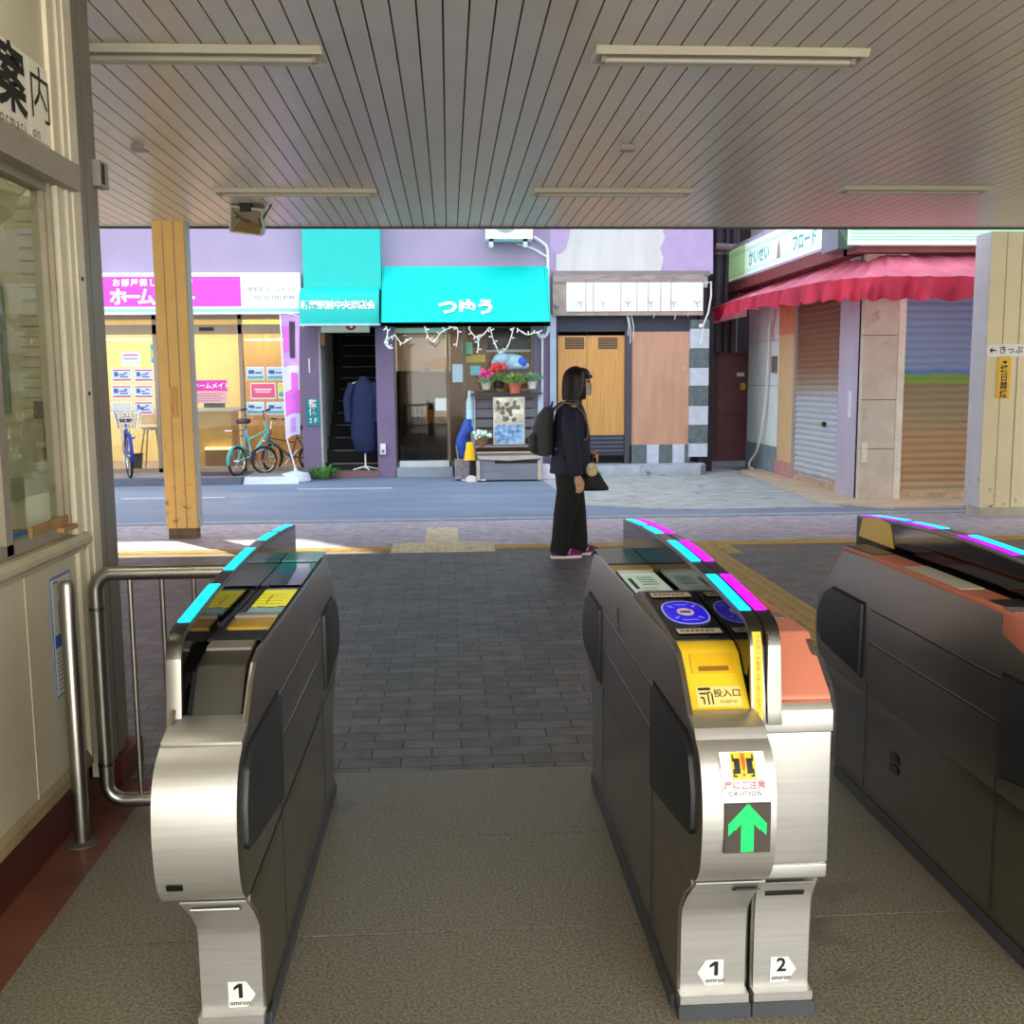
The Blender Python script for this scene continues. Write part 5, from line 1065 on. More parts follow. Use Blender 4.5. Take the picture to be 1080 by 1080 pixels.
# things inside / on the glass of the flower shop
def simple_box(name, r, Y, d, mat, label, cat, bev=.004):
    x0, x1, z0, z1 = fr_(*r, Y); m = MB(); m.box(x0, x1, Y, Y+d, z0, z1, bev=bev); return tag(m.build(name, mat), label, cat)
simple_box('paper_notice', (459, 420, 471, 433), YD-.02, .004, PAPER, 'white notice on the dark door of the flower shop', 'notice', 0)
simple_box('paper_notice', (477, 384, 490, 403), YD-.02, .004, M('notice_blue_white', (206, 222, 240), var=.06), 'pale blue notice beside the flower shop door', 'notice', 0)
simple_box('paper_notice', (487, 361, 498.5, 375), YD-.02, .004, M('notice_green', (152, 190, 150), var=.15, scale=12), 'green notice above the flower shelf', 'notice', 0)
simple_box('paper_notice', (496, 386, 507, 395.5), YD-.02, .004, M('notice_aqua', (130, 210, 214), var=.08), 'aqua card beside the pink flowers', 'notice', 0)
simple_box('paper_notice', (491, 374, 512, 382), YD-.02, .004, M('notice_amber', (216, 176, 90), var=.2, scale=9), 'amber strip of paper on the flower shop window', 'notice', 0)
simple_box('menu_board', (514, 346, 562, 369), YD+.3, .03, M('board_black', (26, 28, 30), rough=.5, stretch=(6, 1, .3), var=.5, scale=12), 'black slatted board high in the flower shop window', 'board')
simple_box('shelf_board', (513, 369, 562, 371), YD+.1, .2, WHITE, 'white shelf edge under the black board', 'shelf')
simple_box('plywood_sheet', (493, 344, 513, 366), YD+.3, .03, M('panel_brown', (140, 84, 52), rough=.5), 'brown wooden panel in the flower shop window', 'panel')
simple_box('timber_batten', (560, 345, 566, 392), YD-.05, .04, M('frame_wood', (176, 132, 84), rough=.5), 'upright wooden strip at the flower shop window', 'trim')
fl = bpy.data.lights.new('florist_lamp', 'AREA'); fo = bpy.data.objects.new('florist_lamp', fl); COL.objects.link(fo); fl.size = .8; fl.energy = 32; fl.color = (1, .86, .66); fo.location = (.1, 16.9, 2.56)  # added fill so the inside of the flower shop shows
# yellow solid behind the door glass, put in for a reflection
t = thing('trolley', 'yellow roofed trolley standing inside the flower shop', 'trolley', (.05, 17.2, .15)); x0, x1, z0, z1 = fr_(446, 379, 474, 440, 17.2)
m = MB(); m.prism([(x0, z1-.16), (x0+.05, z1-.05), (x0+.2, z1), (x1, z1+.02), (x1, z1-.14)], 17.2, 17.7, axis='Y'); m.build('roof', M('trolley_yellow', (222, 166, 40), rough=.5), t)
m = MB(); m.box(x0+.03, x1, 17.3, 17.6, z0-.1, z0+.12); m.build('shelf', MATS['trolley_yellow'], t)
m = MB()
for x in (x0+.06, x1-.03): m.box(x-.02, x+.02, 17.4, 17.45, .15, z1-.1)
m.build('posts', M('post_grey', (110, 108, 104)), t)
t = thing('wire_rack', 'black wire rack inside the flower shop door', 'rack', (-.4, 16.8, .15)); x0, x1, z0, z1 = fr_(417, 392, 442, 424, 16.8)
m = MB()
for k in range(7): m.tube([(lerp(x0, x1, k/6), 16.8, .15), (lerp(x0, x1, k/6), 16.8, z1)], .008, 5)
for k in range(5): m.tube([(x0, 16.8, lerp(z0, z1, k/4)), (x1, 16.8, lerp(z0, z1, k/4))], .007, 5)
m.build('wires', BLACKM, t); m = MB(); m.box(x0+.1, x1, 16.75, 17.0, .15, z0-.05); m.build('lower_box', BLACKM, t)
simple_box('paper_screen', (416, 353, 475, 392), 18.1, .02, M('screen_cream', (240, 228, 200), rough=.7), 'pale screen on the rear wall behind the dark door', 'screen')  # cream sheet painting the pale reflection of the door glass

# fairy lights under the awning
WIRE = M('fairy_white', (226, 228, 222), rough=.5, emit=.1)
def fairy(pts, label, Y=14.945):
    P = [(F(a, b, Y)[0], Y, F(a, b, Y)[1]) for a, b in pts]; m = MB(); t = thing('fairy_lights', label, 'string lights', P[0], 'white fairy lights under the flower shop awning')
    path = smooth_path3(P, 4); m.tube(path, .007, 5); m.build('wire', WIRE, t)
    m = MB()
    for k, p in enumerate(path):
        if k % 2: a = rl.uniform(0, 2*PI); m.tube([p, (p[0]+.05*math.cos(a), p[1]-.01, p[2]+.05*math.sin(a))], [.006, .01], 5)
    m.build('bulbs', WIRE, t)
def smooth_path3(P, n):
    V = [Vector(p) for p in P]; V = [2*V[0]-V[1]]+V+[2*V[-1]-V[-2]]; out = []
    for i in range(1, len(V)-2):
        a, b, c, d = V[i-1:i+3]
        for k in range(n): u = k/n; out.append(tuple(.5*((2*b)+(-a+c)*u+(2*a-5*b+4*c-d)*u*u+(-a+3*b-3*c+d)*u**3)))
    return out+[tuple(V[-2])]
fairy([(407, 344), (409, 352), (406, 362), (412, 368), (408, 360), (416, 354), (424, 362), (434, 356)], 'fairy lights hanging at the left end of the awning, over the pilaster')
fairy([(448, 344), (452, 356), (458, 360), (466, 350), (480, 345), (483, 352), (481, 366)], 'fairy lights hanging over the dark shop door')
fairy([(494, 346), (499, 353), (504, 358), (504, 370), (505, 358), (511, 352), (516, 345)], 'fairy lights hanging over the green notice')
fairy([(517, 345), (520, 358), (524, 366), (527, 373), (535, 366), (540, 352), (542, 345)], 'fairy lights hanging in front of the black board')
fairy([(545, 346), (550, 350), (556, 353), (564, 351), (570, 350)], 'fairy lights hanging at the right end of the awning')

# flower rack
t = thing('flower_rack', 'grey slatted flower display rack with white side posts', 'rack', (1.0, 15.3, 0)); YR = 15.2
GW = M('grey_wood', (128, 128, 136), rough=.65, var=.12, scale=5, stretch=(.5, 3, 3)); PW = M('pale_wood', (196, 178, 160), rough=.6, var=.1)
x0, x1, _, _ = fr_(501, 430, 568, 430, YR)
for k, (a, b) in enumerate(((415, 420), (422, 430.5), (432, 440.5), (443, 451), (454, 463))):
    z0, z1 = F(500, b, YR)[1], F(500, a, YR)[1]; m = MB(); m.box(x0, x1, YR+.12, YR+.145, z0, z1); m.build('slat', GW, t, smooth=0)
zt2 = F(500, 410, YR)[1]; zsh = F(500, 414.5, YR)[1]; m = MB(); m.box(x0-.06, x1+.05, YR-.08, YR+.18, zsh-.03, zsh); m.build('shelf', M('shelf_dark', (64, 60, 64), rough=.6), t, smooth=0)
zs2 = F(500, 469, YR)[1]; m = MB(); m.box(x0-.02, x1+.02, YR-.22, YR+.15, zs2-.03, zs2); m.build('shelf', GW, t, smooth=0)
WB = M('rack_white', (190, 204, 222), rough=.5)
for x in (x0-.03, x1+.03):
    m = MB(); m.box(x-.035, x+.035, YR+.05, YR+.12, 0, zsh-.02); m.build('post', WB, t, smooth=0)
m = MB()
for (a, b) in ((414, 0), (423, 0), (433, 0), (442, 0)): q = F(498.5, a, YR); m.ball((q[0], YR+.04, q[1]), .018, n=8, m=5)
m.build('pegs', WHITE, t)
bx0, bx1, bz0, bz1 = fr_(503, 476, 570, 511, 14.95)
m = MB(); m.box(bx0, bx1, 14.95, 15.3, .02, bz1-.03, bev=.006); m.build('lower_box', GW, t)
for x in (bx0-.01, bx1-.04):
    m = MB(); m.box(x, x+.05, 14.92, 14.96, .02, F(500, 487, 14.95)[1]+.01); m.build('corner_strip', PW, t, smooth=0)
m = MB(); m.prism([(bx0, F(0, 487.5, 14.95)[1]), (bx1, F(0, 487, 14.95)[1]), (bx1, F(0, 490, 14.95)[1]), (lerp(bx0, bx1, .5), F(0, 492.5, 14.95)[1]), (bx0+.04, F(0, 490.5, 14.95)[1])], 14.925, 14.955, axis='Y'); m.box(bx0-.01, bx1+.01, 14.93, 14.96, bz1-.03, bz1-.01); m.build('cross_strip', PW, t, smooth=0)
m = MB(); m.box(lerp(bx0, bx1, .28), lerp(bx0, bx1, .98), 14.945, 14.951, F(0, 495.5, 14.95)[1], F(0, 492, 14.95)[1]); m.build('hand_hole', BLACKM, t)
# framed picture leaning on the rack
t = thing('poster_board', 'sepia and blue picture board leaning on the flower rack', 'picture', (.75, 15.0, .5)); Yp = 15.02
x0, x1, z0, z1 = fr_(520, 419, 553.5, 468.5, Yp); zm = F(530, 447, Yp)[1]
m = MB(); m.box(x0, x1, Yp, Yp+.012, z0, z1); m.build('frame', M('board_edge', (210, 196, 170), var=.06), t)
SEP = M('sepia_picture', (206, 198, 176), rough=.5, var=.55, scale=5); BLP = M('blue_picture', (140, 176, 206), rough=.5, var=.55, scale=14)
m = MB(); m.box(x0+.015, x1-.015, Yp-.003, Yp, zm+.01, z1-.015); m.build('picture', SEP, t); m = MB(); m.box(x0+.015, x1-.015, Yp-.003, Yp, z0+.015, zm-.01); m.build('picture', BLP, t)
rk = random.Random(11); m = MB()
for k in range(16):
    cx_, cz_ = rk.uniform(x0+.06, x1-.06), rk.uniform(zm+.05, z1-.06); m.map2d([[(cx_+rk.uniform(.02, .05)*math.cos(a), cz_+rk.uniform(.02, .06)*math.sin(a)) for a in (0, .9, 1.9, 3.0, 4.1, 5.2)]], face_cam(Yp-.004-.0001*k))
m.build('picture_print', M('sepia_dark', (112, 104, 86), rough=.6, var=.4, scale=9), t)
m = MB()
for k in range(18):
    cx_, cz_ = rk.uniform(x0+.05, x1-.05), rk.uniform(z0+.05, zm-.05); m.map2d([circ(cx_, cz_, rk.uniform(.012, .03), None, 7)], face_cam(Yp-.004-.0001*k))
m.build('picture_print', M('blue_print', (92, 140, 186), rough=.6, var=.5, scale=20), t)
# pots
TERRA = M('terracotta', (190, 104, 76), rough=.7, var=.1); POTW = M('pot_white', (214, 214, 208), rough=.5); POTG = M('pot_olive', (176, 178, 158), rough=.6); POTB = M('pot_black', (34, 36, 44), rough=.5); WICK = M('wicker', (132, 94, 58), rough=.8, var=.4, scale=40)
def pot(px, pyb, pyt, Y, r, pm, label, leaves, blooms=None, n=60, ll=.16):
    a, b = F(px, pyb, Y), F(px, pyt, Y); x = a[0]; z0, z1 = a[1], b[1]
    t = thing('potted_plant', label, 'plant', (x, Y, z0)); m = MB(); m.lathe([(r*.75, z0), (r, z1-.02), (r*1.1, z1-.02), (r*1.1, z1), (r*.9, z1), (r*.85, z1-.03)], (x, Y, 0), 16); m.build('pot', pm, t)
    m = MB(); leafy(m, (x, Y, z1-.03), n, ll, .022, r*.8, rl, .25); m.build('leaves', leaves, t, recalc=False, smooth=0)
    if blooms:
        m = MB(); bm_, cnt, h = blooms
        for k in range(cnt):
            c = Vector((x+rl.uniform(-1, 1)*r*1.3, Y-.04+rl.uniform(-.06, .06), z1+h+rl.uniform(-.05, .06))); m.ball(c, .022+rl.random()*.012, n=7, m=5)
        m.build('flowers', bm_, t)
PK = M('bloom_pink', (226, 72, 140), rough=.6, var=.2); RDB = M('bloom_red', (222, 48, 56), rough=.6, var=.2)
pot(513, 411, 403, 15.15, .075, POTG, 'olive pot with pale leaves and pink flowers on the rack', LEAFP, (PK, 20, .12), 90, .15)
pot(526, 410, 401, 15.2, .085, POTB, 'black pot with red flowers on the rack', LEAF, (RDB, 26, .17), 60, .17)
pot(543, 415, 404, 15.08, .09, TERRA, 'terracotta pot with feathery green leaves', M('leaf_mid', (138, 166, 92), rough=.5, var=.35, scale=20), None, 170, .24)
pot(561, 410, 401.5, 15.15, .075, POTW, 'white pot with grey green foliage at the rack end', M('leaf_grey', (136, 170, 140), rough=.5, var=.25, scale=20), None, 140, .2)
pot(508, 472, 462, 15.05, .10, WICK, 'wicker basket of white green plants left of the picture board', LEAFP, (M('bloom_white', (226, 240, 226), rough=.6), 22, .05), 80, .12)
pot(563, 470, 461, 15.05, .085, WICK, 'wicker basket with a small green plant right of the picture board', LEAF, None, 60, .12)
t = thing('glass_bottle', 'pale glass jar with water beside the rack', 'bottle', (.2, 15.1, .8)); q = F(495.5, 435, 15.2); q0 = F(495.5, 443, 15.2); q1 = F(495.5, 412, 15.2)
m = MB(); m.lathe([(.05, q0[1]), (.055, q0[1]+.02), (.055, lerp(q0[1], q1[1], .6)), (.03, lerp(q0[1], q1[1], .8)), (.028, q1[1])], (q[0], 15.2, 0), 14); m.build('glass_body', M('jar_glass', (170, 200, 200), rough=.15, var=.05), t); m = MB(); m.lathe([(.056, q0[1]+.005), (.0565, lerp(q0[1], q1[1], .35))], (q[0], 15.2, 0), 14); m.build('water', M('jar_water', (176, 214, 236), rough=.2), t)
m = MB(); q = F(538, 381, 15.5)
t = thing('parasol_cloth', 'folded pale blue and blue cloth on a stake above the flowers', 'cloth', (q[0], 15.5, q[1]-.1))
m.ball((q[0]-.02, 15.4, q[1]-.02), .27, .1, .13, 18, 10); m.ball((q[0]-.12, 15.36, q[1]+.03), .14, .08, .09, 14, 8); m.ball((q[0]+.12, 15.38, q[1]-.07), .16, .09, .07, 14, 8); m.build('cloth', M('cloth_pale_blue', (170, 200, 222), rough=.6, var=.25, scale=6), t, smooth=60)
m = MB(); m.tube([(q[0], 15.34, q[1]), (q[0], 15.34, zsh)], .01, 6); m.build('stake', FR, t)
q = F(551, 382, 15.32); m = MB(); m.ball((q[0], 15.33, q[1]), .07, .05, .08, 12, 8); m.build('blue_bag', M('cloth_blue', (60, 92, 200), rough=.5, var=.2), t)
# blue cover and yellow bucket beside the rack
t = thing('cart', 'small cart with a blue cover and a yellow bag beside the flower rack', 'cart', (.1, 15.1, 0)); q = F(490, 466, 15.1)
BLC = M('cover_blue', (34, 74, 168), rough=.5, var=.3, scale=6)
m = MB(); m.loft([(q[0]-.01, 15.15, F(0, 488, 15.1)[1], .05, .04), (q[0]-.05, 15.15, F(0, 480, 15.1)[1], .07, .06), (q[0]-.02, 15.15, F(0, 473, 15.1)[1], .11, .08), (q[0]-.04, 15.15, F(0, 466, 15.1)[1], .075, .08), (q[0]+.04, 15.15, F(0, 458, 15.1)[1], .10, .08), (q[0]+.03, 15.15, F(0, 453, 15.1)[1], .07, .06), (q[0]+.06, 15.15, F(0, 447, 15.1)[1], .045, .05)], 12); m.build('cover', BLC, t, smooth=60)
q = F(495.5, 483, 15.02); m = MB(); m.loft([(q[0], 15.02, F(0, 491.5, 15.02)[1], .09, .06), (q[0]+.01, 15.02, F(0, 472, 15.02)[1], .055, .05)], 12); m.build('bag', M('bag_yellow', (248, 198, 24), rough=.5, var=.08), t)
m = MB(); qa, qb = F(481, 470, 15.0), F(487, 503, 15.0); m.tube([(qa[0], 15.0, qa[1]), (qb[0], 15.0, .02)], .012, 8); m.tube([(qb[0], 15.0, .02), (qb[0]+.35, 14.95, .02)], .012, 8); m.build('metal_leg', CHROME, t)
m = MB(); m.box(qb[0]+.13, qb[0]+.2, 15.1, 15.16, .03, F(0, 490, 15.02)[1]); m.build('dark_post', BLACKM, t)
m = MB(); m.box(qb[0]-.1, qb[0]+.12, 15.15, 15.5, .02, .3, bev=.01); m.build('crate', M('crate_pink_grey', (150, 134, 140), rough=.7, var=.3, scale=14), t)
m = MB(); m.loft([(qb[0]+.14, 14.95, 0, .09, .06), (qb[0]+.14, 14.95, .06, .08, .05), (qb[0]+.14, 14.95, .09, .03, .03)], 10); tag(m.build('stone_weight', M('weight_white', (206, 200, 196), rough=.7)), 'small white weight on the ground under the yellow bag', 'weight')
m = MB(); q = F(577, 503, 15.3); m.loft([(q[0], 15.3, 0, .16, .1), (q[0], 15.3, .10, .15, .1), (q[0]-.03, 15.3, .22, .06, .05)], 12); tag(m.build('plastic_bag', M('bag_white', (222, 216, 232), rough=.5, var=.1), smooth=60), 'crumpled white plastic bag at the foot of the rack', 'bag')

# air conditioner and pipes
t = thing('air_conditioner', 'white outdoor air conditioner unit on brackets high on the purple wall', 'air conditioner', (.95, 15.6, 3.5)); x0, x1, z0, z1 = fr_(512, 215, 562, 252, 15.5)
m = MB(); m.box(x0, x1, 15.5, 15.85, z0, z1, bev=.015); m.build('case', M('ac_white', (236, 238, 240), rough=.4), t)
q = F(533, 238, 15.5); m = MB(); m.lathe([(.2, 0), (.2, -.012), (.17, -.014)], (q[0], 15.5, q[1]+.1), 28, axis='Y'); m.build('fan_grille', M('ac_grille', (150, 168, 176), rough=.5), t)
for px in (518, 554):
    x = F(px, 255, 15.5)[0]; m = MB(); m.box(x-.03, x+.03, 15.48, YF, z0-.04, z0); m.box(x-.03, x+.03, 15.48, 15.52, z0-.12, z0); m.build('bracket', M('bracket_grey', (190, 194, 200)), t)
m = MB(); PIPEW = M('pipe_white', (222, 222, 228), rough=.5)
t = thing('drain_pipe', 'white bent pipes running down beside the flower shop awning', 'pipe', (1.5, 15.8, 1)); Yq = 15.84
pp = lambda *P: [(F(a, b, Yq)[0], Yq, F(a, b, Yq)[1]) for a, b in P]
m.tube(smooth_path3(pp((563, 250), (572, 256), (577, 262), (578, 280), (578.5, 340), (577, 352), (571, 356), (566, 350)), 4), .025, 8); m.build('pipe', PIPEW, t)
m = MB(); m.tube(pp((545, 257), (562, 262), (577, 271)), .015, 8); m.build('thin_pipe', PIPEW, t)
m = MB(); m.tube(pp((572, 352), (572, 420), (571, 490)), .018, 8); m.build('thin_pipe', PIPEW, t)
m = MB(); x0, x1, _, _ = fr_(580, 400, 586.5, 400, 15.85); m.box(x0, x1, 15.82, 15.9, 0, F(0, 334, 15.85)[1]); tag(m.build('metal_post', M('post_pale_blue', (176, 190, 212), rough=.5, var=.1)), 'pale metal post between the flower shop and the closed shop', 'post')

# --- closed shop with wooden doors
YV = 15.95
t = thing('closed_storefront', 'closed storefront with tile pillar, dark lintel and stone step', 'storefront', (2.8, YV, 0))
x0, x1, z0, z1 = fr_(586, 334, 735, 352, YV); m = MB(); m.box(x0, x1, YV, YV+.3, z0-.02, 2.9); m.build('lintel', M('lintel_dark', (58, 62, 80), rough=.6, var=.1), t, smooth=0)
m = MB(); m.box(x0, x1+.3, YV+.12, 16.3, 0, 2.5); m.build('inner_wall', M('dark_recess', (40, 38, 42), rough=.8), t, smooth=0)
x0, x1, z0, z1 = fr_(659, 350, 665.5, 478, YV-.02); m = MB(); m.box(x0, x1, YV-.05, YV+.1, .15, z1+.05); m.build('mullion', M('mullion_dark', (72, 66, 74), rough=.5), t, smooth=0)
x0, x1, z0, z1 = fr_(630, 459, 662, 480, YV-.02); m = MB(); m.box(x0-.9, x1-.03, YV-.02, YV+.1, z0, z1)
m.build('vent_panel', M('vent_dark', (52, 58, 70), rough=.5), t, smooth=0); m = MB()
for k in range(4): m.box(x0-.2, x1-.08, YV-.04, YV-.018, lerp(z0, z1, .2+.2*k), lerp(z0, z1, .28+.2*k))
m.build('vent_slats', M('vent_slat', (84, 92, 108), rough=.5), t, smooth=0)
TD, TL = M('tile_dark', (96, 108, 112), rough=.5, var=.25, scale=12), M('tile_light', (196, 204, 218), rough=.5, var=.1, scale=8)
ys_ = [340, 350, 372, 393, 413, 435, 456, 476, 491]; xl_, xr2 = F(727.5, 400, YV-.1)[0], F(747.5, 400, YV-.1)[0]
for nm, mt, par in (('dark_tiles', TD, 0), ('light_tiles', TL, 1)):
    m = MB()
    for k in range(len(ys_)-1):
        if k % 2 == par: m.box(xl_+.003, xr2-.003, YV-.1, YV+.2, F(0, ys_[k+1], YV-.1)[1]+.003, F(0, ys_[k], YV-.1)[1]-.003)
    xs2 = [664, 682, 695, 709, 722, 728]
    for k in range(5):
        if k % 2 == par: a, b = F(xs2[k], 480, YV-.05)[0], F(xs2[k+1], 480, YV-.05)[0]; m.box(a+.003, b-.003, YV-.05, YV+.1, .12, F(0, 477, YV-.05)[1])
    m.build(nm, mt, t, smooth=0)
m = MB(); x0, _ = F(600, 490, 15.3); x1, _ = F(746, 490, 15.6); m.prism([(x0, 15.42), (x1-.15, 15.42), (x1, 15.7), (x1, 16.1), (x0, 16.1)], 0, .16, bev=.01, axis='Z'); m.build('stone_step', M('step_stone', (170, 176, 186), rough=.6, var=.15, dirt=(90, 92, 96), damt=.4, dscale=5), t)
m = MB(); m.prism([(x0, 15.44), (x1-.16, 15.44), (x1-.02, 15.71), (x1-.02, 16.1), (x0, 16.1)], -.01, .05, axis='Z'); m.build('step_base', M('step_base', (50, 50, 54), rough=.8), t, smooth=0)
OAK = M('golden_oak', (212, 154, 84), rough=.45, var=.14, scale=5, stretch=(7, 7, .35)); LOUV = M('louvre_brown', (142, 108, 76), rough=.5)
t = thing('wooden_door', 'golden wooden double door with two small louvres behind the person', 'door', (2.2, YV, .6))
x0, x1, z0, z1 = fr_(588.5, 350, 658.5, 459, YV); xm_ = F(619, 400, YV)[0]
for a, b in ((x0, xm_-.003), (xm_+.003, x1)):
    m = MB(); m.box(a, b, YV, YV+.04, z0, z1, bev=.004); m.build('door_leaf', OAK, t)
for pxa, pxb in ((596, 616), (631, 651)):
    a, b, c, d = fr_(pxa, 356, pxb, 368, YV); m = MB(); m.box(a, b, YV-.004, YV+.01, c, d); lv = m.build('louvre', M('louvre_dark', (92, 66, 46), rough=.6), t)
    m = MB()
    for k in range(4): m.box(a+.01, b-.01, YV-.016, YV-.002, lerp(c, d, .1+.22*k), lerp(c, d, .22+.22*k))
    m.build('louvre_slat', LOUV, lv)
PLY = M('pink_plywood', (198, 150, 124), rough=.6, var=.1, scale=3, stretch=(3, 3, .5))
t = thing('plywood_board', 'pinkish plywood board closing the shop beside the tile pillar', 'board', (3.2, YV, .35)); x0, x1, z0, z1 = fr_(665.5, 350, 726, 476.5, YV-.02)
m = MB(); m.box(x0, x1, YV-.03, YV+.02, z0, z1); m.build('sheet', PLY, t); q = F(722, 389, YV-.04); m = MB(); m.box(q[0]-.03, q[0]+.02, YV-.05, YV-.03, q[1]-.04, q[1]+.05, bev=.006); m.build('latch', M('latch', (200, 180, 140), metal=.6, rough=.4), t)
# remains of the old sign
t = thing('old_sign', 'stripped shop sign of white boards with grey streaks over the closed shop', 'sign', (2.8, 15.8, 2.5)); Yo = 15.74
x0, x1, z0, z1 = fr_(583, 290, 742, 328, Yo); zc = F(0, 299, Yo)[1]
m = MB(); m.box(x0, x1, Yo, YF, zc, z1, bev=.004); m.build('top_frame', M('rusty_frame', (150, 134, 130), rough=.6, var=.3, scale=5, stretch=(1, 1, 5)), t)
m = MB(); m.box(x0, x1, Yo+.02, YF, z0-.06, zc); m.build('backing', M('backing_wood', (170, 150, 140), rough=.7, var=.2), t, smooth=0)
bw_ = M('sign_board_white', (236, 236, 236), rough=.5, var=.05, scale=4, stretch=(6, 1, .6))
xs3 = [597, 618, 626, 655, 672, 684, 697, 708, 742]
for a, b in zip(xs3, xs3[1:]):
    xa_, xb_ = F(a, 310, Yo)[0]+.006, F(b, 310, Yo)[0]-.006; m = MB(); m.box(xa_, xb_, Yo+.004, Yo+.03, z0, zc); m.build('board', bw_, t, smooth=0)
m = MB()
for px in (612, 636, 662, 686, 710, 735):
    q = F(px, 320, Yo); m.tube([(q[0]-.05, Yo, q[1]+.04), (q[0], Yo, q[1]), (q[0]+.05, Yo, q[1]+.03)], .006, 5); m.tube([(q[0], Yo, q[1]+.03), (q[0]+.01, Yo, q[1]-.06)], .006, 5)
m.build('clips', M('clip_grey', (176, 182, 188), rough=.5), t)
q = F(587, 322, Yo); m = MB(); m.ball((q[0], Yo-.02, q[1]), .04, n=10, m=6); m.build('lamp', M('lamp_grey', (150, 150, 158), rough=.4), t)
m = MB(); m.box(F(588, 330, Yo)[0], F(668, 330, Yo)[0], Yo+.1, YF, F(0, 336, Yo)[1], z0-.02); m.build('torn_edge', BLACKM, t, smooth=0)  # black strip filling the gap under the sign boards
t = thing('loose_wires', 'loose white wires hanging below the old sign boards', 'wires', (2.8, 15.75, 2.2)); m = MB()
for px, py, h in ((661, 332, 22), (663, 334, 28), (666, 333, 25), (688, 328, 7), (710, 329, 8), (724, 328, 6)):
    a, b = F(px, py, 15.78), F(px+1.5, py+h, 15.78); m.tube([(a[0], 15.78, a[1]), ((a[0]+b[0])/2+.02, 15.76, (a[1]+b[1])/2), (b[0], 15.78, b[1])], .007, 5)
m.build('wire', PIPEW, t)
t = thing('wall_bracket', 'white bent cable and lamp bracket at the corner of the closed shop', 'bracket', (3.9, 15.7, 2.3)); m = MB()
m.tube([(F(a, b, 15.7)[0], 15.7, F(a, b, 15.7)[1]) for a, b in ((744, 299), (750, 297), (750, 312), (747, 330), (742, 342), (741, 352), (739, 362))], .014, 6); m.build('cable', PIPEW, t)
m = MB(); q = F(739, 344, 15.7); m.ball((q[0], 15.68, q[1]), .035, n=10, m=6); m.build('lamp', WHITE, t)

# --- alley
t = thing('metal_door', 'dark red metal gate closing the alley', 'door', (4.9, 18.4, 0)); YA = 18.3
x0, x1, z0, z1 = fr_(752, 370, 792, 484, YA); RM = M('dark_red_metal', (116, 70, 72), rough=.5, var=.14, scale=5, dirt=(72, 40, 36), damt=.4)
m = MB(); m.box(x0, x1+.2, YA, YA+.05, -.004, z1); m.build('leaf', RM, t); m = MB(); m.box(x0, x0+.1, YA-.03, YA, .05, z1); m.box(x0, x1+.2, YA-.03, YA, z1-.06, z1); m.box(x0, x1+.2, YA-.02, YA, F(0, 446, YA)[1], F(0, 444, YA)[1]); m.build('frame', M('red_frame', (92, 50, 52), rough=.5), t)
q = fr_(781, 404, 786, 411, YA); m = MB(); m.box(q[0], q[1], YA-.006, YA, q[2], q[3]); m.build('yellow_label', M('label_yellow', (236, 196, 50)), t); q = fr_(777, 393, 785, 397, YA); m = MB(); m.box(q[0], q[1], YA-.006, YA, q[2], q[3]); m.build('white_label', PAPER, t)
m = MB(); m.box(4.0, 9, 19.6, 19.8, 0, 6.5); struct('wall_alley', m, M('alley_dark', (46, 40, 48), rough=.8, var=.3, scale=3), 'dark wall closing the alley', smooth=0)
for px, r, lb in ((757, .09, 'thick dark pipe climbing the alley wall beside the purple corner'), (766, .05, 'thin dark pipe in the middle of the alley wall'), (774, .07, 'dark pipe on the alley wall beside the sign')):
    q = F(px, 300, 17.2); m = MB(); t = thing('wall_pipe', lb, 'pipe', (q[0], 17.2, 1.5)); m.tube([(q[0], 17.2, 1.9), (q[0]+.01, 17.2, 4.3)], r, 12); m.build('pipe', M('pipe_dark', (62, 54, 64), rough=.6, var=.2), t)
    m = MB()
    for z in (2.6, 3.5): m.lathe([(r*1.15, z), (r*1.15, z+.05)], (q[0]+.005, 17.2, 0), 12)
    m.build('clamp', M('clamp_pink_grey', (134, 116, 124), rough=.5), t)
q = F(762, 260, 17.0); m = MB(); m.tube([(q[0]-.12, 17.0, q[1]), (q[0]+.25, 17.0, q[1]-.02)], .06, 10); tag(m.build('pipe_elbow', MATS['clamp_pink_grey']), 'pinkish horizontal pipe end at the top of the alley', 'pipe')
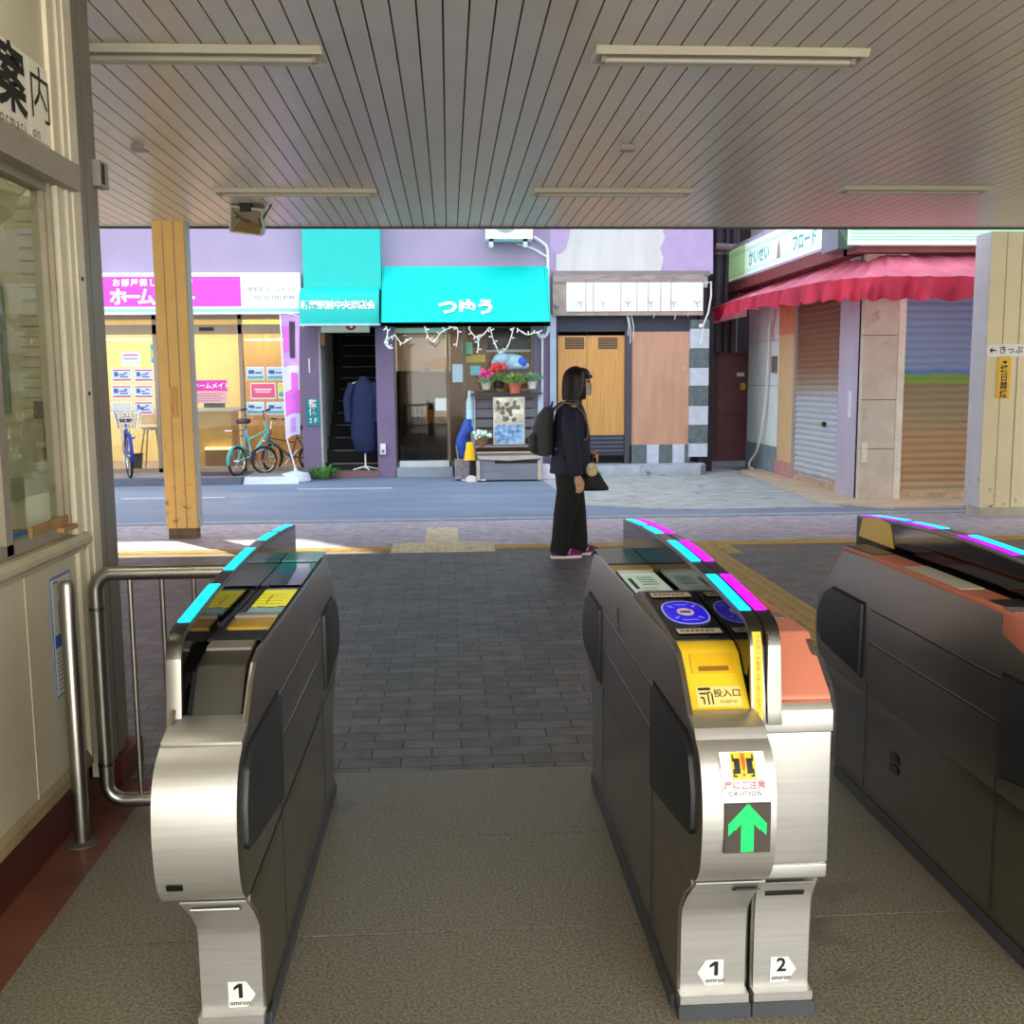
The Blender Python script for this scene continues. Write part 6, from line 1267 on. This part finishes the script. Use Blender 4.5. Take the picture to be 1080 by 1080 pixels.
# ------------------------------------------------------------------ corner shop on the right
def band_mat(name, stops, rough=.5, dirt=None, damt=.4, wob=.06, metal=0, dstretch=(1, 1, 4)):
    # paint bands by height above the foot of the sheet; edges wobble with noise
    m = bpy.data.materials.new(name); m.use_nodes = True; nt = m.node_tree; b = nt.nodes['Principled BSDF']; b.inputs['Roughness'].default_value = rough; b.inputs['Metallic'].default_value = metal
    t = nt.nodes.new('ShaderNodeTexCoord'); sp = nt.nodes.new('ShaderNodeSeparateXYZ'); nt.links.new(t.outputs['Object'], sp.inputs[0])
    n = nt.nodes.new('ShaderNodeTexNoise'); n.inputs['Scale'].default_value = 2.2; nt.links.new(t.outputs['Object'], n.inputs['Vector'])
    ma = nt.nodes.new('ShaderNodeMath'); ma.operation = 'MULTIPLY_ADD'; ma.inputs[1].default_value = wob*2; nt.links.new(n.outputs[0], ma.inputs[0])
    dv = nt.nodes.new('ShaderNodeMath'); dv.operation = 'MULTIPLY'; dv.inputs[1].default_value = 1/2.6; nt.links.new(sp.outputs['Z'], dv.inputs[0])
    nt.links.new(dv.outputs[0], ma.inputs[2])
    sb = nt.nodes.new('ShaderNodeMath'); sb.operation = 'SUBTRACT'; sb.inputs[1].default_value = wob; nt.links.new(ma.outputs[0], sb.inputs[0])
    r = nt.nodes.new('ShaderNodeValToRGB'); e = r.color_ramp.elements
    while len(e) < len(stops): e.new(.5)
    for el, (z, c) in zip(e, stops): el.position = z/2.6; el.color = (*lin(c), 1)
    nt.links.new(sb.outputs[0], r.inputs[0]); out = r.outputs[0]
    if dirt:
        mp = nt.nodes.new('ShaderNodeMapping'); mp.inputs['Scale'].default_value = dstretch; nt.links.new(t.outputs['Object'], mp.inputs[0])
        d = nt.nodes.new('ShaderNodeTexNoise'); d.inputs['Scale'].default_value = 3; d.inputs['Detail'].default_value = 8; d.inputs['Roughness'].default_value = .7; nt.links.new(mp.outputs[0], d.inputs['Vector'])
        dr = nt.nodes.new('ShaderNodeValToRGB'); dr.color_ramp.elements[0].position = 1-damt; dr.color_ramp.elements[1].position = 1-damt+.2; nt.links.new(d.outputs[0], dr.inputs[0])
        mx = nt.nodes.new('ShaderNodeMix'); mx.data_type = 'RGBA'; nt.links.new(dr.outputs[0], mx.inputs['Factor']); nt.links.new(out, mx.inputs['A']); mx.inputs['B'].default_value = (*lin(dirt), 1); out = mx.outputs['Result']
    nt.links.new(out, b.inputs['Base Color']); return m
SX = 5.0
PANEL = M('grey_panel', (226, 232, 232), rough=.55, var=.1, scale=3, stretch=(1, 1, .4))
t = thing('corner_building', 'corner shop building with grey panels and a beige stone pillar', 'building', (6.2, 14, 0))
m = MB(); m.box(SX+.06, 9.5, 12.1, 17.05, 0, 9); m.build('core', M('core_grey', (120, 112, 110), rough=.8), t, smooth=0)
m = MB(); zs_ = (.42, 1.35, 2.05, 2.9, 3.9, 5)
for a, b in zip(zs_, zs_[1:]): m.box(SX, SX+.07, 15.42, 17.05, a+.004, b-.004)
m.box(SX, SX+.07, 12, 15.42, 2.9, 6); m.build('grey_panels', PANEL, t, smooth=0)
m = MB(); m.box(SX-.02, SX+.07, 15.42, 17.04, 0, .42); m.build('panel_base', M('panel_base', (132, 142, 152), rough=.6, var=.2, scale=6), t, smooth=0)
m = MB(); m.box(SX-.03, SX+.05, 14.68, 15.36, .22, 2.1); m.build('wood_board', M('tan_board', (206, 172, 128), rough=.6, var=.08, stretch=(3, 3, .5)), t, smooth=0)
m = MB(); m.box(SX-.035, SX+.05, 14.68, 15.36, 2.1, 2.9); m.build('orange_panel', M('orange_panel', (206, 128, 92), rough=.6), t, smooth=0)
m = MB(); m.box(SX-.05, SX+.06, 14.6, 15.4, 0, .24); m.build('pink_plinth', M('pink_plinth', (186, 134, 132), rough=.6, var=.08), t, smooth=0)
FRM = M('shutter_frame', (170, 160, 156), rough=.45, metal=.2, var=.08)
for ya_, yb_ in ((14.58, 14.66), (12.66, 12.72)):
    m = MB(); m.box(SX-.04, SX+.05, ya_, yb_, .02, 2.9); m.build('frame_side', FRM, t, smooth=0)
m = MB(); m.box(4.86, SX+.06, 12.0, 12.66, .02, 2.9); m.build('pillar_side', M('pillar_lavender', (172, 162, 178), rough=.55, var=.12, scale=2, stretch=(1, 1, .6)), t, smooth=0)
STONE = M('beige_stone', (196, 182, 166), rough=.6, var=.12, scale=5, dirt=(160, 140, 122), damt=.4)
m = MB()
for a, b in ((.02, .62), (.625, 1.2), (1.205, 1.95), (1.955, 2.9)): m.box(4.86, 5.27, 11.9, 12.05, a, b-.003)
m.build('pillar_stone', STONE, t, smooth=0)
m = MB(); m.box(5.275, 5.36, 11.9, 12.05, .02, 2.9); m.build('frame_white', M('frame_offwhite', (216, 206, 190), rough=.5), t, smooth=0)
m = MB(); m.box(6.62, 9.5, 11.95, 12.2, .02, 2.9); m.build('front_wall', STONE, t, smooth=0)
m = MB(); q = fx(886, 460, 4.85); 
m.box(4.852, 4.862, 12.2, 12.3, .98, 1.3); m.build('thin_plate', M('plate_pale', (206, 206, 212)), t, smooth=0)
q = F(910, 477, 11.89); m = MB(); m.box(q[0]-.01, q[0]+.05, 11.885, 11.9, q[1]-.12, q[1]+.12, bev=.004); m.build('number_plate', M('plate_cream', (222, 214, 196), var=.08, scale=30), t, smooth=0)
m = MB(); m.box(4.66, 5.0, 12.0, 17.3, 2.88, 3.03); m.box(4.66, 9.5, 11.72, 12.1, 2.88, 2.95); m.build('soffit', M('soffit_maroon', (122, 62, 62), rough=.6), t, smooth=0)
def shutter(name, mat, label, axis, fixed, a0, a1, z0, z1, pitch):
    t = thing(name, label, 'shutter', ((fixed, (a0+a1)/2, z0) if axis == 'X' else ((a0+a1)/2, fixed, z0)))
    n = int((z1-z0)/pitch); m = MB(); pr = []
    for k in range(n):
        for u in range(6): pr.append((z0+pitch*(k+u/6), -.020*abs(math.sin(PI*u/6))))
    pr.append((z0+pitch*n, 0)); fn = (lambda u, v: (fixed+pr[int(round(v*(len(pr)-1)))][1], lerp(a0, a1, u), pr[int(round(v*(len(pr)-1)))][0])) if axis == 'X' else (lambda u, v: (lerp(a0, a1, u), fixed+pr[int(round(v*(len(pr)-1)))][1], pr[int(round(v*(len(pr)-1)))][0]))
    m.sheet(fn, 1, len(pr)-1, .004); m.build('curtain', mat, t, smooth=50)
    m = MB()
    if axis == 'X': m.box(fixed-.03, fixed+.01, a0, a1, z0-.02, z0+.04)
    else: m.box(a0, a1, fixed-.03, fixed+.01, z0-.02, z0+.04)
    m.build('bottom_bar', M('rusty_bar', (186, 150, 124), rough=.6, var=.35, scale=8), t, smooth=0)
    return t
SM1 = band_mat('shutter_silver_rust', [(0, (214, 184, 164)), (.16, (236, 242, 250)), (1.1, (232, 236, 244)), (1.35, (206, 180, 158)), (1.6, (186, 142, 114)), (2.5, (172, 124, 100))], rough=.42, dirt=(170, 130, 104), damt=.36, wob=.05)
SM2 = band_mat('shutter_mural', [(0, (236, 214, 180)), (.25, (224, 184, 136)), (.7, (226, 190, 146)), (1.0, (204, 186, 148)), (1.33, (196, 178, 140)), (1.36, (176, 214, 100)), (1.45, (170, 212, 110)), (1.48, (128, 172, 232)), (1.56, (180, 202, 240)), (2.4, (170, 190, 232))], rough=.5, dirt=(198, 172, 140), damt=.34, wob=.05)
s1_ = shutter('roller_shutter', SM1, 'silver roller shutter gone rusty brown in its upper half, left of the stone pillar', 'X', SX+.0, 12.72, 14.58, .04, 2.6, .078)
m = MB(); q = fx(866, 447, SX-.03); m.box(SX-.035, SX-.02, q.y-.14, q.y+.12, q.z-.02, q.z+.02); m.build('handle', M('handle_tan', (190, 160, 120), rough=.5), s1_); m = MB(); m.box(SX-.045, SX-.02, q.y-.16, q.y-.06, q.z-.03, q.z+.03); m.build('lock', BLACKM, s1_)
shutter('roller_shutter', SM2, 'roller shutter painted with blue sky, a green line and brown ground', 'Y', 12.0, 5.36, 6.62, .04, 2.6, .088)
t = thing('shop_sign', 'slanting white and green sign box along the side of the corner shop', 'sign', (4.8, 15, 3.05))
m = MB(); m.box(4.68, 5.0, 12.5, 17.25, 3.04, 3.62, bev=.01); m.build('box', M('sign_frame_lilac', (196, 180, 206), rough=.4), t, smooth=0)
m = MB(); m.box(4.672, 4.682, 12.53, 17.2, 3.07, 3.55); m.build('face', M('sign_pale_mint', (226, 246, 238), rough=.3, var=.02, emit=.35), t)
f4 = lambda a, b: (4.669, a, b)
m = MB(); m.map2d([rect(12.8, 17.2, 3.12+.0*k, 3.125) for k in (0,)]+[rect(12.8, 17.2, 3.15, 3.154), rect(12.8, 17.2, 3.44, 3.447), rect(12.8, 17.2, 3.47, 3.475)], f4); m.build('line', M('sign_line', (120, 160, 150)), t)
m = MB(); m.map2d([rect(16.2, 17.2, 3.08, 3.54)], lambda a, b: (4.6695, a, b)); m.build('green_end', M('sign_green_end', (196, 240, 176), emit=.2), t)
fs4 = lambda yc, zc: (lambda a, b: (4.667, yc-a, zc+b))
q1, q2 = fx(800, 270, 4.667), fx(848, 254, 4.667)
m = MB(); m.text('かいせい', .26, fs4(q1.y, q1.z), offset=.02); m.text('フロード', .24, fs4(q2.y, q2.z), offset=.02); m.build('lettering', M('sign_teal_text', (86, 176, 182)), t)
q3 = fx(821, 263, 4.667); m = MB(); m.map2d([[(q3.y-.08, q3.z-.12), (q3.y+.08, q3.z-.12), (q3.y+.05, q3.z+.05), (q3.y, q3.z+.14), (q3.y-.05, q3.z+.05)]], f4); m.build('emblem', M('sign_emblem', (170, 150, 150)), t)
t = thing('shop_sign', 'pale green striped sign board over the red awning at the front of the corner shop', 'sign', (6.5, 11.7, 2.95))
m = MB(); m.box(4.53, 9, 11.62, 11.95, 2.95, 3.5, bev=.006); m.build('board', M('sign_mint', (206, 240, 222), rough=.3, var=.02, emit=.2), t, smooth=0)
m = MB(); m.map2d([rect(4.55, 9, 3.0+.035*k, 3.012+.035*k) for k in range(4)], face_cam(11.617)); m.build('stripe', M('stripe_green', (130, 206, 160)), t)
m = MB(); m.box(4.53, 4.68, 11.66, 12.48, 2.95, 3.6, bev=.01); tag(m.build('sign_corner_post', M('corner_post_grey', (128, 128, 140), rough=.5)), 'grey corner post between the two shop signs', 'post')
m = MB(); m.box(4.985, 5.0, 15.6, 17.0, 3.72, 4.6); tag(m.build('upper_window', M('window_haze', (206, 214, 224), rough=.3, var=.05)), 'pale window above the slanting sign', 'window')
# red awning
OUT = [(4.28, 16.85), (4.27, 15.4), (4.27, 14), (4.27, 12.6), (4.32, 11.75), (4.48, 11.35), (4.78, 11.12), (5.3, 11.05), (6.2, 11.05), (7.5, 11.05), (9, 11.05)]
INN = [(5.0, 17.2), (4.99, 15.4), (4.97, 14), (4.93, 12.6), (4.94, 12.2), (4.97, 12.0), (5.1, 11.88), (5.4, 11.85), (6.2, 11.85), (7.5, 11.85), (9, 11.85)]
ZO = [2.58, 2.62, 2.60, 2.57, 2.56, 2.55, 2.55, 2.54, 2.54, 2.55, 2.55]; ZI = [2.94]+[2.93]*3+[2.90, 2.88, 2.87, 2.86, 2.86, 2.86, 2.86]; ZB = [2.36, 2.42, 2.41, 2.36, 2.33, 2.31, 2.30, 2.29, 2.31, 2.32, 2.32]
def lerp_list(L, u):
    k = min(len(L)-2, int(u*(len(L)-1))); f = u*(len(L)-1)-k; a, b = L[k], L[k+1]
    return tuple(lerp(p, q, f) for p, q in zip(a, b)) if isinstance(a, tuple) else lerp(a, b, f)
def top(u, v):
    o, i = lerp_list(OUT, u), lerp_list(INN, u); zo, zi = lerp_list(ZO, u), lerp_list(ZI, u)
    return (lerp(o[0], i[0], v), lerp(o[1], i[1], v), lerp(zo, zi, v)-.05*math.sin(PI*v)*(.6+.4*math.sin(u*90))+.008*math.sin(u*140+6*v))
def val(u, v):
    o, i = lerp_list(OUT, u), lerp_list(INN, u); d = Vector((o[0]-i[0], o[1]-i[1])).normalized(); zo, zb = lerp_list(ZO, u), lerp_list(ZB, u)
    w = .045*math.sin(u*95)*v+.02*math.sin(u*230+2*v)*v
    return (o[0]+d.x*(.01+w+.03*v), o[1]+d.y*(.01+w+.03*v), lerp(zo, zb, v)+.018*math.sin(u*120)*v*v)
t = thing('awning', 'faded red awning with a ragged hanging hem around the corner shop', 'awning', (5, 13, 2.3))
RED = M('red_canvas', (246, 140, 164), rough=.6, var=.2, scale=2.5, dirt=(252, 208, 220), damt=.36, dscale=1.5); REDD = M('red_valance', (222, 62, 92), rough=.6, var=.22, scale=4)  # pale base and near-white blotches paint the bright light on the canopy top
m = MB(); m.sheet(top, 120, 10, .006); m.build('canopy', RED, t, smooth=60)
m = MB(); m.sheet(val, 240, 6, .004); m.build('valance', REDD, t, smooth=60)
m = MB(); m.face([top(0, 0), top(0, .5), top(0, 1), (5.0, 17.2, 2.5), (4.3, 16.85, 2.36)]); m.build('end_cloth', RED, t)
m = MB()
for u in (0.0, .25, .5, .72, .95): m.tube([tuple(Vector(top(u, k/6))-Vector((0, 0, .025))) for k in range(7)], .012, 6)
m.tube([tuple(Vector(top(k/30, .02))-Vector((0, 0, .03))) for k in range(31)], .012, 6); m.build('frame', M('awning_frame', (120, 104, 104), rough=.5, metal=.4), t)
m = MB(); q = fx(817, 345, 4.6); m.sheet(lambda u, v: (4.6+.02*math.sin(6*v), q.y+.10*(u-.5), lerp(2.68, 1.98, v)), 3, 8, .01); tag(m.build('cloth_strip', M('cloth_pink', (206, 146, 166), rough=.7, var=.1)), 'pink cloth strip hanging below the red awning at the grey panels', 'cloth')
m = MB(); q = fx(800, 480, 4.92); m.tube(smooth_path3([(4.95, q.y-.3, 2.3), (4.95, q.y-.25, 1.4), (4.93, q.y-.15, .8), (4.90, q.y+.0, .35), (4.85, q.y+.25, .12), (4.8, q.y+.05, .05), (4.8, q.y-.1, .04)], 4), .018, 8); tag(m.build('hose', M('hose_cream', (206, 204, 190), rough=.5)), 'cream hose hanging down the grey panel wall of the alley', 'hose')
m = MB(); m.box(4.94, 5.0, 15.5, 15.62, 1.55, 1.8, bev=.01); tag(m.build('meter_box', M('meter_brown', (122, 104, 92), rough=.5)), 'brown box on the grey panels beside the hanging cloth strip', 'box')

# ------------------------------------------------------------------ the waiting person
PX, PY = .985, 8.40
SKIN = M('skin', (206, 158, 130), rough=.55, var=.05); HAIR = M('hair_dark', (40, 26, 22), rough=.5, var=.3, scale=30, stretch=(6, 6, 1)); NAVY = M('jacket_navy', (19, 25, 46), rough=.75, var=.25, scale=7, bump=.1, bscale=18); TROU = M('trousers_black', (16, 16, 20), rough=.85, var=.2, bump=.1, bscale=14)
t = thing('person', 'person in navy jacket, black trousers and magenta shoes standing in profile', 'person', (PX, PY, 0))
def bodymesh():
    m = MB()
    # trunk, neck, head
    m.loft([(.01, 0, .68, .10, .13), (0, 0, .80, .115, .155), (.0, 0, .95, .105, .14), (.0, 0, 1.1, .105, .15), (0, 0, 1.20, .09, .165), (.005, 0, 1.245, .07, .13), (.015, 0, 1.28, .05, .06)], 18)
    m.tube([(.012, 0, 1.24), (.03, 0, 1.30), (.04, 0, 1.38)], [.055, .05, .05], 14)
    m.ball((.065, 0, 1.44), .092, .074, .112, 18, 12); m.ball((.09, 0, 1.385), .068, .056, .06, 14, 9)
    m.ball((.162, 0, 1.42), .018, .014, .024, 10, 7)
    for s in (-1, 1): m.ball((.055, s*.076, 1.425), .018, .010, .03, 8, 6)
    # legs and feet
    for s, fxx, hx in ((-1, -.085, -.015), (1, .085, .03)):
        m.tube([(hx, s*.075, .78), (hx, s*.078, .6), (lerp(hx, fxx, .55), s*.075, .40), (lerp(hx, fxx, .85), s*.072, .2), (fxx, s*.07, .06)], [.09, .08, .055, .05, .038], 14)
        m.tube([(fxx-.03, s*.07, .045), (fxx+.05, s*.075, .05), (fxx+.14, s*.08, .035)], [.035, .04, .03], 10)
    # arms; the near one hangs, the far one is bent to hold the bag
    m.tube([(-.01, -.16, 1.19), (-.02, -.19, 1.05), (.0, -.205, .92), (.02, -.20, .80), (.035, -.195, .71), (.04, -.19, .68)], [.055, .048, .042, .036, .028, .026], 12)
    m.tube([(-.01, .16, 1.19), (-.01, .195, 1.05), (.02, .205, .93), (.10, .17, .88), (.17, .10, .84)], [.055, .048, .042, .034, .026], 12)
    # near hand: palm, four fingers, thumb
    m.tube([(.04, -.19, .69), (.05, -.188, .655), (.056, -.187, .615)], [(.022, .028), (.02, .036), (.017, .035)], 10)
    for k, L in enumerate((.066, .074, .070, .056)):
        y = -.187+.0; x = .030+.0175*k
        m.tube([(x, y, .618), (x+.008, y+.004, .618-L*.5), (x+.004, y+.016, .618-L*.9), (x, y+.022, .618-L)], [.0095, .009, .008, .006], 8)
    m.tube([(.072, -.186, .662), (.090, -.182, .635), (.096, -.174, .608)], [.011, .010, .007], 8)
    # far hand closing on the bag strap
    m.tube([(.17, .10, .84), (.20, .06, .83), (.215, .03, .825)], [(.024, .03), (.018, .036), (.016, .034)], 10)
    for k, L in enumerate((.05, .058, .055, .044)):
        z = .852-.018*k; m.tube([(.215, .035, z), (.232, .005, z-.004), (.225, -.022, z-.006), (.205, -.026, z-.008)], [.0095, .009, .0085, .006], 8)
    m.tube([(.20, .06, .855), (.222, .05, .875), (.236, .03, .872)], [.011, .010, .007], 8)
    bmesh.ops.recalc_face_normals(m.bm, faces=m.bm.faces)
    me = bpy.data.meshes.new('b'); m.bm.to_mesh(me); m.bm.free(); ob = bpy.data.objects.new('b', me); COL.objects.link(ob)
    rm = ob.modifiers.new('r', 'REMESH'); rm.mode = 'VOXEL'; rm.voxel_size = .0065; sm = ob.modifiers.new('s', 'SMOOTH'); sm.iterations = 2; sm.factor = .4
    r = bpy.data.meshes.new_from_object(ob.evaluated_get(bpy.context.evaluated_depsgraph_get()))
    bpy.data.objects.remove(ob); return r
me = bodymesh(); me.name = 'body'; me.polygons.foreach_set('use_smooth', [True]*len(me.polygons)); me.materials.clear(); me.materials.append(SKIN)
bo = bpy.data.objects.new('body', me); COL.objects.link(bo); bo.parent = t; ORG['body'] = Vector((PX, PY, 0))
def pb(name, m, mat, parent=None, smooth=60):
    for v in m.bm.verts: v.co += Vector((PX, PY, 0))
    return m.build(name, mat, parent or t, smooth=smooth)
# trousers
m = MB()
for s, fxx, hx in ((-1, -.085, -.015), (1, .085, .03)):
    m.tube([(hx, s*.07, .84), (hx, s*.078, .70), (hx*.8+.0, s*.08, .55), (lerp(hx, fxx, .55), s*.077, .36), (lerp(hx, fxx, .85), s*.075, .17), (fxx-.005, s*.073, .06), (fxx-.012, s*.073, .035)], [(.115, .10), (.112, .115), (.10, .105), (.08, .088), (.074, .082), (.07, .082), (.066, .08)], 16)
m.loft([(.005, 0, .66, .11, .14), (0, 0, .78, .135, .175), (0, 0, .92, .125, .16)], 18)
pb('trousers', m, TROU)
# jacket and sleeves
m = MB()
m.loft([(.0, 0, .70, .165, .20), (.005, 0, .715, .170, .205), (.01, 0, .82, .165, .19), (.012, 0, .95, .158, .175), (.010, 0, 1.08, .145, .178), (.0, 0, 1.17, .122, .18), (-.005, 0, 1.225, .095, .155), (.0, 0, 1.265, .07, .095), (.012, 0, 1.285, .062, .07)], 26)
pb('jacket', m, NAVY)
m = MB(); m.tube([(-.012, -.125, 1.215), (-.018, -.165, 1.17), (-.025, -.198, 1.05), (-.01, -.212, .92), (.015, -.207, .80), (.03, -.198, .715), (.034, -.196, .695)], [.05, .068, .066, .062, .056, .048, .046], 16); pb('sleeve', m, NAVY)
m = MB(); m.tube([(-.012, .125, 1.215), (-.015, .165, 1.17), (-.015, .2, 1.05), (.02, .21, .93), (.09, .18, .885), (.155, .115, .85)], [.05, .068, .064, .06, .052, .044], 16); pb('sleeve', m, NAVY)
m = MB(); m.tube([(.075, -.055, 1.27), (.11, -.03, 1.20), (.14, -.02, 1.08), (.155, -.02, .95)], [(.022, .012)]*4, 8); m.tube([(.075, .055, 1.27), (.11, .03, 1.20), (.14, .02, 1.08)], [(.022, .012)]*3, 8); m.loft([(.03, 0, 1.255, .075, .085), (.035, 0, 1.30, .066, .066), (.03, 0, 1.31, .06, .06)], 16); pb('scarf', m, M('scarf_pattern', (92, 74, 66), rough=.8, var=.6, scale=26))
# hair, glasses, mask
m = MB()
def hairpt(u, v):
    a = lerp(-.72, .72, u)*2*PI*.5+PI; th = lerp(0.02, 1.0, v); 
    r = 1.0
    if v < .5: k = v/.5; zz = 1.452+.118*math.cos(k*PI/2); rr = math.sin(k*PI/2)
    else: k = (v-.5)/.5; zz = 1.452-.155*k; rr = 1+.10*k-.10*k*k*k
    return (.052+math.cos(a)*.112*rr, math.sin(a)*.094*rr, zz+.008*math.sin(u*60)*(v > .9))
m.sheet(hairpt, 34, 18); bmesh.ops.solidify(m.bm, geom=m.bm.faces[:], thickness=-.012)
m.tube([(.12, -.075, 1.49), (.15, -.045, 1.487), (.160, 0, 1.485), (.15, .045, 1.487), (.12, .075, 1.49)], [(.03, .02)]*5, 8); m.ball((.098, 0, 1.503), .070, .080, .056, 16, 10)
m.tube([(.10, -.080, 1.50), (.10, -.084, 1.43), (.085, -.086, 1.36), (.055, -.084, 1.31)], [.022, .024, .022, .012], 8); m.tube([(.10, .080, 1.50), (.10, .084, 1.43), (.085, .086, 1.36), (.055, .084, 1.31)], [.022, .024, .022, .012], 8)
pb('hair', m, HAIR)
m = MB()
def mk(u, v): a = lerp(-1.15, 1.15, u); return (.072+.116*math.cos(a)*(1-.16*abs(v-.4)), .076*math.sin(a), lerp(1.430, 1.335, v)-.0)
m.sheet(mk, 12, 6, .004); pb('face_mask', m, M('mask_white', (222, 216, 210), rough=.7, var=.03))
m = MB(); m.tube([(.158, -.03, 1.448), (.150, -.060, 1.447), (.06, -.08, 1.445)], .003, 6); m.tube([(.158, .03, 1.448), (.150, .060, 1.447), (.06, .08, 1.445)], .004, 6)
for s in (-1, 1): m.tube([(.160+.0*k, s*.032+.022*math.cos(2*PI*k/12), 1.448+.015*math.sin(2*PI*k/12)) for k in range(12)], .002, 5, closed=True)
pb('glasses', m, BLACKM)
m = MB()
for s in (-1, 1): m.ball((.149, s*.03, 1.449), .006, .011, .006, 8, 6)
pb('eyes', m, M('eye_dark', (36, 26, 24), rough=.3))
# shoes
SH, SO = M('shoe_magenta', (150, 36, 124), rough=.6, var=.15), M('sole_white', (232, 222, 226), rough=.6)
for s, fxx in ((-1, -.085), (1, .085)):
    m = MB(); y = s*.075
    def shoe(u, v):
        x = lerp(-.075, .175, u); w = (.036+.012*math.sin(PI*min(1, u*1.2)))*(1-max(0, u-.82)**2*14); h = (.085-.02*u if u < .45 else lerp(.076, .035, (u-.45)/.55))*(1-max(0, u-.88)**2*20); a = lerp(0, PI, v)
        return (fxx+x, y-math.cos(a)*w, .022+max(0, math.sin(a))**.7*h)
    m.sheet(shoe, 18, 10, .002); m.prism([(fxx-.075, y-.036), (fxx-.078, y+.036), (fxx-.0, y+.042), (fxx+.10, y+.047), (fxx+.168, y+.022), (fxx+.168, y-.022), (fxx+.10, y-.047), (fxx, y-.042)], .02, .034, axis='Z')
    sh = pb('shoe', m, SH)
    m = MB(); m.prism([(fxx-.08, y-.03), (fxx-.08, y+.03), (fxx-.06, y+.041), (fxx+.10, y+.05), (fxx+.165, y+.03), (fxx+.18, y), (fxx+.165, y-.03), (fxx+.10, y-.05), (fxx-.06, y-.041)], 0, .026, axis='Z', bev=.006); so = pb('sole', m, SO, sh); 
    m = MB(); m.tube([(fxx+.03, y-.043, .045), (fxx+.05, y-.03, .078), (fxx+.055, y, .088), (fxx+.05, y+.03, .078)], .006, 6); m.tube([(fxx+.065, y-.044, .042), (fxx+.08, y-.028, .07), (fxx+.085, y, .078), (fxx+.08, y+.028, .07)], .006, 6); pb('laces', m, SO, sh)
# backpack
t0_ = t
BP_ = M('pack_olive_black', (52, 54, 52), rough=.75, var=.15, bump=.05); t = thing('backpack', 'dark olive grey backpack on the back of the standing person', 'backpack', (PX-.2, PY, .85))
def pb2(name, m, mat, sm=60):
    for v in m.bm.verts: v.co += Vector((PX, PY, 0))
    return m.build(name, mat, t, smooth=sm)
m = MB(); m.loft([(-.215, 0, .845, .045, .10), (-.22, 0, .855, .075, .135), (-.222, 0, .95, .088, .15), (-.215, 0, 1.08, .082, .15), (-.195, 0, 1.18, .066, .135), (-.175, 0, 1.235, .04, .09), (-.165, 0, 1.245, .02, .05)], 22); pb2('bag_body', m, BP_)
m = MB(); m.loft([(-.285, 0, .87, .03, .10), (-.30, 0, .89, .04, .115), (-.30, 0, 1.0, .036, .115), (-.285, 0, 1.03, .02, .10)], 16); pb2('front_pocket', m, M('pack_pocket', (40, 42, 42), rough=.75))
for s in (-1, 1):
    m = MB(); m.tube([(-.14, s*.09, 1.21), (-.06, s*.10, 1.275), (.03, s*.095, 1.265), (.10, s*.10, 1.19), (.135, s*.11, 1.08), (.13, s*.13, .99), (.05, s*.13, .95), (-.13, s*.10, .90)], [(.018, .008)]*8, 8); pb2('strap', m, M('strap_grey', (120, 118, 112), rough=.7) if s < 0 else BP_)
m = MB(); m.tube([(-.15, -.03, 1.24), (-.14, 0, 1.28), (-.15, .03, 1.24)], .008, 6); pb2('grab_loop', m, BP_)
t = thing('tote_bag', 'black tote bag held in front of the standing person', 'bag', (PX+.2, PY-.05, .55))
TB = M('tote_black', (30, 30, 33), rough=.7, var=.2)
m = MB()
rows_ = [(.80, .165, .03, .05), (.72, .172, .055, .055), (.64, .18, .095, .055), (.58, .19, .125, .05), (.555, .195, .12, .035)]
m.loft([(cx, -.06, z, rx, ry) for z, cx, rx, ry in rows_][::-1], 18); pb2('bag_body', m, TB)
for s in (-.03, .03):
    m = MB(); m.tube([(.15, -.06+s, .78), (.19, -.02+s*.6, .85), (.215, .0, .84), (.2, -.04+s, .78)], [(.010, .004)]*4, 6); pb2('handle', m, TB)
t = thing('round_charm', 'small round beige charm hanging at the tote bag', 'charm', (PX+.15, PY-.13, .7))
m = MB(); m.ball((.165, -.145, .735), .052, .022, .058, 16, 10); pb2('charm_body', m, M('charm_beige', (206, 190, 136), rough=.7, var=.2, scale=10)); m = MB(); m.ball((.155, -.15, .765), .030, .02, .024, 12, 8); pb2('charm_top', m, M('charm_pale', (226, 220, 198), rough=.7)); m = MB(); m.tube([(.165, -.14, .79), (.17, -.11, .83), (.19, -.05, .85)], .004, 5); pb2('cord', m, TB)
